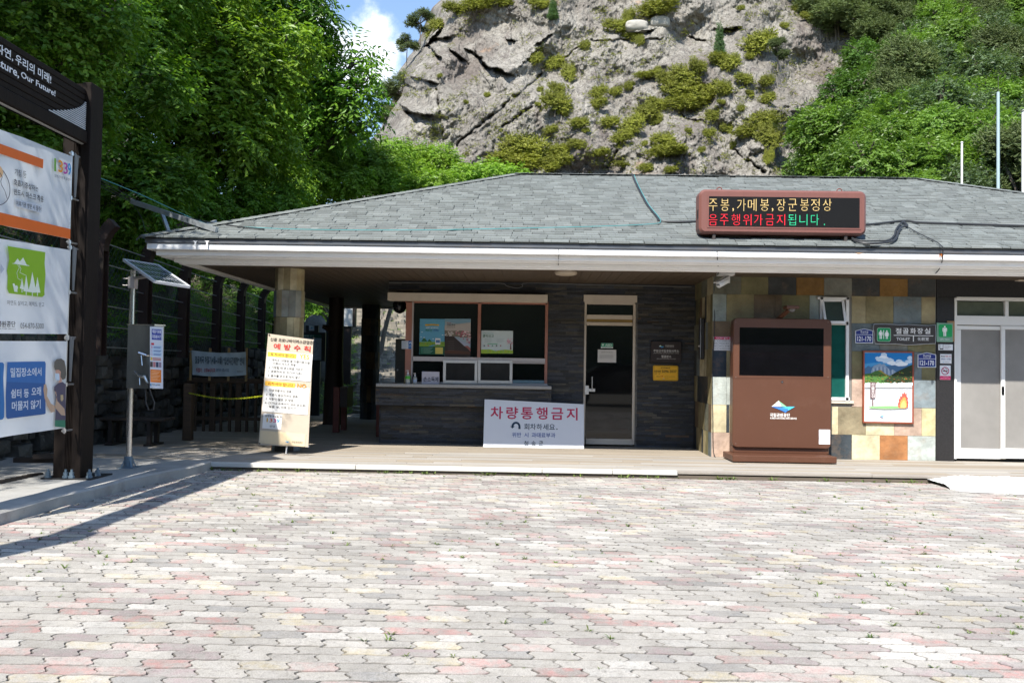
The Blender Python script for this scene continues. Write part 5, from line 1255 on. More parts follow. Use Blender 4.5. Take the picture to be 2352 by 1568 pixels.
yr_ = HX(*H1(635, 1000)).y; yl_ = HX(*H1(185, 750)).y; yl2 = HX(*H1(0, 640)).y
run('우리의 미래!', kz1, kz0, yl_, yr_, '#dfe3e8', .02); run('자연,', kz1, kz0, HX(*H1(-60, 640)).y, HX(*H1(158, 740)).y, '#dfe3e8', .02)
ez1, ez0 = HX(*H1(670, 1130)).z, HX(*H1(670, 1205)).z; er = HX(*H1(688, 1170)).y; el = HX(*H1(255, 945)).y; el2 = HX(*H1(232, 930)).y
run('Our Future!', ez1, ez0, el, er, '#dfe3e8', .03); run('Nature,', ez1, ez0-.03, HX(*H1(-150, 720)).y, el2, '#dfe3e8', .03)
pr.build('lettering', o)
# louvre fan in the lower corner of the board
mb = MB(); yc = yb1; zc0 = zt0+.14; Rr = yb1-HX(*H1(600, 1400)).y; Hh = HX(*H1(940, 1195)).z-zc0
for k in range(15):
    t = (k+.3)/15.5; z = zc0+Hh*t; ly = Rr*(1-t)**1.7+.02
    mb.box(BX+.004, BX+.012, yc-ly, yc-.005, z, z+.011)
mb.build('louvre', mat('louvre_white', hx('#b9c0c6'), rough=.5), o)
mb = MB(); pa, pb = HX(-60, 212, BX-.02), HX(168, 315, BX-.02); za_ = (pa.z+pb.z)/2; mb.tube([(BX-.03, 3.3, pb.z), (BX-.03, PY+.02, pb.z)], .03, 10); mb.build('rail', mat('galvanised', (.36, .37, .37), rough=.5, metal=.5, var=.15), o, smooth=True)
# cloth banners
m_cloth = mat('white_cloth', hx('#dfe6ee'), rough=.6, var=.03, trans=.35)
CXp = BX-.02
def banner(lab, tl, tr, br_, bl, extra_left=1.6):
    """corner px; the panel continues out of the picture towards the camera"""
    zt_ = (HX(*tr, CXp).z+HX(*tl, CXp).z)/2; zb_ = (HX(*br_, CXp).z+HX(*bl, CXp).z)/2; yr = HX(*tr, CXp).y
    yl = HX(*tl, CXp).y-extra_left
    ztr, ztl, zbr, zbl = HX(*tr, CXp).z, HX(*tl, CXp).z, HX(*br_, CXp).z, HX(*bl, CXp).z
    n = 40; mb = MB(); vs = []; sl1 = (ztr-ztl)/(HX(*tr, CXp).y-HX(*tl, CXp).y); sl0 = (zbr-zbl)/(HX(*br_, CXp).y-HX(*bl, CXp).y)
    for i in range(n+1):
        y = yl+(yr-yl)*i/n; e = math.sin(math.pi*i/n)
        za_ = ztr+sl1*(y-yr); zc_ = zbr+sl0*(y-yr)
        for j in range(13):
            t = j/12; w = .012*math.sin(i*.5+t*3)*e+.010*math.sin(t*9+i*.2)*e*math.sin(math.pi*t)
            vs.append((CXp+w, y, za_+(zc_-za_)*t))
    fs = [(i*13+j, i*13+j+1, (i+1)*13+j+1, (i+1)*13+j) for i in range(n) for j in range(12)]
    o = thing('cloth_banner', lab, 'banner', (CXp, (yl+yr)/2, min(zbr, zbl)), 'cloth banners on the entrance sign')
    mb.add(vs, fs); mb.build('cloth', m_cloth, o, smooth=True)
    mb = MB(); mb.tube([(CXp-.01, yr+.02, zbr-.06), (CXp-.01, yr+.02, ztr+.06)], .009, 8)
    for z in (ztr+.03, zbr-.03, (ztr+zbr)/2): mb.tube([(CXp-.01, yr-.02, z), (CXp, yr+.16, z)], .010, 6); mb.lathe((CXp-.01, yr+.02, z-.02), [(.02, 0), (.02, .04)], 8)
    mb.build('tension_rod', m_alu, o)
    mb = MB(); yk = yr+.07
    for z in (ztr, zbr):
        pass
    mb.prism([(CXp-.0, yk-.02, ztr+.05), (CXp, yk+.055, ztr+.02), (CXp, yk+.02, ztr-.42), (CXp, yk+.0, ztr-.42)], (.012, 0, 0)); mb.build('tension_bracket', m_frame, o)
    return o, Print((CXp+.018, 0, 0), (1, 0, 0))
BZ = lambda x, y: ((x*.30612)/1.7415, (480+y*.30612)/1.7415)
o1, pr = banner('upper cloth banner with orange bars and the 1339 helpline number', BZ(0, 120), BZ(935, 475), BZ(920, 1560), BZ(0, 1375))
def zq(*pts): return [BZ(*p) for p in pts]        # BL BR TR TL
pr.poly(zq((0, 310), (568, 517), (562, 635), (0, 440)), '#d96a2f', 1); pr.poly(zq((-300, 200), (2, 311), (2, 441), (-300, 335)), '#d96a2f', 1)
pr.poly(zq((0, 1207), (920, 1425), (918, 1556), (0, 1370)), '#dd6a28', 1); pr.poly(zq((-300, 1135), (2, 1208), (2, 1370), (-300, 1310)), '#dd6a28', 1)
def bt1(t, q, m, b=0., f=zq): pr.text(t, None, m, b, 1, quad=f(*q))
bt1('기침 등', ((192, 718), (345, 765), (345, 672), (192, 634)), '#3a3f48', .0); bt1('호흡기증상자는', ((182, 850), (502, 940), (502, 868), (182, 762)), '#2f333c', .02)
bt1('반드시 마스크 착용', ((182, 975), (570, 1082), (570, 998), (182, 892)), '#2f333c', .02)
pr.poly(zq((210, 1125), (540, 1215), (545, 1115), (210, 1030)), '#c3cad4', 1); pr.text('의료기관 방문 시 필수!', None, '#2f333c', .01, 2, quad=zq((212, 1112), (540, 1200), (540, 1132), (212, 1050)))
for ch, q, c_ in (('1', ((708, 668), (734, 676), (734, 506), (708, 498)), '#6fa845'), ('3', ((762, 680), (825, 695), (825, 535), (762, 518)), '#e5962e'), ('3', ((830, 700), (885, 718), (885, 565), (830, 548)), '#b4479c'), ('9', ((885, 722), (930, 738), (930, 572), (885, 555)), '#2f8fd0')): bt1(ch, q, c_, .04)
bt1('질병관리본부 콜센터', ((712, 745), (928, 805), (928, 765), (712, 705)), '#5a616c', 0)
# oval with a line-drawn masked person
ov = [(-95+225*math.cos(a), 830+270*math.sin(a)+.38*(225*math.cos(a))) for a in [2*math.pi*k/40 for k in range(41)]]
pr.line([BZ(*p) for p in ov], 1.6, '#3d3a4c', 1); pr.poly([BZ(*p) for p in ((-40, 600), (0, 600), (30, 640), (45, 690), (30, 740), (0, 760), (-40, 740))], '#e3b98c', 2); pr.line([BZ(*p) for p in ((0, 690), (30, 745), (10, 800), (20, 850), (60, 920), (95, 1030))], 1.2, '#3d3a4c', 3)
pr.build('print', o1)
B2 = lambda x, y: ((x*.51020)/1.7415, (950+y*.51020)/1.7415)
o2, pr = banner('middle cloth banner with the square green logo and the telephone number', B2(0, 8), B2(547, 98), B2(530, 757), B2(0, 752))
P2 = lambda *p: [B2(*q) for q in p]
pr.poly(P2((60, 66), (200, 90), (356, 115), (350, 200), (357, 290), (348, 420), (350, 450), (330, 467), (200, 452), (70, 436), (56, 400), (60, 300), (54, 260), (72, 170)), '#8cb82f', 1)
pr.poly(P2((93, 203), (112, 200), (138, 164), (156, 188), (182, 156), (208, 212), (230, 220), (229, 224)), '#e6efe0', 2)
pr.line(P2((138, 212), (152, 235), (132, 275), (140, 320), (165, 335)), .8, '#e6efe0', 2); pr.line(P2((150, 214), (165, 245), (155, 275), (200, 295)), .8, '#e6efe0', 2)
for cx, t, b, w in ((172, 312, 405, 17), (205, 290, 425, 22), (253, 268, 432, 33), (293, 308, 432, 24)): pr.poly(P2((cx-w, b-6), (cx-w*.4, (t+b)/2), (cx, t), (cx+w*.5, (t+b)/2), (cx+w, b), (cx+3, b), (cx+4, b+26), (cx-3, b+24), (cx-3, b-3)), '#e6efe0', 2)
pr.poly(P2((98, 362), (112, 358), (120, 378), (133, 375), (142, 390), (136, 410), (138, 428), (112, 424), (108, 402)), '#e6efe0', 2)
def bt2(t, q, m, b=0.): pr.text(t, None, m, b, 1, quad=P2(*q))
bt2('자연도 살리고, 혜택도 받고', ((55, 528), (347, 546), (347, 508), (55, 490)), '#4a505c', .0); bt2('국립공원공단', ((-100, 702), (122, 700), (122, 655), (-100, 652)), '#3a3f48', .02); bt2('KOREA NATIONAL PARK SERVICE', ((-140, 716), (122, 722), (122, 710), (-140, 704)), '#6b717c', 0); bt2('054-870-5300', ((160, 712), (343, 714), (343, 672), (160, 668)), '#3a3f48', .0)
pr.poly(P2((5, 205), (35, 248), (5, 285)), '#b9c2cf', 1); pr.build('print', o2)
o3, pr = banner('lowest cloth banner with a blue panel and a masked woman pointing', B2(0, 810), B2(523, 812), B2(514, 1490), B2(0, 1566))
pr.poly(P2((58, 975), (200, 972), (352, 970), (359, 985), (355, 1180), (358, 1375), (350, 1383), (200, 1402), (60, 1420), (48, 1408), (44, 1250), (50, 1120)), '#3f74b5', 1)
pr.poly(P2((50, 1130), (356, 1142), (357, 1378), (350, 1383), (200, 1402), (60, 1420), (48, 1408), (44, 1250)), '#37639f', 2)
pr.poly(P2((-90, 978), (20, 978), (33, 992), (26, 1100), (34, 1300), (32, 1408), (20, 1424), (-90, 1438)), '#3a79b8', 1)
def bt3(t, q, m='#dfe6ef', b=.02): pr.text(t, None, m, b, 3, quad=P2(*q))
bt3('밀집장소에서', ((83, 1095), (325, 1082), (325, 1018), (83, 1020))); bt3('쉼터 등', ((86, 1258), (226, 1252), (226, 1185), (86, 1186))); bt3('오래', ((247, 1240), (322, 1238), (322, 1168), (247, 1172))); bt3('머물지 않기', ((93, 1358), (318, 1338), (318, 1268), (93, 1284)))
# masked woman, flat figure
pr.poly(P2((430, 1480), (432, 1420), (512, 1425), (512, 1488)), '#3f8468', 1); pr.poly(P2((432, 1430), (440, 1330), (430, 1200), (424, 1205), (425, 1170), (455, 1140), (490, 1130), (516, 1150), (514, 1430)), '#5b5568', 2)
pr.poly(P2((345, 1150), (362, 1150), (372, 1190), (368, 1240), (400, 1300), (432, 1320), (445, 1250), (430, 1210), (440, 1205), (450, 1280), (505, 1340), (512, 1395), (480, 1390), (430, 1330), (430, 1365), (400, 1370), (370, 1320), (350, 1260), (340, 1190)), '#c9a98f', 3)
pr.poly(P2((460, 1140), (462, 1100), (436, 1095), (436, 1040), (450, 1020), (480, 1030), (485, 1130)), '#d3a591', 3); pr.poly(P2((432, 1063), (465, 1065), (467, 1118), (440, 1118), (432, 1105)), '#cfe0ee', 4)
pr.poly(P2((424, 1010), (426, 975), (445, 952), (480, 948), (505, 965), (515, 1010), (520, 1070), (512, 1105), (490, 1115), (475, 1090), (478, 1050), (460, 1035), (430, 1038)), '#6b675f', 5); pr.poly(P2((475, 1232), (495, 1232), (497, 1268), (486, 1284), (475, 1272)), '#c9b48a', 3)
pr.build('print', o3)

# ---- repellent dispenser on a pole with a solar panel
q = G(295, 1073, .12); dY = q.y; dx = q.x
m_stl = mat('stainless', (.55, .55, .54), rough=.22, metal=.9, var=.06, scale=20)
o = thing('spray_dispenser', 'steel insect-repellent spray box with a solar panel on a slim shiny pole', 'dispenser', (dx, dY, .12))
mb = MB(); mb.tube([(dx, dY, .12), (X(305.5, dY, 620)-.0, dY, Z(305, 620, dY))], .033, 16); mb.build('pole', m_stl, o, smooth=True)
mb = MB(); mb.lathe((dx, dY, .118), [(.075, 0), (.075, .012), (.052, .014), (.05, .13), (.036, .135)], 16)
for k in range(4): a = k*1.57+.78; mb.beam((dx+.09*math.cos(a), dY+.09*math.sin(a), .12), (dx+.03*math.cos(a), dY+.03*math.sin(a), .24), .012, .012)
mb.box(dx-.1, dx+.1, dY-.1, dY+.1, .117, .127)
mb.build('foot', mat('zinc_blue', hx('#6d7f8c')), o)
# box turned so that two faces show
fl, fm_, fr_ = 292, 352, 374.5
yA = dY-.14; A0 = P(fl, 820, yA+.03); A1 = P(fm_, 820, yA-.02); A2 = P(fr_+.5, 820, yA+.10)
ztb, zbb = Z(340, 747, yA), Z(340, 892, yA)
A0.z = A1.z = A2.z = 0; A3 = A0+(A2-A1)
body = [(v.x, v.y) for v in (A0, A1, A2, A3)]
mb = MB(); vs = [(x_, y_, zbb) for x_, y_ in body]+[(x_, y_, ztb) for x_, y_ in body]; mb.add(vs, [(3, 2, 1, 0), (4, 5, 6, 7), (0, 1, 5, 4), (1, 2, 6, 5), (2, 3, 7, 6), (3, 0, 4, 7)])
mb.build('box', mat('brushed_steel', (.34, .35, .33), rough=.33, metal=.75, var=.25, scale=5, stretch=(1, 1, .3), dirt=.2, dirtcol=(.5, .5, .48)), o)
cen = sum((Vector((x_, y_, 0)) for x_, y_ in body), Vector())/4; mb = MB(); vs = [((cen+(Vector((x_, y_, 0))-cen)*1.07).x, (cen+(Vector((x_, y_, 0))-cen)*1.07).y, z) for z in (ztb+.001, ztb+.012) for x_, y_ in body]
mb.add(vs, [(3, 2, 1, 0), (4, 5, 6, 7), (0, 1, 5, 4), (1, 2, 6, 5), (2, 3, 7, 6), (3, 0, 4, 7)]); mb.build('lid', m_stl, o)
nf = (A1-A0).cross(Vector((0, 0, 1))).normalized(); ns = (A2-A1).cross(Vector((0, 0, 1))).normalized()
q6x = lambda z: (490+z*.3826)/1.7415
q6y = lambda z: (1000+z*.3826)/1.7415
pr = Print(A1+Vector((0, 0, 1)), ns)
def rq(a, b, c, d, m, lv=0, bold=0., t=None):      # on the right face, follows its slant
    s0 = (c+a)/2; k = .06; qd = [(q6x(a), q6y(d+k*(a-285))), (q6x(c), q6y(d+k*(c-285))), (q6x(c), q6y(b+k*(c-285))), (q6x(a), q6y(b+k*(a-285)))]
    if t is None: pr.poly(qd, m, lv)
    else: pr.text(t, None, m, bold, lv, quad=qd)
rq(287, 798, 424, 1440, '#c9d0dc', 0); rq(306, 822, 408, 934, '#35449c', 1); rq(312, 830, 402, 868, '#e4e8f2', 2, .04, '해충기피제'); rq(310, 882, 404, 920, '#e4e8f2', 2, .04, '자동분사기'); rq(300, 968, 330, 990, '#c93446', 1)
rq(300, 990, 410, 1104, '#b3cbe0', 1)
for i, t in enumerate(('1', '2', '3')): rq(302, 1000+i*37, 312, 1024+i*37, '#c97b9a', 2, .03, t); rq(324, 1006+i*37, 404, 1012+i*37, '#5b6ea8', 2); rq(324, 1016+i*37, 396, 1021+i*37, '#5b6ea8', 2)
rq(294, 1118, 310, 1150, '#d9b82c', 1); rq(314, 1122, 402, 1132, '#b86a5a', 1); rq(314, 1138, 402, 1148, '#b86a5a', 1)
for i in range(4): rq(290+i*30, 1165, 316+i*30, 1220, ('#4a4240', '#b57a80', '#3c4660', '#8f7c90')[i], 1)
rq(292, 1245, 405, 1378, '#dd7a2c', 1)
for i in range(7): rq(300, 1262+i*15, 392-13*(i % 3), 1266+i*15, '#f0c9a0', 2)
rq(290, 1396, 302, 1420, '#4f8fc0', 1); rq(305, 1398, 340, 1406, '#5a6068', 1); rq(346, 1398, 356, 1414, '#3f7fb0', 1); rq(360, 1398, 394, 1406, '#5a6068', 1); pr.build('instruction_sheet', o)
mb = MB()
for zz, s_ in ((Z(330, 858-30, yA)+.0, 1), (Z(330, 795+38, yA), 0)):
    pass
L1 = P(q6x(200), q6y(1100), yA-.04); mb.tube([L1+Vector((-.04, 0, .03)), L1+Vector((.05, .02, .0))], .02, 8); mb.tube([L1+Vector((.0, -.02, 0)), L1+Vector((.02, -.03, -.12))], .011, 6); mb.tube([L1+Vector((.05, .02, 0)), L1+Vector((.11, .05, 0))], .012, 6)
mb.build('upper_nozzle', m_stl, o, smooth=True)
mb = MB(); L2 = P(q6x(215), q6y(1320), yA-.05); mb.tube([L2+Vector((-.11, 0, .06)), L2+Vector((-.03, 0, .0)), L2+Vector((.02, 0, 0)), L2+Vector((.06, 0, -.08))], [.011, .02, .025, .016], 8); mb.tube([L2+Vector((-.04, -.01, -.02)), L2+Vector((-.03, -.02, -.1))], .009, 6)
mb.build('spray_gun', m_stl, o, smooth=True)
hp = [L2+Vector((.06, 0, -.08)), P(347, 905, yA), P(355, 925, yA), P(352, 940, yA), P(342, 942, yA), P(335, 925, yA), P(334, 895, yA)]
mb = MB(); mb.tube(hp, .009, 6); mb.build('hose', m_rub, o, smooth=True)
SA, SB, SC, SD = P(284, 597, dY-.18), P(362, 610, dY+.10), P(435, 659, dY-.30), P(366, 650, dY-.62)
SD = SA+(SC-SB); nn = (SB-SA).cross(SD-SA).normalized(); nn = -nn if nn.z < 0 else nn
e1_, e2_ = (SB-SA).normalized(), (SD-SA).normalized(); l1, l2 = (SB-SA).length, (SD-SA).length
mb = MB(); t_ = .022
for a, b in ((SA, SB), (SB, SC), (SC, SD), (SD, SA)): mb.beam(a, b, t_, .03, up=nn)
mb.prism([SA+nn*-.013, SB+nn*-.013, SC+nn*-.013, SD+nn*-.013], nn*-.004)
pn = mb.build('solar_panel', mat('pale_frame', (.6, .61, .62), rough=.35), o)
mb = MB(); mb.add([SA+nn*.008, SB+nn*.008, SC+nn*.008, SD+nn*.008], [(0, 1, 2, 3)]); mb.build('cells', mat('solar_cell', (.03, .036, .05), rough=.08, var=.3, scale=12, spec=1., coat=.6), pn)
mb = MB()
for k in range(1, 9): a = SA+e1_*(l1*k/9)+nn*.0095; mb.add([a-e1_*.0025, a+e1_*.0025, a+e2_*l2+e1_*.0025, a+e2_*l2-e1_*.0025], [(0, 1, 2, 3)])
for k in range(1, 4): a = SA+e2_*(l2*k/4)+nn*.0096; w_ = .005; mb.add([a-e2_*w_, a+e1_*l1-e2_*w_, a+e1_*l1+e2_*w_, a+e2_*w_], [(0, 1, 2, 3)])
mb.build('busbars', mat('busbar', (.5, .52, .55), rough=.4), pn)
mb = MB(); ptop = Vector((X(305.5, dY, 620), dY, Z(305, 640, dY))); pc = (SA+SC)/2-nn*.02; mb.beam(ptop, pc, .05, .03); mb.box(ptop.x-.04, ptop.x+.045, dY-.045, dY+.045, ptop.z-.12, ptop.z+.02, bev=.004); mb.tube([ptop+Vector((-.12, 0, -.08)), ptop+Vector((.05, 0, -.08))], .006, 5); mb.tube([ptop+Vector((-.12, 0, .0)), ptop+Vector((.05, 0, .0))], .006, 5)
mb.build('bracket', m_alud, o)
# small orange lamp-box seen in the gap between the two lower banners
# ================================================================== CLIFF AND HILLS
def cliff_depth(px, py):
    """distance of the bare face, by direction"""
    base = 78+(440-py)*.030
    return base
def seg(px, py, x0, y0, x1, y1, w, amp, below=.6):
    """overhanging ledge along a line: rock pushed out above, cut back under"""
    dx, dy = x1-x0, y1-y0; L2 = dx*dx+dy*dy; t = np.clip(((px-x0)*dx+(py-y0)*dy)/L2, 0, 1)
    qx, qy = x0+t*dx, y0+t*dy; d = np.hypot(px-qx, py-qy); s = ((py-qy)*abs(dx)-(px-qx)*dy*np.sign(dx))
    wob = (vn(np.stack([px*.12, py*.12, px*0], -1), 5)-.5)*6; s = s/np.sqrt(L2)+wob
    end = np.exp(-(d/(w*1.6))**2)
    return np.where(s < 0, -amp*np.exp(-(d/w))*end**.3, amp*below*np.exp(-(d/(w*.6))**2)*2.2*end**.2)
def cliff():
    sil = np.array([(-260, 1300), (-160, 1130), (-60, 1050), (0, 1012), (16, 994), (55, 976), (93, 962), (120, 950), (135, 934), (150, 926), (165, 916), (178, 913), (192, 920), (205, 914), (222, 909), (240, 894), (258, 885), (290, 877), (310, 862), (340, 845), (470, 800)], float)
    nu, nv = 640, 330
    py = np.linspace(-250, 455, nv); lx = np.interp(py, sil[:, 0], sil[:, 1])
    U = np.linspace(0, 1, nu)
    PYv, Uv = np.meshgrid(py, U); LX = np.interp(PYv, sil[:, 0], sil[:, 1])
    jag = (fbm(np.stack([PYv*.05, PYv*0, PYv*0], -1), 5, 3)-.5)*10
    LX = LX+jag
    RX = 2150.
    PXv = LX+(RX-LX)*Uv
    D = cliff_depth(PXv, PYv)
    edge = (PXv-LX)
    D = D+16*np.exp(-edge/16.)+5*np.exp(-edge/70.)           # the face turns away at its left edge
    # the rock recedes to the right where the wood begins
    D = D+np.clip((PXv-1500)/500, 0, 2)**1.6*8
    q = np.stack([PXv*.012, PYv*.012, D*0], -1)
    D = D+(fbm(q, 6, 9, .40)-.5)*9
    # slabs running up to the right
    a = math.radians(-38); ru = PXv*math.cos(a)+PYv*math.sin(a); rv = -PXv*math.sin(a)+PYv*math.cos(a)
    n1 = fbm(np.stack([ru*.010, rv*.045, ru*0], -1), 5, 21, .55)
    D = D+(np.abs(n1-.5)*2)*-.65*np.clip((PYv-120)/120, .15, 1)
    n2 = fbm(np.stack([PXv*.05, PYv*.022, PXv*0], -1), 5, 31, .6); D = D-(1-np.abs(n2*2-1))**3*.4
    n3 = fbm(np.stack([PXv*.14, PYv*.12, PXv*0], -1), 4, 41, .6); D = D+(n3-.5)*.42
    rough = np.clip((PXv-1250)/300, 0, 1)*np.clip((PYv-100)/100, 0, 1)
    n4 = fbm(np.stack([PXv*.35, PYv*.28, PXv*0], -1), 3, 51, .6); D = D+(n4-.5)*(.13+.30*rough)
    for s in ((1073, 115, 1101, 129, 9, .9), (1101, 129, 1123, 154, 14, 1.7), (1123, 152, 1164, 166, 16, 2.2), (985, 97, 1002, 76, 18, 2.6), (1000, 88, 1024, 84, 14, 2.2), (983, 103, 1010, 132, 11, 1.6),
              (1040, 117, 1062, 135, 10, 1.8), (915, 182, 936, 194, 12, 2.4), (948, 176, 1002, 190, 8, .9), (922, 243, 942, 256, 12, 1.6), (940, 256, 988, 264, 18, 2.6), (1236, 100, 1262, 82, 8, 1.0),
              (1166, 90, 1178, 92, 6, 1.4), (1440, 78, 1492, 70, 10, 1.4), (1655, 66, 1690, 62, 12, 1.6), (1588, 86, 1618, 94, 6, .8), (1360, 92, 1520, 88, 6, .4), (1870, 42, 1900, 48, 8, 1.4), (1195, 150, 1230, 120, 6, .5)):
        D = D+.72*seg(PXv, PYv, *s)
    # long fresh cracks
    for x0, y0, x1, y1 in ((1153, 291, 1221, 244), (1050, 330, 1240, 175), (1240, 175, 1330, 110), (1000, 190, 1020, 330), (1395, 385, 1440, 310), (1680, 340, 1760, 400), (1560, 262, 1620, 285)):
        dx, dy = x1-x0, y1-y0; L2 = dx*dx+dy*dy; t = np.clip(((PXv-x0)*dx+(PYv-y0)*dy)/L2, 0, 1); wob = (vn(np.stack([PXv*.08, PYv*.08, PXv*0], -1), 77)-.5)*12
        d = np.hypot(PXv-x0-t*dx, PYv-y0-t*dy+wob); D = D+1.3*np.exp(-(d/2.2)**2)
    R = np.array([[ROT[i][j] for j in range(3)] for i in range(3)])
    dirs = np.stack([(PXv-1176)/F, -(PYv-784)/F, -np.ones_like(PXv)], -1)@R.T
    V = dirs*(D/dirs[..., 1])[..., None]+np.array([0, 0, CAMZ])
    # lean the face back with height and close it behind, so the rock has thickness
    V[..., 1] += 0
    back = V[0].copy(); side = []
    for k, o in enumerate((14, 40, 90)):
        b = V[0].copy(); b[:, 1] += o; b[:, 0] += o*.15; side.append(b)
    V = np.concatenate([np.stack(side[::-1]), V], 0)
    top = []
    for o in (12, 40, 90): t = V[:, 0].copy(); t[:, 1] += o; t[:, 2] -= o*.1; top.append(t)
    V = np.concatenate([np.stack(top[::-1], 1), V], 1)
    A, Bn = V.shape[:2]; idx = np.arange(A*Bn).reshape(A, Bn)
    Qf = np.stack([idx[:-1, :-1], idx[:-1, 1:], idx[1:, 1:], idx[1:, :-1]], -1).reshape(-1, 4)
    return V.reshape(-1, 3), Qf
def rock_mat():
    m = bpy.data.materials.new('cliff_rock'); m.use_nodes = True; t = m.node_tree; n = t.nodes; l = t.links
    b = n['Principled BSDF']; b.inputs['Roughness'].default_value = .95; b.inputs['Specular IOR Level'].default_value = .15
    co = n.new('ShaderNodeTexCoord')
    def noise(sc, det=6, ro=.6, st=(1, 1, 1), rot=(0, 0, 0), dist=0):
        mp = n.new('ShaderNodeMapping'); mp.inputs['Scale'].default_value = st; mp.inputs['Rotation'].default_value = rot; l.new(co.outputs['Object'], mp.inputs[0])
        z = n.new('ShaderNodeTexNoise'); z.inputs['Scale'].default_value = sc; z.inputs['Detail'].default_value = det; z.inputs['Distortion'].default_value = dist
        z.inputs['Roughness'].default_value = ro; l.new(mp.outputs[0], z.inputs['Vector']); return z.outputs[0]
    def mr(x, a0, a1, b0=0, b1=1):
        r = n.new('ShaderNodeMapRange'); l.new(x, r.inputs[0])
        for i, v in enumerate((a0, a1, b0, b1)): r.inputs[i+1].default_value = v
        return r.outputs[0]
    def mix(f, a, b_, mode='MIX'):
        x = n.new('ShaderNodeMixRGB'); x.blend_type = mode
        if isinstance(f, float): x.inputs[0].default_value = f
        else: l.new(f, x.inputs[0])
        for i, c in ((1, a), (2, b_)):
            if isinstance(c, tuple): x.inputs[i].default_value = (*c, 1)
            else: l.new(c, x.inputs[i])
        return x.outputs[0]
    c = mix(mr(noise(.16, 6, .6), .4, .62), (.19, .175, .152), (.285, .268, .235))
    c = mix(mr(noise(.11, 5, .65, (1, 1, .45)), .50, .62, 0, .8), c, (.135, .112, .10))
    c = mix(mr(noise(.5, 5, .7), .55, .68, 0, .8), c, (.35, .33, .29))
    c = mix(mr(noise(.33, 7, .75, (1.6, 1, .35)), .56, .66, 0, .75), c, (.12, .098, .092))
    c = mix(mr(noise(2.3, 7, .85, (1, 1, .7), (0, .6, 0), dist=.8), .50, .57, 0, .8), c, (.095, .086, .076))
    c = mix(mr(noise(7, 4, .8, (1, 1, .5), (0, .6, 0)), .52, .62, 0, .6), c, (.10, .09, .08))
    c = mix(mr(noise(5.5, 4, .8), .58, .66, 0, .6), c, (.36, .34, .31))
    c = mix(mr(noise(.22, 5, .6), .66, .74, 0, .7), c, (.33, .22, .145))
    c = mix(mr(noise(.9, 6, .7), .62, .7, 0, .35), c, (.13, .14, .06))
    l.new(c, b.inputs['Base Color'])
    b1 = n.new('ShaderNodeBump'); b1.inputs['Strength'].default_value = .8; b1.inputs['Distance'].default_value = .16; l.new(noise(1.6, 8, .72), b1.inputs['Height'])
    vo = n.new('ShaderNodeTexVoronoi'); vo.feature = 'DISTANCE_TO_EDGE'; vo.inputs['Scale'].default_value = .8
    mp = n.new('ShaderNodeMapping'); mp.inputs['Scale'].default_value = (1, 1, .6); mp.inputs['Rotation'].default_value = (0, .7, 0)
    nn_ = n.new('ShaderNodeTexNoise'); nn_.inputs['Scale'].default_value = .8; nn_.inputs['Detail'].default_value = 4; l.new(co.outputs['Object'], nn_.inputs['Vector'])
    ad = n.new('ShaderNodeMixRGB'); ad.blend_type = 'ADD'; ad.inputs[0].default_value = 1.6; l.new(co.outputs['Object'], ad.inputs[1]); l.new(nn_.outputs[1], ad.inputs[2]); l.new(ad.outputs[0], mp.inputs[0]); l.new(mp.outputs[0], vo.inputs['Vector'])
    b2 = n.new('ShaderNodeBump'); b2.inputs['Strength'].default_value = .6; b2.inputs['Distance'].default_value = .25; l.new(mr(vo.outputs[0], 0, .12), b2.inputs['Height']); l.new(b1.outputs[0], b2.inputs['Normal'])
    l.new(b2.outputs[0], b.inputs['Normal'])
    return m
m_rock = rock_mat()
V, Qf = cliff()
o = np_mesh('cliff', V, Qf, m_rock, smooth=True, loc=(0, 90, 0)); struct(o)
# wooded hillside to the right and the foot of the cliff: one terrain sheet
m_litter = mat('forest_floor', (.055, .05, .028), rough=.95, var=.5, scale=1.2, bump=.8)
def hill_depth(px, py):          # farther up the slope = higher in the picture
    t = (560-py)/560.
    return 46+t*60+np.clip((1900-px)/900, 0, 1)*26*0
def hillpt(px, py): return P(px, py, float(hill_depth(px, py)))
def hill_edge(py): return np.interp(py, [-700, -60, 0, 60, 110, 170, 230, 270, 300, 340, 380, 430, 905], [1500, 1740, 1790, 1850, 1900, 1925, 1945, 1940, 1915, 1880, 1850, 1840, 1840])
gx, gy = np.meshgrid(np.linspace(0, 1, 90), np.linspace(-700, 905, 70), indexing='ij')
pts = []
for i in range(90):
    for j in range(70):
        y = gy[i, j]; e0 = float(hill_edge(y)); x = e0+(3300-e0)*gx[i, j]**1.4; w = min(1, (x-e0)/220.); w = w*w*(3-2*w)
        d = 46+(560-y)/560.*60 if y < 560 else 46-(y-560)/345.*12
        d = (cliff_depth(x, min(y, 440))+9)*(1-w)+d*w; pts.append(P(x, y, d+1.5*(vn(np.array([x*.02, y*.02, 0]))-.5)))
idx = np.arange(90*70).reshape(90, 70); Q4 = np.stack([idx[:-1, :-1], idx[:-1, 1:], idx[1:, 1:], idx[1:, :-1]], -1).reshape(-1, 4)
struct(np_mesh('wooded_hillside', np.array([tuple(p) for p in pts]), Q4, m_litter, smooth=True, loc=(40, 60, 0)))
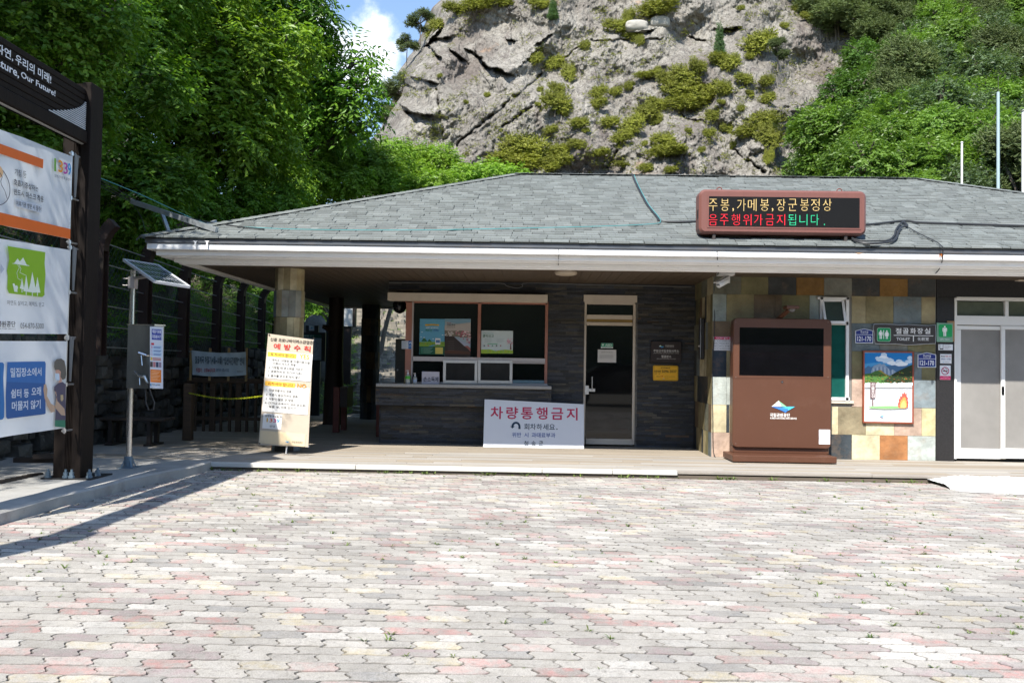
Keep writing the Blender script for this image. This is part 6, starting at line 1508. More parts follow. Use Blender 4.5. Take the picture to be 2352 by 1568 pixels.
# slope behind the cliff foot and left-hand valley side
m_bank = mat('bank_soil', (.045, .042, .022), rough=.95, var=.5, scale=2., bump=.8)
def bank_z(x, y):                # ground left of the retaining wall
    d = np.maximum(0, -6.75-x)
    return 1.55+d*.72+.35*np.sin(y*.4)*np.minimum(d, 1)*.4
gx, gy = np.meshgrid(np.concatenate([np.linspace(-60, -14, 24), np.linspace(-13.2, -6.75, 22)]), np.linspace(-14, 70, 90), indexing='ij')
zz = bank_z(gx, gy)+.5*(fbm(np.stack([gx*.5, gy*.5, gx*0], -1), 4)-.5)*np.clip((-6.9-gx), 0, 1)
idx = np.arange(gx.size).reshape(gx.shape); Q4 = np.stack([idx[:-1, :-1], idx[1:, :-1], idx[1:, 1:], idx[:-1, 1:]], -1).reshape(-1, 4)
struct(np_mesh('valley_bank', np.stack([gx, gy, zz], -1).reshape(-1, 3), Q4, m_bank, smooth=True, loc=(-20, 20, 0)))
# grassy rise behind the station, with the stony trail
m_grassy = mat('rough_grass', (.06, .085, .025), rough=.9, var=.5, scale=3., bump=.8, bscale=30, dirt=.6, dirtcol=(.13, .11, .07), dscale=1.5)
def rise(x, y): return np.where(y < 22.2, -.02, 0)+np.clip(y-21.9, 0, 100)*.135+np.clip(y-38, 0, 100)*.25+np.clip(-3-x, 0, 6)*.05*np.clip(y-22, 0, 4)
gx, gy = np.meshgrid(np.linspace(-7.0, 34, 84), np.linspace(21.9, 62, 80), indexing='ij'); zz = rise(gx, gy)+.12*(fbm(np.stack([gx*1.2, gy*1.2, gx*0], -1), 4)-.5)
idx = np.arange(gx.size).reshape(gx.shape); Q4 = np.stack([idx[:-1, :-1], idx[1:, :-1], idx[1:, 1:], idx[:-1, 1:]], -1).reshape(-1, 4)
struct(np_mesh('grass_slope', np.stack([gx, gy, zz], -1).reshape(-1, 3), Q4, m_grassy, smooth=True, loc=(0, 30, 0)))
# trail: flat stones set in earth
r = random.Random(12); mb = MB(); y = 20.9
mb.quad((X(860, 22, 900)-.7, 20.4, .075), (-1.9, 20.4, .075), (-1.9, 22.2, .10), (X(860, 22, 900)-.7, 22.2, .10), col=(.2, .18, .15))
while y < 41:
    x = -.195*y; xe_ = -.125*y
    while x < xe_:
        w = .25+r.random()*.4; h = .2+r.random()*.3; n_ = 7; a0 = r.random()*6; z = float(rise(np.array(x), np.array(y)))+.075+.02*r.random() if y > 22 else .085
        pts = [(x+w*.5*math.cos(a0+k*.9)*(.8+.3*r.random()), y+h*.5*math.sin(a0+k*.9)*(.8+.3*r.random()), z+.02*r.random()) for k in range(n_)]
        g = .75+.4*r.random(); mb.prism(pts, (0, 0, -.15), col=(.25*g, .225*g, .185*g)); x += w*.93
    y += .24+.14*r.random()
struct(mb.build('trail', mat('trail_stone', rough=.9, var=.25, scale=6, bump=.4, attr=True), loc=(-3, 25, 0)))
# valley side behind the camera, seen in the window glass
m_far = mat('far_wood', (.035, .055, .02), rough=.95, var=.5, scale=.4, bump=1.)
gx, gy = np.meshgrid(np.linspace(-120, 120, 70), np.linspace(0, 1, 16), indexing='ij'); hh = 17+13*fbm(np.stack([gx*.02, gx*0, gx*0], -1), 4, 6)
idx = np.arange(gx.size).reshape(gx.shape); Q4 = np.stack([idx[:-1, :-1], idx[1:, :-1], idx[1:, 1:], idx[:-1, 1:]], -1).reshape(-1, 4)
struct(np_mesh('far_hill', np.stack([gx, -46-30*gy, gy**.8*hh*(.94+.12*fbm(np.stack([gx*.3, gy*6, gx*0], -1), 3))], -1).reshape(-1, 3), Q4, m_far, smooth=True, loc=(0, -60, 0)))
# ================================================================== TREES, BUSHES
def leaf_mat(name, c1, c2, trans=.38, rough=.42, spec=.35):
    m = bpy.data.materials.new(name); m.use_nodes = True; t = m.node_tree; n = t.nodes; l = t.links
    b = n['Principled BSDF']; b.inputs['Roughness'].default_value = rough; b.inputs['Specular IOR Level'].default_value = spec
    a = n.new('ShaderNodeVertexColor'); a.layer_name = 'Col'; sp_ = n.new('ShaderNodeSeparateColor'); l.new(a.outputs[0], sp_.inputs[0])
    mx = n.new('ShaderNodeMixRGB'); l.new(sp_.outputs[0], mx.inputs[0]); mx.inputs[1].default_value = (*c1, 1); mx.inputs[2].default_value = (*c2, 1)
    co = n.new('ShaderNodeTexCoord'); z = n.new('ShaderNodeTexNoise'); z.inputs['Scale'].default_value = .9; z.inputs['Detail'].default_value = 3; l.new(co.outputs['Object'], z.inputs[0])
    r = n.new('ShaderNodeMapRange'); l.new(z.outputs[0], r.inputs[0])
    for i, v in enumerate((.3, .7, .72, 1.28)): r.inputs[i+1].default_value = v
    oi = n.new('ShaderNodeObjectInfo'); r2 = n.new('ShaderNodeMapRange'); l.new(oi.outputs['Random'], r2.inputs[0]); r2.inputs[3].default_value = .85; r2.inputs[4].default_value = 1.15
    m3 = n.new('ShaderNodeMath'); m3.operation = 'MULTIPLY'; l.new(r.outputs[0], m3.inputs[0]); l.new(r2.outputs[0], m3.inputs[1])
    m2 = n.new('ShaderNodeMixRGB'); m2.blend_type = 'MULTIPLY'; m2.inputs[0].default_value = 1; l.new(mx.outputs[0], m2.inputs[1]); l.new(m3.outputs[0], m2.inputs[2])
    l.new(m2.outputs[0], b.inputs['Base Color']); tr = n.new('ShaderNodeBsdfTranslucent')
    m4 = n.new('ShaderNodeMixRGB'); m4.blend_type = 'MULTIPLY'; m4.inputs[0].default_value = 1; l.new(m2.outputs[0], m4.inputs[1]); m4.inputs[2].default_value = (1.25, 1.3, .55, 1); l.new(m4.outputs[0], tr.inputs[0])
    ms = n.new('ShaderNodeMixShader'); ms.inputs[0].default_value = trans; l.new(b.outputs[0], ms.inputs[1]); l.new(tr.outputs[0], ms.inputs[2]); l.new(ms.outputs[0], n['Material Output'].inputs[0])
    return m
LM = dict(deep=leaf_mat('leaf_deep_green', (.07, .18, .02), (.19, .33, .035)), fresh=leaf_mat('leaf_fresh_green', (.12, .25, .02), (.28, .42, .04)), lime=leaf_mat('leaf_lime', (.13, .26, .025), (.25, .38, .05)),
          bluish=leaf_mat('leaf_bluish', (.07, .14, .055), (.14, .23, .085)), pine=leaf_mat('needle', (.085, .125, .045), (.165, .205, .075), trans=.2, rough=.6), scrub=leaf_mat('scrub_leaf', (.165, .19, .022), (.30, .31, .05), trans=.25, rough=.6))
m_bark = mat('bark', (.13, .11, .09), rough=.95, var=.35, scale=6, stretch=(2, 2, .4), bump=.8)
def leaf_cloud(lobes, n_spray, leaf=.09, per=9, spray=.32, droop=.6, seed=0, width=.42, shell=.55, flat=0.):
    """lobes: (cx,cy,cz,rx,ry,rz). returns verts, quads(two folded halves), colour factor"""
    r = np.random.default_rng(seed); L_ = np.array(lobes, float); area = (L_[:, 3]*L_[:, 5]+L_[:, 3]*L_[:, 4]); w = area/area.sum()
    k = r.choice(len(L_), n_spray, p=w); d = r.normal(size=(n_spray, 3)); d /= np.linalg.norm(d, axis=1)[:, None]
    rad = shell+(1-shell)*r.random(n_spray)**.6; rad = rad*(1+.22*(vn(d*2.3+L_[k, :3], seed)-.5)*2)
    C = L_[k, :3]+d*L_[k, 3:6]*rad[:, None]
    out_ = d*np.array([1, 1, .5])+r.normal(size=(n_spray, 3))*.45; out_[:, 2] -= droop*.5; out_ /= np.linalg.norm(out_, axis=1)[:, None]
    t = (np.arange(per)//2+.5)/(per/2.); side = np.where(np.arange(per) % 2 == 0, 1., -1.)
    S_ = np.cross(out_, np.array([0, 0, 1.])); S_ /= np.linalg.norm(S_, axis=1)[:, None]+1e-6
    Pp = C[:, None]+out_[:, None]*(t*spray)[None, :, None]; Pp[..., 2] -= droop*.35*spray*(t**2)[None]
    ax = out_[:, None]*.55+S_[:, None]*side[None, :, None]*.9+r.normal(size=(n_spray, per, 3))*.25; ax[..., 2] -= droop*.55
    ax /= np.linalg.norm(ax, axis=2)[..., None]
    ln = leaf*(.65+.7*r.random((n_spray, per)))[..., None]
    nrm = d[:, None]*.8+np.array([-.1, -.25, .8])+r.normal(size=(n_spray, per, 3))*.45; nrm = nrm-ax*np.sum(nrm*ax, 2)[..., None]; nrm /= np.linalg.norm(nrm, axis=2)[..., None]+1e-6
    wd = np.cross(nrm, ax)*ln*width; fold = nrm*ln*.12
    # two facets per leaf: wide quad near the base and pointed half folded along the midrib
    a = Pp; b = Pp+ax*ln*.45+wd*.5+fold; c = Pp+ax*ln; e = Pp+ax*ln*.45-wd*.5+fold
    Vv = np.stack([a, b, c, e], 2).reshape(-1, 3); m = len(Vv)//4; Fv = np.arange(m*4).reshape(m, 4)
    cf = np.repeat(r.random(n_spray)*.6, per)+r.random(m)*.4
    return Vv, Fv, np.stack([cf, cf, cf], 1)
def limb(mb, a, b, r0, r1, r, wob=.12, n=5, sides=6):
    a, b = Vector(a), Vector(b); L_ = (b-a).length; pts = []
    for i in range(n+1):
        t = i/n; p = a.lerp(b, t); s = math.sin(math.pi*t)*L_*wob; pts.append(p+Vector((r.uniform(-1, 1)*s*.5, r.uniform(-1, 1)*s*.5, s*.6+r.uniform(-.3, .3)*s)))
    mb.tube(pts, [r0+(r1-r0)*i/n for i in range(n+1)], sides)
def tree(name, label, cat, base, lobes, n_spray, lm, group=None, trunk=.16, seed=0, leaf=.1, per=9, spray=.34, droop=.6, width=.42, shell=.5):
    o = thing(name, label, cat, base, group); r = random.Random(seed)
    Vv, Fv, cf = leaf_cloud(lobes, n_spray, leaf, per, spray, droop, seed, width, shell)
    np_mesh('crown', Vv, Fv, lm, parent=o, colors=cf)
    mb = MB(); base = Vector(base); cz = sum(l_[2]-l_[5]*.5 for l_ in lobes)/len(lobes); cx = sum(l_[0] for l_ in lobes)/len(lobes); cy = sum(l_[1] for l_ in lobes)/len(lobes)
    fork = base.lerp(Vector((cx, cy, max(cz, base.z+1))), .45); limb(mb, base-Vector((0, 0, .3)), fork, trunk, trunk*.7, r, .03, 6, 9)
    for l_ in lobes:
        c_ = Vector(l_[:3]); limb(mb, fork, c_, trunk*.5, .02, r, .10, 6)
        for q in range(3 if trunk < .13 else 8):
            d_ = Vector((r.uniform(-1, 1), r.uniform(-1, 1), r.uniform(-.4, 1))); d_ = d_.normalized()*(.95+.1*r.random()); d_ = Vector((d_.x*l_[3], d_.y*l_[4], d_.z*l_[5])); limb(mb, fork.lerp(c_, .6+.4*r.random()), c_+d_, (.022+trunk*.08)*(1 if q < 3 else .5), .005, r, .1, 4, 5)
    mb.build('trunk', m_bark, o, smooth=True); return o
def lobes_px(items, jit=0, seed=0):          # (px,py,Y,radius in px, squash)
    out_ = []
    for it in items:
        px, py, Y, rp = it[:4]; sq = it[4] if len(it) > 4 else .85; c_ = P(px, py, Y); R = rp*Y/F; out_.append((c_.x, c_.y, c_.z, R, R*.95, R*sq))
    return out_
# --- left: trees over the bank, from the roof to the left edge
tree('broadleaf_tree', 'tall dark broadleaf tree whose crown meets the blue gap of sky over the roof', 'tree', (-9.8, 25, 3.3),
     lobes_px([(630, -60, 23, 105), (690, 15, 23, 66), (735, 45, 23.5, 38), (680, 110, 23.5, 75), (600, 120, 24, 110), (735, 95, 24, 36, .8), (715, 160, 24, 60), (770, 195, 24, 45, .8), (822, 130, 24, 30, 1.2), (838, 185, 24, 36, .8), (815, 235, 24, 48, .6), (720, 235, 24.5, 80), (640, 250, 24, 90), (560, 30, 24, 110), (760, 280, 24.5, 65, .55), (845, 285, 24.5, 22, .6)]), 3000, LM['deep'], 'broadleaf trees on the left bank', .3, 3, leaf=.19, spray=.6, droop=.9, width=.36, shell=.45)
tree('broadleaf_tree', 'bright green tree with drooping compound leaves left of the roof', 'tree', (-8.6, 20, 2.9),
     lobes_px([(430, 60, 18.5, 120), (530, 130, 18.5, 100), (440, 200, 18, 100), (570, 230, 19, 90), (500, 300, 18.5, 110), (620, 170, 19, 60), (380, 320, 18, 90), (600, 330, 19.5, 80), (480, -30, 18.5, 110), (660, 90, 19.5, 60)]), 3000, LM['fresh'], 'broadleaf trees on the left bank', .22, 5, leaf=.165, spray=.52, droop=.8)
tree('broadleaf_tree', 'deep green tree behind the timber sign post', 'tree', (-9.4, 16, 3.3),
     lobes_px([(270, 60, 16, 120), (330, 190, 15.5, 90), (250, 330, 15.5, 90), (300, 440, 15.5, 80), (170, 10, 15.5, 110), (380, 400, 16, 70), (370, -20, 16.5, 90)]), 2600, LM['deep'], 'broadleaf trees on the left bank', .2, 7, leaf=.135, spray=.45)
tree('broadleaf_tree', 'near tree hanging over the top left corner with rounded leaves', 'tree', (-9.5, 11.5, 3.4),
     lobes_px([(60, 10, 11.5, 150), (160, 120, 12, 100), (-60, 130, 11, 130), (60, 230, 12, 100), (-40, 360, 11.5, 110), (110, 330, 12, 80), (230, 40, 12, 90), (200, 260, 12.4, 60)]), 3000, LM['deep'], 'broadleaf trees on the left bank', .2, 9, leaf=.09, spray=.32, width=.6)
tree('lime_green_tree', 'lime-green young tree showing over the left slope of the roof', 'tree', (-8.2, 27, 3.0),
     lobes_px([(740, 350, 26, 75, .8), (815, 348, 27, 60, .8), (860, 390, 27, 60, .7), (780, 410, 26, 70, .6), (690, 390, 25, 70, .8), (900, 350, 28, 42, .8), (640, 420, 24, 70, .7)]), 3900, LM['lime'], None, .14, 11, leaf=.135, spray=.42, droop=.7, shell=.35)
tree('broadleaf_shrub', 'rounded mid-green shrub between the lime-green tree and the cliff', 'shrub', (-5.4, 31, 1.6),
     lobes_px([(960, 365, 31, 48, .75), (1010, 375, 31, 50, .75), (1040, 395, 31, 40, .6), (930, 400, 30, 55, .6)]), 2600, LM['fresh'], None, .09, 13, leaf=.11, spray=.34, shell=.35)
tree('broadleaf_shrub', 'low pale-green shrub peeping over the left end of the ridge', 'shrub', (-2.6, 29, 1.2),
     lobes_px([(1070, 402, 28, 42, .55), (1130, 398, 28.5, 44, .55), (1180, 402, 29, 32, .5), (1000, 425, 27, 60, .5), (930, 440, 27, 55, .5)]), 2200, LM['lime'], None, .07, 15, leaf=.11, spray=.32, shell=.35)
tree('broadleaf_tree', 'shaded tree low behind the green fence', 'tree', (-7.7, 19, 2.2),
     lobes_px([(420, 470, 18, 80), (520, 450, 19, 70), (620, 450, 20, 65), (330, 560, 17, 75), (430, 560, 18, 60), (250, 500, 16, 70)]), 3000, LM['deep'], 'broadleaf trees on the left bank', .16, 17, leaf=.11, spray=.36)
tree('broadleaf_tree', 'shaded tree far back along the green fence', 'tree', (-8.2, 24, 2.6),
     lobes_px([(560, 500, 24, 60), (640, 560, 25, 50), (520, 600, 24, 50), (700, 480, 26, 50), (660, 680, 26, 40), (590, 690, 24, 45)]), 2400, LM['deep'], 'broadleaf trees on the left bank', .16, 19, leaf=.12, spray=.4)
# big trees left of the picture that shade the sign and the fence
def shade_tree(base, R, seed, n, lab):
    r = random.Random(seed); lb = []
    for k in range(11): a = k*2.4; q = R*.62*math.sqrt((k+.3)/11); lb.append((base[0]+q*math.cos(a), base[1]+q*math.sin(a), base[2]+5.2+r.uniform(-.8, 1.4)-q*.25, R*.42, R*.42, R*.30))
    return tree('broadleaf_tree', lab, 'tree', base, lb, n, LM['deep'], 'broadleaf trees on the left bank', .26, seed, leaf=.14, spray=.5, per=9, shell=.2)
shade_tree((-9.6, 6.2, 3.4), 4.2, 31, 3300, 'wide tree standing left of the timber sign, out past the edge of the picture')
shade_tree((-8.7, 10.2, 3.0), 3.4, 37, 2600, 'spreading tree on the bank behind the cloth banners')
shade_tree((-10.2, 14.5, 4.2), 4.4, 41, 3000, 'spreading tree on the bank beyond the stone wall')
shade_tree((-9.4, 17.0, 3.2), 3.4, 43, 2200, 'tall tree added to shade the bank behind the rockfall fence')  # added to deepen the shade behind the fence
# ground cover on the bank and around the trail
def scatter_cover(n, fn, seed, name, label, lm, leaf=.08, per=5):
    r = np.random.default_rng(seed); pts = fn(r, n); lobes = [(x, y, z, .16, .16, .10) for x, y, z in pts]
    Vv, Fv, cf = leaf_cloud(lobes, n*5, leaf, per, .14, .0, seed, .35, .2); return tag(np_mesh(name, Vv, Fv, lm, colors=cf, loc=tuple(np.mean(pts, 0))), label, 'ground cover', kind='stuff')
def f1(r, n): x = -6.85-r.random(n)**1.3*4.5; y = 8+r.random(n)*20; return np.stack([x, y, bank_z(x, y)+.05], 1)
scatter_cover(1500, f1, 3, 'bank_undergrowth', 'leafy undergrowth covering the bank above the stone wall', LM['deep'])
def f2(r, n):
    x = -6.8+r.random(n)*7; y = 22.2+r.random(n)**1.3*16; z = rise(x, y)+.0; k = ~((x > -.19*y) & (x < -.13*y)) | (r.random(n) < .06); return np.stack([x, y, z], 1)[k]
def scat2():
    r = np.random.default_rng(9); pts = f2(r, 1300); lobes = [(x, y, z, .16, .16, .07) for x, y, z in pts]
    Vv, Fv, cf = leaf_cloud(lobes, len(pts)*5, .075, 5, .12, -.4, 9, .2, .1); tag(np_mesh('rough_herbs', Vv, Fv, LM['fresh'], colors=cf, loc=(-3, 28, 1)), 'rough grass and herbs beside the stony trail', 'ground cover', kind='stuff')
scat2()
# --- bushes on the cliff, standing on the rock where the sight line meets it
cl = bpy.data.objects['cliff']
from mathutils.bvhtree import BVHTree
cv = np.empty(len(cl.data.vertices)*3, np.float32); cl.data.vertices.foreach_get('co', cv); cv = cv.reshape(-1, 3)+np.array(ORIG[cl])
cbvh = BVHTree.FromPolygons([tuple(v) for v in cv], [tuple(p.vertices) for p in cl.data.polygons])
def oncliff(px, py):
    h = cbvh.ray_cast(CO, ray(px, py).normalized()); return h[0] if h[0] else P(px, py, 85)
def proto(name, label, cat, lobes, n, lm, **k):
    o = tree(name, label, cat, (0, 0, 0), lobes, n, lm, **k); return o
r = random.Random(8)
def blobs(n, rx, rz, s): 
    q = random.Random(s); return [(q.uniform(-1, 1)*rx*.6, q.uniform(-.5, .3)*rx*.5, rz*.35+q.uniform(-.4, .6)*rz*.6, rx*.42, rx*.36, rz*.42) for _ in range(n)]
SC = 'yellow-green scrub on the cliff face'
pb = [proto('cliff_bush', 'x', 'bush', blobs(9, 1., .8, 50+i), 900, LM['scrub'], trunk=.03, seed=60+i, leaf=.10, spray=.2, per=7, droop=-.3, shell=.3) for i in range(3)]
used = set()
def bush(px, py, rx, ry, lab=None, k=None, protos=pb, sl=0):
    i = (k if k is not None else r.randrange(len(protos))); c_ = oncliff(px, py+ry*.75); s = c_.y/F; c_ = c_+Vector((0, -rx*s*.35, 0))
    src = protos[i]; sc = (rx*s*1.15, rx*s*.9, ry*s*1.9)
    lab = lab or 'small tuft of yellow-green scrub rooted in a crack of the grey cliff'
    if (id(protos), i) not in used: used.add((id(protos), i)); o = src; o.location = c_; o.scale = sc
    else: o = copy_thing(src, c_, r.uniform(-.5, .5), sc)
    o['label'] = lab; o['group'] = SC; return o
BL = [(1237, 12, 22, 12), (1342, 106, 14, 10), (1229, 139, 20, 13), (1272, 145, 20, 16), (1304, 170, 16, 22), (1277, 205, 18, 14), (1374, 212, 20, 14), (1371, 239, 22, 13), (1412, 212, 16, 10), (1444, 199, 14, 10), (1508, 164, 10, 10), (1600, 153, 20, 14),
      (1506, 274, 14, 14), (1398, 283, 24, 12), (1328, 285, 24, 12), (1264, 298, 16, 10), (1323, 333, 20, 12), (1261, 387, 25, 10), (1519, 325, 26, 16), (1559, 347, 18, 10), (1626, 306, 15, 11), (1634, 266, 16, 12), (1667, 295, 14, 12),
      (1538, 390, 16, 8), (1481, 387, 18, 10), (1430, 381, 20, 8), (1610, 344, 9, 8), (1683, 333, 10, 9), (1468, 95, 12, 12), (1761, 228, 18, 12), (1374, 352, 24, 10), (1763, 360, 12, 18), (1160, 380, 20, 10), (1345, 300, 9, 6), (1580, 300, 8, 6), (1700, 250, 9, 8),
      (1240, 205, 8, 6), (1118, 218, 8, 6), (1145, 160, 7, 5), (1070, 235, 6, 5), (1010, 175, 7, 5), (1068, 20, 10, 7), (1700, 20, 10, 6), (1720, 130, 12, 8), (1850, 40, 14, 10), (1800, 60, 10, 8), (1420, 330, 9, 6), (1598, 235, 9, 6), (1655, 235, 9, 6), (1720, 215, 10, 7), (1480, 330, 8, 6), (1300, 262, 8, 6), (1235, 240, 7, 5), (1015, 300, 8, 8), (1830, 20, 12, 8)]
for b_ in BL: bush(*b_)
for b_ in ((1409, 63, 25, 16, 'dark-tipped bush left of the two pale boulders on the cliff'), (1446, 84, 22, 12, 'bush just below the two pale boulders on the cliff'), (1505, 24, 45, 20, 'wide green bush above the two pale boulders on the cliff'),
           (1441, 38, 14, 18, 'upright green bush at the left end of the bushes over the pale boulders'), (1274, 239, 34, 25, 'broad scrub patch halfway up the cliff above the left end of the ridge'), (1479, 175, 26, 9, 'long thin scrub strip rising right across mid cliff'),
           (1524, 185, 22, 20, 'left part of the biggest yellow-green scrub patch in mid cliff'), (1567, 178, 32, 26, 'top of the biggest yellow-green scrub patch in mid cliff'), (1562, 213, 42, 24, 'middle of the biggest yellow-green scrub patch in mid cliff'), (1570, 238, 46, 20, 'bottom of the biggest yellow-green scrub patch in mid cliff'),
           (1618, 215, 42, 22, 'right arm of the biggest yellow-green scrub patch'), (1659, 206, 22, 16, 'right tip of the biggest yellow-green scrub patch'), (1506, 242, 24, 15, 'upper end of the diagonal scrub band in mid cliff'), (1479, 263, 28, 19, 'second clump of the diagonal scrub band in mid cliff'),
           (1449, 290, 28, 23, 'third clump of the diagonal scrub band in mid cliff'), (1425, 317, 24, 13, 'lowest clump of the diagonal scrub band in mid cliff'), (1645, 137, 26, 14, 'scrub left under the pointed conifer on the cliff'), (1672, 148, 26, 19, 'scrub right under the pointed conifer on the cliff'),
           (1704, 183, 20, 13, 'round scrub clump right below the pointed conifer'), (1758, 188, 18, 13, 'dark scrub clump near the small cliff pine'), (1202, 346, 52, 30, 'largest low scrub mat above the left end of the ridge'), (1180, 376, 58, 20, 'scrub mat touching the left end of the ridge'),
           (1283, 349, 30, 15, 'scrub clump right of the largest low mat'), (1277, 370, 32, 15, 'scrub clump just over the ridge right of the low mat'), (1524, 349, 42, 15, 'wide low scrub clump above the middle of the ridge'), (1747, 285, 37, 24, 'top of the right-hand scrub patch above the message board'),
           (1712, 306, 32, 13, 'left wing of the right-hand scrub patch above the message board'), (1761, 317, 28, 30, 'bottom of the right-hand scrub patch above the message board'), (1739, 105, 42, 26, 'bright green small tree on the upper right of the cliff'),
           (1045, 24, 28, 14, 'left bush of the row on the top left shoulder of the cliff'), (1095, 12, 34, 16, 'middle bush of the row on the top left shoulder of the cliff'), (1142, 6, 30, 14, 'right bush of the row on the top left shoulder of the cliff'), (1000, 60, 18, 14, 'bush in the hollow under the top left shoulder of the cliff'),
           (990, 80, 14, 14, 'small bush hanging at the cave on the left of the cliff')): bush(*b_)
# fine growth in the joints of the rock
rg = np.random.default_rng(31); P_ = []
while len(P_) < 1100:
    px, py = rg.uniform(900, 1950), rg.uniform(0, 400)
    u_ = px*.78-py*-.62; v_ = px*.62+py*.78
    w_ = vn(np.array([(px*.79-py*.61)*.012, (px*.61+py*.79)*.06, 3.]), 4)
    if w_ < .60-.10*(py > 180)-.06*(px > 1250): continue
    h_ = cbvh.ray_cast(CO, ray(px, py).normalized())
    if h_[0]: P_.append(tuple(h_[0]+Vector((0, -.12, 0)))+(.22+.25*rg.random(),)*2+(.16,))
Vv, Fv, cf = leaf_cloud(P_, 7500, .16, 5, .22, -.2, 5, .35, .2)
tag(np_mesh('cliff_undergrowth', Vv, Fv, LM['scrub'], colors=cf, loc=(12, 80, 15)), 'fine grass and herbs growing in the joints of the cliff face', 'ground cover', kind='stuff')
# pines clinging to the left edge and a pointed conifer
def pine_proto(seed, lab, tall=False):
    q = random.Random(seed); lb = []
    if tall: lb = [(q.uniform(-.05, .05), 0, .1+.09*k, .26*(1-k/11.)+.04, .24*(1-k/11.)+.04, .08) for k in range(11)]
    else:
        for k in range(9): a = q.uniform(0, 6.28); z = .35+.6*k/9; ra = .5*(1.15-z)+.15; lb.append((ra*math.cos(a), ra*.6*math.sin(a), z, .26, .22, .07))
    return tree('cliff_pine', lab, 'tree', (0, 0, 0), lb, 1400, LM['pine'] if not tall else LM['bluish'], 'conifers on the cliff', .03, seed, leaf=.055, per=9, spray=.10, droop=-.2, width=.3, shell=.1)
def put(o, px, py, hpx, Y, sx=1.): c_ = P(px, py, Y); s = hpx*Y/F; o.location = c_; o.scale = (s*sx, s*sx, s); ORIG[o] = c_
p1 = pine_proto(3, 'small flat-topped pine leaning out from the left edge of the cliff top'); put(p1, 966, 84, 66, 95, .75)
for i, (px, py, h, Y, lab) in enumerate(((924, 262, 100, 96, 'pine rooted below the overhang on the left edge of the cliff'), (888, 295, 60, 96, 'lowest little pine on the left edge of the cliff'), (934, 135, 55, 96, 'bushy pine halfway down the left edge of the cliff'), (1786, 148, 60, 76, 'small dark spreading pine on the right part of the cliff'))):
    o = copy_thing(p1, (0, 0, 0), 1.3*i, label=lab); put(o, px, py, h, Y, .8)
p2 = pine_proto(7, 'pointed bluish conifer standing on the cliff right of its middle', True); c_ = oncliff(1653, 146); p2.location = c_; s = 86*c_.y/F; p2.scale = (s*.55, s*.55, s)
c2 = copy_thing(p2, oncliff(1270, 46), 1, (s*.5, s*.5, s*.55), label='short pointed conifer high on the cliff above the left end of the ridge')
# the two boulders
def boulder(name, lab, c, rx, ry, rz, seed, m, group=None, n=26):
    th, ph = np.meshgrid(np.linspace(0, math.pi, n), np.linspace(0, 2*math.pi, 2*n, endpoint=False), indexing='ij')
    d = np.stack([np.sin(th)*np.cos(ph), np.sin(th)*np.sin(ph), np.cos(th)], -1); sh = np.abs(d)**1.0; k = 1/(np.sum(np.abs(d)**3.2, -1)**(1/3.2))
    k = k*(.86+.32*(fbm(d*1.3+seed, 5, seed)-.35)); V_ = d*k[..., None]*np.array([rx, ry, rz])+np.array(c)
    idx = np.arange(n*2*n).reshape(n, 2*n); Q_ = np.stack([idx[:-1], np.roll(idx, -1, 1)[:-1], np.roll(idx, -1, 1)[1:], idx[1:]], -1).reshape(-1, 4)
    return tag(np_mesh(name, V_.reshape(-1, 3), Q_, m, smooth=True, loc=tuple(c)), lab, 'boulder', group)
m_prock = mat('pale_rock', (.36, .34, .30), rough=.95, var=.25, scale=1.5, bump=.9, bscale=3, dirt=.5, dirtcol=(.15, .13, .12), dscale=.7)
for px, py, rx, ry, lab in ((1463, 63, 28, 15, 'left of the two pale boulders on the upper cliff'), (1515, 53, 25, 15, 'right of the two pale boulders on the upper cliff')):
    c_ = oncliff(px, py); s = c_.y/F; boulder('boulder', lab, (c_.x, c_.y, c_.z), rx*s, rx*s*.7, ry*s, px % 17, m_prock, 'boulders on the cliff')
# --- wooded hillside on the right: countable crowns from a few kinds
LH = dict(deep=leaf_mat('hill_leaf_dark', (.06, .14, .025), (.13, .23, .045)), fresh=leaf_mat('hill_leaf_bright', (.10, .20, .03), (.21, .33, .06)), bluish=leaf_mat('hill_leaf_grey', (.08, .13, .06), (.15, .215, .10)))
def crown_proto(kind, seed, lab):
    q = random.Random(seed)
    if kind == 'pine':
        lb = []
        for k in range(13): a = q.uniform(0, 6.28); z = .35+.65*q.random(); ra = .42*(1.25-z); lb.append((ra*math.cos(a), ra*math.sin(a), z, .2, .2, .12))
        return tree('pine_tree', lab, 'tree', (0, 0, 0), lb, 7000, LM['pine'], 'pines on the right hillside', .02, seed, leaf=.032, per=9, spray=.07, droop=-.3, width=.3, shell=.1)
    lb = []
    for k in range(12): a = q.uniform(0, 6.28); ra = .34*math.sqrt(q.random()); z = .42+.42*q.random(); lb.append((ra*math.cos(a), ra*math.sin(a), z, .19, .19, .15))
    return tree('broadleaf_tree', lab, 'tree', (0, 0, 0), lb, 2600, LH[kind], 'broadleaf trees on the right hillside', .02, seed, leaf=.034, per=9, spray=.085, droop=.3, width=.45, shell=.45)
KIND = {'deep': 'dark green broadleaf tree in the wood on the right hillside', 'fresh': 'bright green broadleaf tree in the wood on the right hillside', 'bluish': 'grey-green broadleaf tree in the wood on the right hillside', 'pine': 'olive-green pine in the upper wood on the right hillside'}
pro = {k: [crown_proto(k, 200+10*i+j, KIND[k]) for j in range(2)] for i, k in enumerate(KIND)}
hb = None
hcl = bpy.data.objects['wooded_hillside']; hv = np.empty(len(hcl.data.vertices)*3, np.float32); hcl.data.vertices.foreach_get('co', hv); hv = hv.reshape(-1, 3)+np.array(ORIG[hcl])
hbvh = BVHTree.FromPolygons([tuple(v) for v in hv], [tuple(p.vertices) for p in hcl.data.polygons])
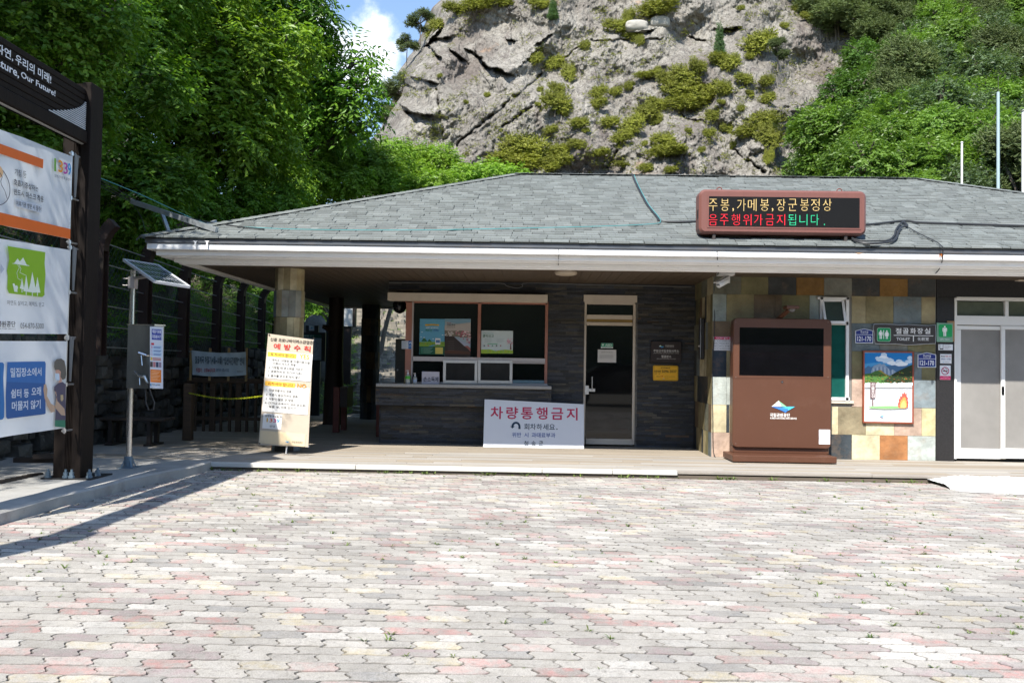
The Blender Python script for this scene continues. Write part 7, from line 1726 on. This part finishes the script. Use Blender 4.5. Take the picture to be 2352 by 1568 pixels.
def rock_edge(py): return np.interp(py, [-60, 0, 60, 110, 170, 230, 270, 300, 340, 380, 430], [1740, 1790, 1850, 1900, 1925, 1945, 1940, 1915, 1880, 1850, 1840])
r = random.Random(77); first = set(); cnt = 0; rowy = -60
rows_ = []
while rowy < 640:
    size = 92+(rowy+60)*.10 if rowy > 250 else 80+(rowy+60)*.06
    x = rock_edge(min(rowy-size*.35, 430))+r.uniform(0, 26)+size*.62 if rowy < 470 else 1880+r.uniform(0, 60)
    while x < 2480:
        px, py = x+r.uniform(-12, 12), rowy+r.uniform(-12, 12); up = py < 250-(px-2000)*.25
        # small bare rib of rock left open
        if not (1985 < px < 2050 and 120 < py < 235 and r.random() < .85):
            k = r.random(); kind = ('pine' if k < .55 else 'fresh' if k < .78 else 'bluish') if up else ('fresh' if k < .42 else 'deep' if k < .66 else 'bluish' if k < .95 else 'pine')
            i = r.randrange(2); h = hbvh.ray_cast(CO, ray(px, py).normalized()); c_ = h[0] if h[0] else P(px, py, 80)
            h2 = cbvh.ray_cast(CO, ray(px, py).normalized())
            if h2[0] and h2[0].y < c_.y: c_ = h2[0]
            s = size*(.85+.35*r.random())*c_.y/F*1.5; src = pro[kind][i]; loc = c_+Vector((0, 0, -s*.12)); 
            if (kind, i) not in first: first.add((kind, i)); o = src; o.location = loc; o.rotation_euler.z = r.uniform(0, 6.28); o.scale = (s, s, s*.95)
            else: o = copy_thing(src, loc, r.uniform(0, 6.28), (s, s, s*(.95+.35*r.random())))
            cnt += 1
        x += size*(.56+.2*r.random())
    rowy += size*.36
print('hillside trees', cnt)

tree('broadleaf_tree', 'shaded tree closing the trail behind the covered passage', 'tree', (-6.4, 46, 5.),
     lobes_px([(900, 700, 45, 55), (850, 690, 45, 50), (950, 680, 46, 50), (800, 670, 44, 55), (740, 660, 40, 55), (990, 690, 46, 45)]), 2600, LM['deep'], None, .16, 91, leaf=.16, spray=.5)
tree('broadleaf_tree', 'shaded tree over the craggy boulder behind the passage', 'tree', (-6.9, 33, 2.),
     lobes_px([(730, 640, 33, 50), (690, 700, 32, 45), (780, 600, 34, 60), (670, 620, 32, 50)]), 2000, LM['deep'], None, .14, 93, leaf=.13, spray=.4)
# ================================================================== RETAINING WALL, FENCE, BENCH, RAILING, PASSAGE
r = random.Random(14)
m_rub_ = mat('wall_stone', (.12, .115, .105), rough=.9, var=.4, scale=5, bump=.6, attr=True)
o = thing('retaining_wall', 'dark rough stone retaining wall under the trees on the left', 'wall', (-6.6, 15, .0)); mb = MB()
y = 6.0
zc = -.05; row = 0
while zc < 1.55:
    h = .16+r.random()*.08; y = 5.5+r.random()*.2
    while y < 27:
        w = .13+r.random()*.33; g = .4+.9*r.random(); d_ = r.random()*.13-.03; zo_ = (r.random()-.5)*.09
        ys_ = (y+.012, y+w-.012); zs_ = (zc+.012+zo_, zc+h-.005+zo_+.04*r.random())
        fx = -6.62+d_; pts = [(fx, ys_[0]+.04*r.random(), zs_[0]+.03*r.random()), (fx, ys_[1]-.04*r.random(), zs_[0]+.03*r.random()), (fx, ys_[1]-.03*r.random(), zs_[1]-.04*r.random()), (fx, ys_[0]+.03*r.random(), zs_[1]-.03*r.random())]
        bk = [(-6.78, ys_[0], zs_[0]), (-6.78, ys_[1], zs_[0]), (-6.78, ys_[1], zs_[1]), (-6.78, ys_[0], zs_[1])]; md = (fx+.035, (ys_[0]+ys_[1])/2, (zs_[0]+zs_[1])/2)
        mb.add(pts+bk+[md], [(0, 1, 8), (1, 2, 8), (2, 3, 8), (3, 0, 8), (1, 0, 4, 5), (2, 1, 5, 6), (3, 2, 6, 7), (0, 3, 7, 4)], col=(.075*g, .072*g, .062*g)); y += w
    zc += h
mb.build('stonework', m_rub_, o, smooth=False); mb = MB(); mb.box(-7.1, -6.70, 5.5, 27, -.1, 1.52); mb.build('core', m_core, o)
# tall rockfall fence on the wall
FL = [(X(a, y, 780), y) for a, y in ((226, 11.9), (331, 13.6), (421, 15.6), (497, 17.7), (552, 19.8), (600, 22.0), (632, 24.5))]
m_fpost = mat('fence_brown', hx('#241109'), rough=.6, var=.3, dirt=.3, dirtcol=(.04, .05, .03))
o = thing('rockfall_fence', 'tall rockfall fence of brown steel posts, wires and green mesh above the stone wall', 'fence', (FL[2][0], FL[2][1], 1.5))
zf = 1.45
for i, (x, y) in enumerate(FL):
    mb = MB(); hgt = 1.45; w = .15
    for dy, ww in ((-.075, w), (.075, w)): mb.box(x-ww/2, x+ww/2, y+dy-.01, y+dy+.01, zf, zf+hgt)
    mb.box(x-.012, x+.012, y-.065, y+.065, zf, zf+hgt)
    for k in range(8):      # top bends over towards the path
        a0, a1 = k*.11, (k+1)*.11; p0 = Vector((x+(.5*(1-math.cos(a0))), y, zf+hgt+.5*math.sin(a0))); p1_ = Vector((x+(.5*(1-math.cos(a1))), y, zf+hgt+.5*math.sin(a1))); mb.beam(p0, p1_, .15, .15, up=(0, 1, 0))
    mb.build('post', m_fpost, o)
mb = MB()
for k in range(6):
    z = zf+.12+k*.29
    for (x0_, y0_), (x1_, y1_) in zip([(FL[0][0]+.2, 8.5)]+FL, FL): mb.tube([(x0_, y0_, z), (x1_, y1_, z)], .009, 5)
mb.build('wire', m_frame, o)
m_mesh = mat('green_mesh', hx('#10382e'), rough=.4, var=.1)
ys_ = [8.5]+[p[1] for p in FL]; xs_ = [FL[0][0]+.2]+[p[0] for p in FL]; fx_ = lambda y: float(np.interp(y, ys_, xs_))-.09
mb = MB(); H_ = 1.6; st = .13; n_ = int((24.5-8.5+H_)/st)
for k in range(n_):
    for sg in (1, -1):
        ya_, yb_ = (8.5+k*st-H_, 8.5+k*st) if sg > 0 else (8.5+k*st, 8.5+k*st-H_)
        z0_, z1_ = zf, zf+H_; N_ = 6; pts = []
        for q in range(N_+1):
            t = q/N_; y = ya_+(yb_-ya_)*t
            if 8.5 <= y <= 24.5: pts.append((fx_(y), y, z0_+(z1_-z0_)*t))
        if len(pts) > 1: mb.tube(pts, .0028, 3, cap=False)
mb.build('mesh', m_mesh, o)
# bench by the wall
yb = 13.2; x0_, x1_ = X(214, yb, 970), X(378, yb, 970); m_bw = mat('bench_wood', hx('#3b3028'), rough=.7, var=.3, stretch=(.5, 5, 5), bump=.2)
o = thing('park_bench', 'low backless dark bench by the stone wall behind the dispenser', 'bench', ((x0_+x1_)/2, yb, DECK)); mb = MB()
for k in range(4): mb.box(x0_, x1_, yb-.02+k*.11, yb+.075+k*.11, .47, .51, bev=.006)
mb.build('seat', m_bw, o)
for xx in (x0_+.22, x1_-.28):
    mb = MB(); mb.box(xx, xx+.06, yb+.02, yb+.09, DECK, .47); mb.box(xx, xx+.06, yb+.28, yb+.35, DECK, .47); mb.box(xx-.02, xx+.1, yb-.04, yb+.42, DECK, DECK+.03); mb.box(xx, xx+.06, yb, yb+.4, .43, .47); mb.build('leg', m_dsteel, o)
# wooden railing with its banner and the yellow chain
yr_ = 16.2; xa_, xb_ = X(430, yr_, 900), X(608, yr_, 900); m_rail = mat('rail_wood', hx('#4a3a2b'), rough=.8, var=.3, stretch=(.6, 4, 4))
o = thing('wooden_railing', 'low wooden railing closing the shaded end of the deck', 'railing', ((xa_+xb_)/2, yr_, DECK)); mb = MB(); zt_ = Z(500, 868, yr_)
mb.box(xa_, xb_, yr_-.05, yr_+.05, zt_-.09, zt_, bev=.01); mb.box(xa_, xb_, yr_-.02, yr_+.02, .3, .36); mb.build('handrail', m_rail, o)
n_ = 9
for k in range(n_+1):
    xx = xa_+(xb_-xa_)*k/n_; mb = MB(); w_ = .05 if k % 3 == 0 else .02; mb.box(xx-w_, xx+w_, yr_-.03, yr_+.03, DECK, zt_-.091); mb.build('post' if k % 3 == 0 else 'baluster', m_rail, o)
m_ochre = mat('raw_timber', hx('#a58a5c'), rough=.8)
o = thing('closing_time_banner', 'white cloth banner on raw timber stakes with dark and red Korean lettering above the railing', 'banner', ((xa_+xb_)/2, yr_-.08, zt_))
yb_ = yr_-.10; q = [(442, 860.5), (565, 861), (565, 808), (440, 804)]; C4 = [P(a, b, yb_) for a, b in q]; mb = MB(); n_ = 24; vs = []
for i in range(n_+1):
    t = i/n_
    for j in range(5):
        s_ = j/4; p = (C4[0]*(1-t)+C4[1]*t)*(1-s_)+(C4[3]*(1-t)+C4[2]*t)*s_; sag = .03*math.sin(math.pi*t); vs.append((p.x, p.y+.012*math.sin(i*1.1+j), p.z-sag))
mb.add(vs, [(i*5+j, (i+1)*5+j, (i+1)*5+j+1, i*5+j+1) for i in range(n_) for j in range(4)]); mb.build('cloth', mat('blue_white_cloth', hx('#c3d3dc'), rough=.6, trans=.2, var=.04), o, smooth=True)
for px in (438, 482, 525, 566): mb = MB(); xx = X(px, yb_+.03, 830); mb.box(xx-.02, xx+.02, yb_+.02, yb_+.05, zt_-.05, Z(px, 799, yb_), bev=.003); mb.build('stake', m_ochre, o)
pr = Print((0, yb_-.014, 0), (0, -1, 0)); pr.text('절골계곡 하절기(4월~10월)', (448, 818, 511, 838), '#2f4250', .02); pr.text('“입산시간제한” 안내', (513, 820, 561, 838), '#2f4250', .02); pr.text('하절기 : 오후4시이후', (450, 845, 494, 855), '#a8324a', .02); pr.text('(대문다리 오후3시이후)', (495, 846, 526, 855), '#3f5a78', .01); emblem(pr, 540, 853, 4); pr.text('국립공원공단', (544, 851, 558, 855), '#5a6068', 0); pr.build('print', o)
m_chain = mat('chain_yellow', hx('#c3cc2e'), rough=.45, var=.05)
ca, cb = P(433, 902, 14.2), P(612, 908, 12.95); mb = MB(); N_ = 62
for k in range(N_):
    t = (k+.5)/N_; p = ca.lerp(cb, t)-Vector((0, 0, .07*math.sin(math.pi*t))); d_ = (cb-ca).normalized(); s_ = Vector((0, 0, 1)) if k % 2 else Vector((0, 1, 0)); e_ = (cb-ca).length/N_*.72
    lp = [p+d_*(e_*math.cos(a))+s_*(.011*math.sin(a)) for a in [2*math.pi*j/8 for j in range(9)]]; mb.tube(lp, .0036, 5, cap=False)
tag(mb.build('barrier_chain', m_chain), 'yellow-green plastic chain across the shaded end of the deck', 'chain')
xx, yy = ca.x-.02, 14.2; mb = MB(); mb.box(xx-.07, xx+.07, yy-.0, yy+.14, DECK, 1.02, bev=.01); tag(mb.build('wooden_post', m_rail), 'stout wooden post holding the left end of the yellow chain', 'post')
# passage: gate posts, boards, rustic trunk, boulder
m_gate = mat('gate_red', hx('#6b372c'), rough=.6, var=.2); m_gdark = mat('gate_board', hx('#2b211b'), rough=.6, var=.3, stretch=(5, 5, 1))
o = thing('wooden_turnstile', 'red-brown wooden gate stand in the shade of the covered passage', 'gate', (X(779, 16.4), 16.4, DECK)); 
for a_, b_, yy in ((765.4, 779.7, 16.4), (784, 796, 17.0)):
    mb = MB(); mb.box(X(a_, yy, 900), X(b_, yy, 900), yy, yy+.1, DECK, Z(780, 889, 16.4), bev=.006); mb.build('post', m_gate, o)
mb = MB(); mb.box(X(780, 16.4, 900)+.003, X(797, 16.4, 900), 16.42, 16.98, Z(780, 935, 16.4), Z(780, 888, 16.4)); mb.build('board', m_gdark, o)
o = thing('wooden_turnstile', 'single red-brown gate post tucked against the left end of the slate counter', 'gate', (X(871, 15.6), 15.6, DECK)); mb = MB(); mb.box(X(864.5, 15.6, 930), X(878, 15.6, 930), 15.6, 15.7, DECK, Z(871, 922, 15.6), bev=.006); mb.build('post', m_gate, o)
mb = MB(); mb.box(X(866, 15.72, 930), X(877, 15.72, 930), 15.71, 16.2, .5, Z(871, 924, 15.6)); mb.build('board', m_gdark, o)
Z3 = lambda z: (1200+z*.24229)/1.7415
ZV = lambda z: (1180+z*.24229)/1.7415
yT = 18.6; m_trunk = mat('stained_trunk', hx('#2f2019'), rough=.6, var=.3, scale=3, stretch=(3, 3, .5), bump=.3)
o = thing('rustic_post', 'dark stained tree-trunk post with a cut branch stub in the covered passage', 'post', (X(Z3(580), yT), yT, DECK)); mb = MB()
pts = [P(Z3(a), ZV(b), yT) for a, b in ((545, 2400), (553, 1900), (560, 1480), (575, 1100), (590, 700), (605, 230), (608, 20))]; pts[0].z = DECK; mb.tube(pts, [.23, .22, .205, .17, .165, .165, .165], 16); mb.build('trunk', m_trunk, o, smooth=True)
mb = MB(); mb.tube([P(Z3(560), ZV(590), yT-.05), P(Z3(480), ZV(560), yT-.12), P(Z3(420), ZV(530), yT-.18), P(Z3(370), ZV(515), yT-.2)], [.1, .07, .055, .045], 10); mb.build('branch_stub', m_trunk, o, smooth=True)
def zb3_(a, b, c, d): return (Z3(a), ZV(b), Z3(c), ZV(d))
yB = 21.5; m_navy = mat('board_dark', (.012, .018, .022), rough=.5)
o, pr = sign('trail_map_board', 'black trail map board with a green heading, half hidden by the leaning banner', 'sign', zb3_(-120, 612, 418, 1088), yB, .08, m_navy)
pr.rect(zb3_(-90, 650, 355, 705), '#1f5f56', 0); pr.text('탐방로 안내', zb3_(42, 660, 228, 688), '#dfe9e6', .02); pr.rect(zb3_(-90, 708, 352, 1070), '#a9bccb', 0)
pr.line([(Z3(a), ZV(b)) for a, b in ((250, 745), (282, 800), (262, 850), (300, 870), (275, 920), (232, 950))], .5, '#3a4a58', 2); pr.line([(Z3(a), ZV(b)) for a, b in ((282, 800), (315, 795))], .5, '#3a4a58', 2); pr.line([(Z3(a), ZV(b)) for a, b in ((225, 1035), (280, 1010), (315, 1000))], .5, '#3a4a58', 2)
emblem(pr, Z3(270), ZV(1052), 3); pr.text('국립공원공단', zb3_(282, 1046, 332, 1058), '#3a4a58', 0); pr.build('print', o)
for px in (-60, 225): mb = MB(); xx = X(Z3(px), yB, 900); mb.box(xx-.14, xx+.14, yB+.01, yB+.09, 0, Z(720, ZV(1088), yB)-.001); mb.build('leg', m_navy, o)
mb = MB(); xx = X(Z3(190), yB, 800); mb.box(xx-.16, xx+.16, yB, yB+.05, Z(700, ZV(611), yB), Z(700, ZV(500), yB)); mb.build('head_plate', m_navy, o)
pr = Print((0, yB, 0), (0, -1, 0)); pr.rect(zb3_(149, 503, 235, 588), '#c9d6e0', 0); emblem(pr, Z3(190), ZV(537), 10, 1); pr.text('국립공원공단', zb3_(156, 560, 228, 572), '#5a6068', 0); pr.build('head_print', o)
yB = 22.6; mb = MB(); o = thing('slim_pylon_sign', 'slim black pylon sign with small green labels beside the trunk post', 'sign', (X(Z3(450), yB), yB, 0)); mb.box(X(Z3(425), yB, 800), X(Z3(522), yB, 800), yB, yB+.1, 0, Z(710, ZV(350), yB)); mb.build('board', m_navy, o)
pr = Print((0, yB, 0), (0, -1, 0)); pr.rect(zb3_(483, 445, 520, 480), '#5f9a70', 0); pr.rect(zb3_(473, 600, 512, 900), '#8a8256', 0); pr.rect(zb3_(466, 982, 488, 1034), '#7fc090', 0)
for i in range(13): pr.rect(zb3_(478, 615+i*21, 508, 621+i*21), '#5c5838', 1)
pr.build('print', o)
yB = 25.; o, pr = sign('white_notice_board', 'large white notice board on a dark frame on the sunny grass behind the passage', 'sign', zb3_(640, 120, 872, 515), yB, .06, mat('board_cream', hx('#dcdcd6'), rough=.5, var=.03))
emblem(pr, Z3(710), ZV(485), 3.6); pr.text('주왕산국립공원사무소', zb3_(728, 480, 855, 494), '#3f5a88', .01); pr.build('print', o)
mb = MB(); xx = X(Z3(705), yB, 800); mb.box(xx-.22, xx+.22, yB+.065, yB+.16, .2, Z(740, ZV(120), yB)); xx2 = X(Z3(895), yB, 700); mb.box(X(Z3(874), yB, 700), X(Z3(916), yB, 700), yB-.02, yB+.2, Z(740, ZV(520), yB), Z(740, ZV(100), yB)); mb.build('frame', m_gdark, o)
c_ = P(Z3(250), ZV(470), 24.5); boulder('boulder', 'big grey craggy boulder beyond the map board behind the passage', (c_.x, 24.5, c_.z-.75), .46, .35, 1.0, 5, mat('boulder_grey', (.11, .11, .10), rough=.95, var=.4, scale=4, bump=.9, bscale=12, dirt=.4, dirtcol=(.05, .07, .03), dscale=2))
# grey cabinet beside the service window
yC = 15.6; mb = MB(); o = thing('utility_cabinet', 'tall grey-green metal cabinet just left of the service window', 'cabinet', (X(Z3(1640), yC), yC, DECK)); mb.box(X(Z3(1575), yC, 800), X(Z3(1725), yC, 800)+.02, yC, yC+.35, DECK, Z(920, ZV(722), yC), bev=.008); mb.build('body', mat('cabinet_grey', hx('#4b4f49'), rough=.5, var=.15), o)
mb = MB(); c_ = P(Z3(1612), ZV(1235), yC-.01); mb.lathe((c_.x, yC-.012, c_.z-.015), [(.012, 0), (.016, .012), (.012, .03)], 10); mb.build('lock', m_alu, o)
# steel angle struts on the roof corner carrying the wires
ka = lambda a: (350+a*.4039)/1.7415
kb = lambda b: (650+b*.4039)/1.7415
m_galv = mat('angle_steel', (.40, .43, .45), rough=.45, metal=.55, var=.2, scale=8)
o = thing('wire_bracket', 'punched steel angle strut propped on the left corner of the roof carrying wires', 'bracket', onroof(ka(1280), kb(670)))
yQ = 12.6
S1, S2_ = P(ka(435), kb(385), 12.9), onroof(ka(1280), kb(668), .03)
mb = MB(); mb.beam(S1, S2_, .05, .07); mb.build('main_strut', m_galv, o)
mb = MB(); mb.beam(P(ka(735), kb(495), 12.8), P(ka(820), kb(728), 12.3), .045, .045); mb.build('prop', m_galv, o)
mb = MB(); mb.beam(P(ka(930), kb(708), 12.2), P(ka(1270), kb(585), 12.9), .045, .05); mb.build('cross_strut', m_galv, o)
for i, (a, b, q) in enumerate((((118, 200), (435, 385), 13.), ((118, 235), (430, 395), 13.), ((118, 170), (520, 400), 12.9))): cable('overhead_wire', [P(205, kb(a[1]-20), 11.5), P(ka(a[0]), kb(a[1]), 12.), P(ka(b[0]), kb(b[1]), 12.9)], .005, m_rub, 'thin dark wires strung from the trees to the steel strut', group='overhead wires')
cable('overhead_wire', [P(ka(440), kb(390), 12.9), P(ka(540), kb(560), 12.7), P(ka(580), kb(680), 12.6), P(ka(700), kb(720), 12.5), P(ka(800), kb(665), 12.6)], .005, m_rub, 'slack loop of dark wire hanging under the steel strut', group='overhead wires')
cable('overhead_wire', [S1, P(ka(860), kb(510), 12.75), P(ka(1200), kb(590), 12.6), onroof(ka(1480), kb(632)), onroof(ka(1750), kb(660))], .009, m_rub, 'black wire running along the steel strut on to the shingles', group='overhead wires')
# long weathered beam behind the fence top
mb = MB(); mb.beam(P(ka(115), kb(440), 15.5), P(ka(1050), kb(665), 17.5), .14, .18); tag(mb.build('timber_beam', mat('old_beam', hx('#4d4436'), rough=.9, var=.3)), 'weathered timber beam in the shade behind the steel strut', 'beam')
# loose timber and drain cover on the slab
mb = MB(); p_ = G(92, 1062, .12); mb.beam((p_.x-.3, p_.y, .15), (p_.x+.25, p_.y+.08, .155), .16, .06); mb.beam((p_.x-.05, p_.y-.05, .2), (p_.x+.28, p_.y+.06, .205), .14, .05); tag(mb.build('timber_offcuts', m_bw), 'two short dark timber offcuts lying on the slab at the left edge', 'timber')
mb = MB(); a_ = G(0, 1125, .12); b_ = G(118, 1085, .12)
for k in range(10): t = k/10; mb.beam((a_.x-.3, a_.y+.1+t*1.0, .135), (b_.x, a_.y+.25+t*1.0, .135), .05, .02)
tag(mb.build('drain_grate', m_dsteel), 'dark steel drain grate let into the slab at the left edge', 'grate')

# cars parked across the plaza, seen mirrored in the dark glass
m_tyre = mat('tyre', (.02, .02, .02), rough=.9); m_carg = mat('car_glass', (.01, .012, .014), rough=.04, var=.2); m_hub = mat('wheel_rim', (.4, .4, .42), rough=.3, metal=.8)
def car(x, y, L_, H_, col, lab, van=False):
    o = thing('parked_car', lab, 'car', (x, y, 0), 'cars parked across the plaza behind the camera'); W_ = 1.75
    pr_ = [(-.5, .32), (-.5, .62), (-.46, .70), (-.30, .74), (-.17, .98), (.16, 1.0), (.33, .76), (.47, .68), (.5, .5), (.5, .32)] if not van else [(-.5, .2), (-.5, .95), (-.46, 1.0), (.30, 1.0), (.42, .62), (.5, .52), (.5, .2)]
    hb_ = .22; body_ = [(x+a*L_, y, hb_+(b-.2)*(H_-hb_)/.8) for a, b in pr_]; p_ = mat('paint_'+col.strip('#'), col, rough=.25, coat=.7, var=.02); mb = MB(); mb.prism(body_, (0, W_, 0)); b_ = mb.build('body', p_, o)
    win = [(-.27, .76), (-.16, .94), (.15, .95), (.28, .76)] if not van else [(-.42, .68), (-.42, .92), (.28, .92), (.36, .68)]
    for yy in (y-.004, y+W_+.002): mb = MB(); mb.prism([(x+a*L_, yy, hb_+(b-.2)*(H_-hb_)/.8) for a, b in win], (0, .004, 0)); mb.build('window', m_carg, o)
    for a in (-.32, .31):
        for yy in (y-.02, y+W_-.18):
            c_ = Vector((x+a*L_, yy, .32)); mb = MB(); mb.tube([c_, c_+Vector((0, .2, 0))], .32, 20); w_ = mb.build('wheel', m_tyre, o); mb = MB(); mb.tube([c_+Vector((0, -.004, 0)), c_+Vector((0, .204, 0))], .2, 14); mb.build('rim', m_hub, w_)
    for yy in (y+.15, y+W_-.4): mb = MB(); mb.box(x+.495*L_, x+.503*L_, yy, yy+.25, .62, .72); mb.build('headlight', m_upvc, o)
car(-2.3, -5.2, 4.6, 1.45, '#101214', 'black saloon parked across the plaza, mirrored in the service window')
car(3.4, -4.8, 4.5, 1.5, '#15181c', 'dark grey saloon parked across the plaza, mirrored in the office door')
car(8.6, -6.0, 4.9, 2.0, '#5a1418', 'dark red van parked across the plaza, mirrored beside the saloon', True)
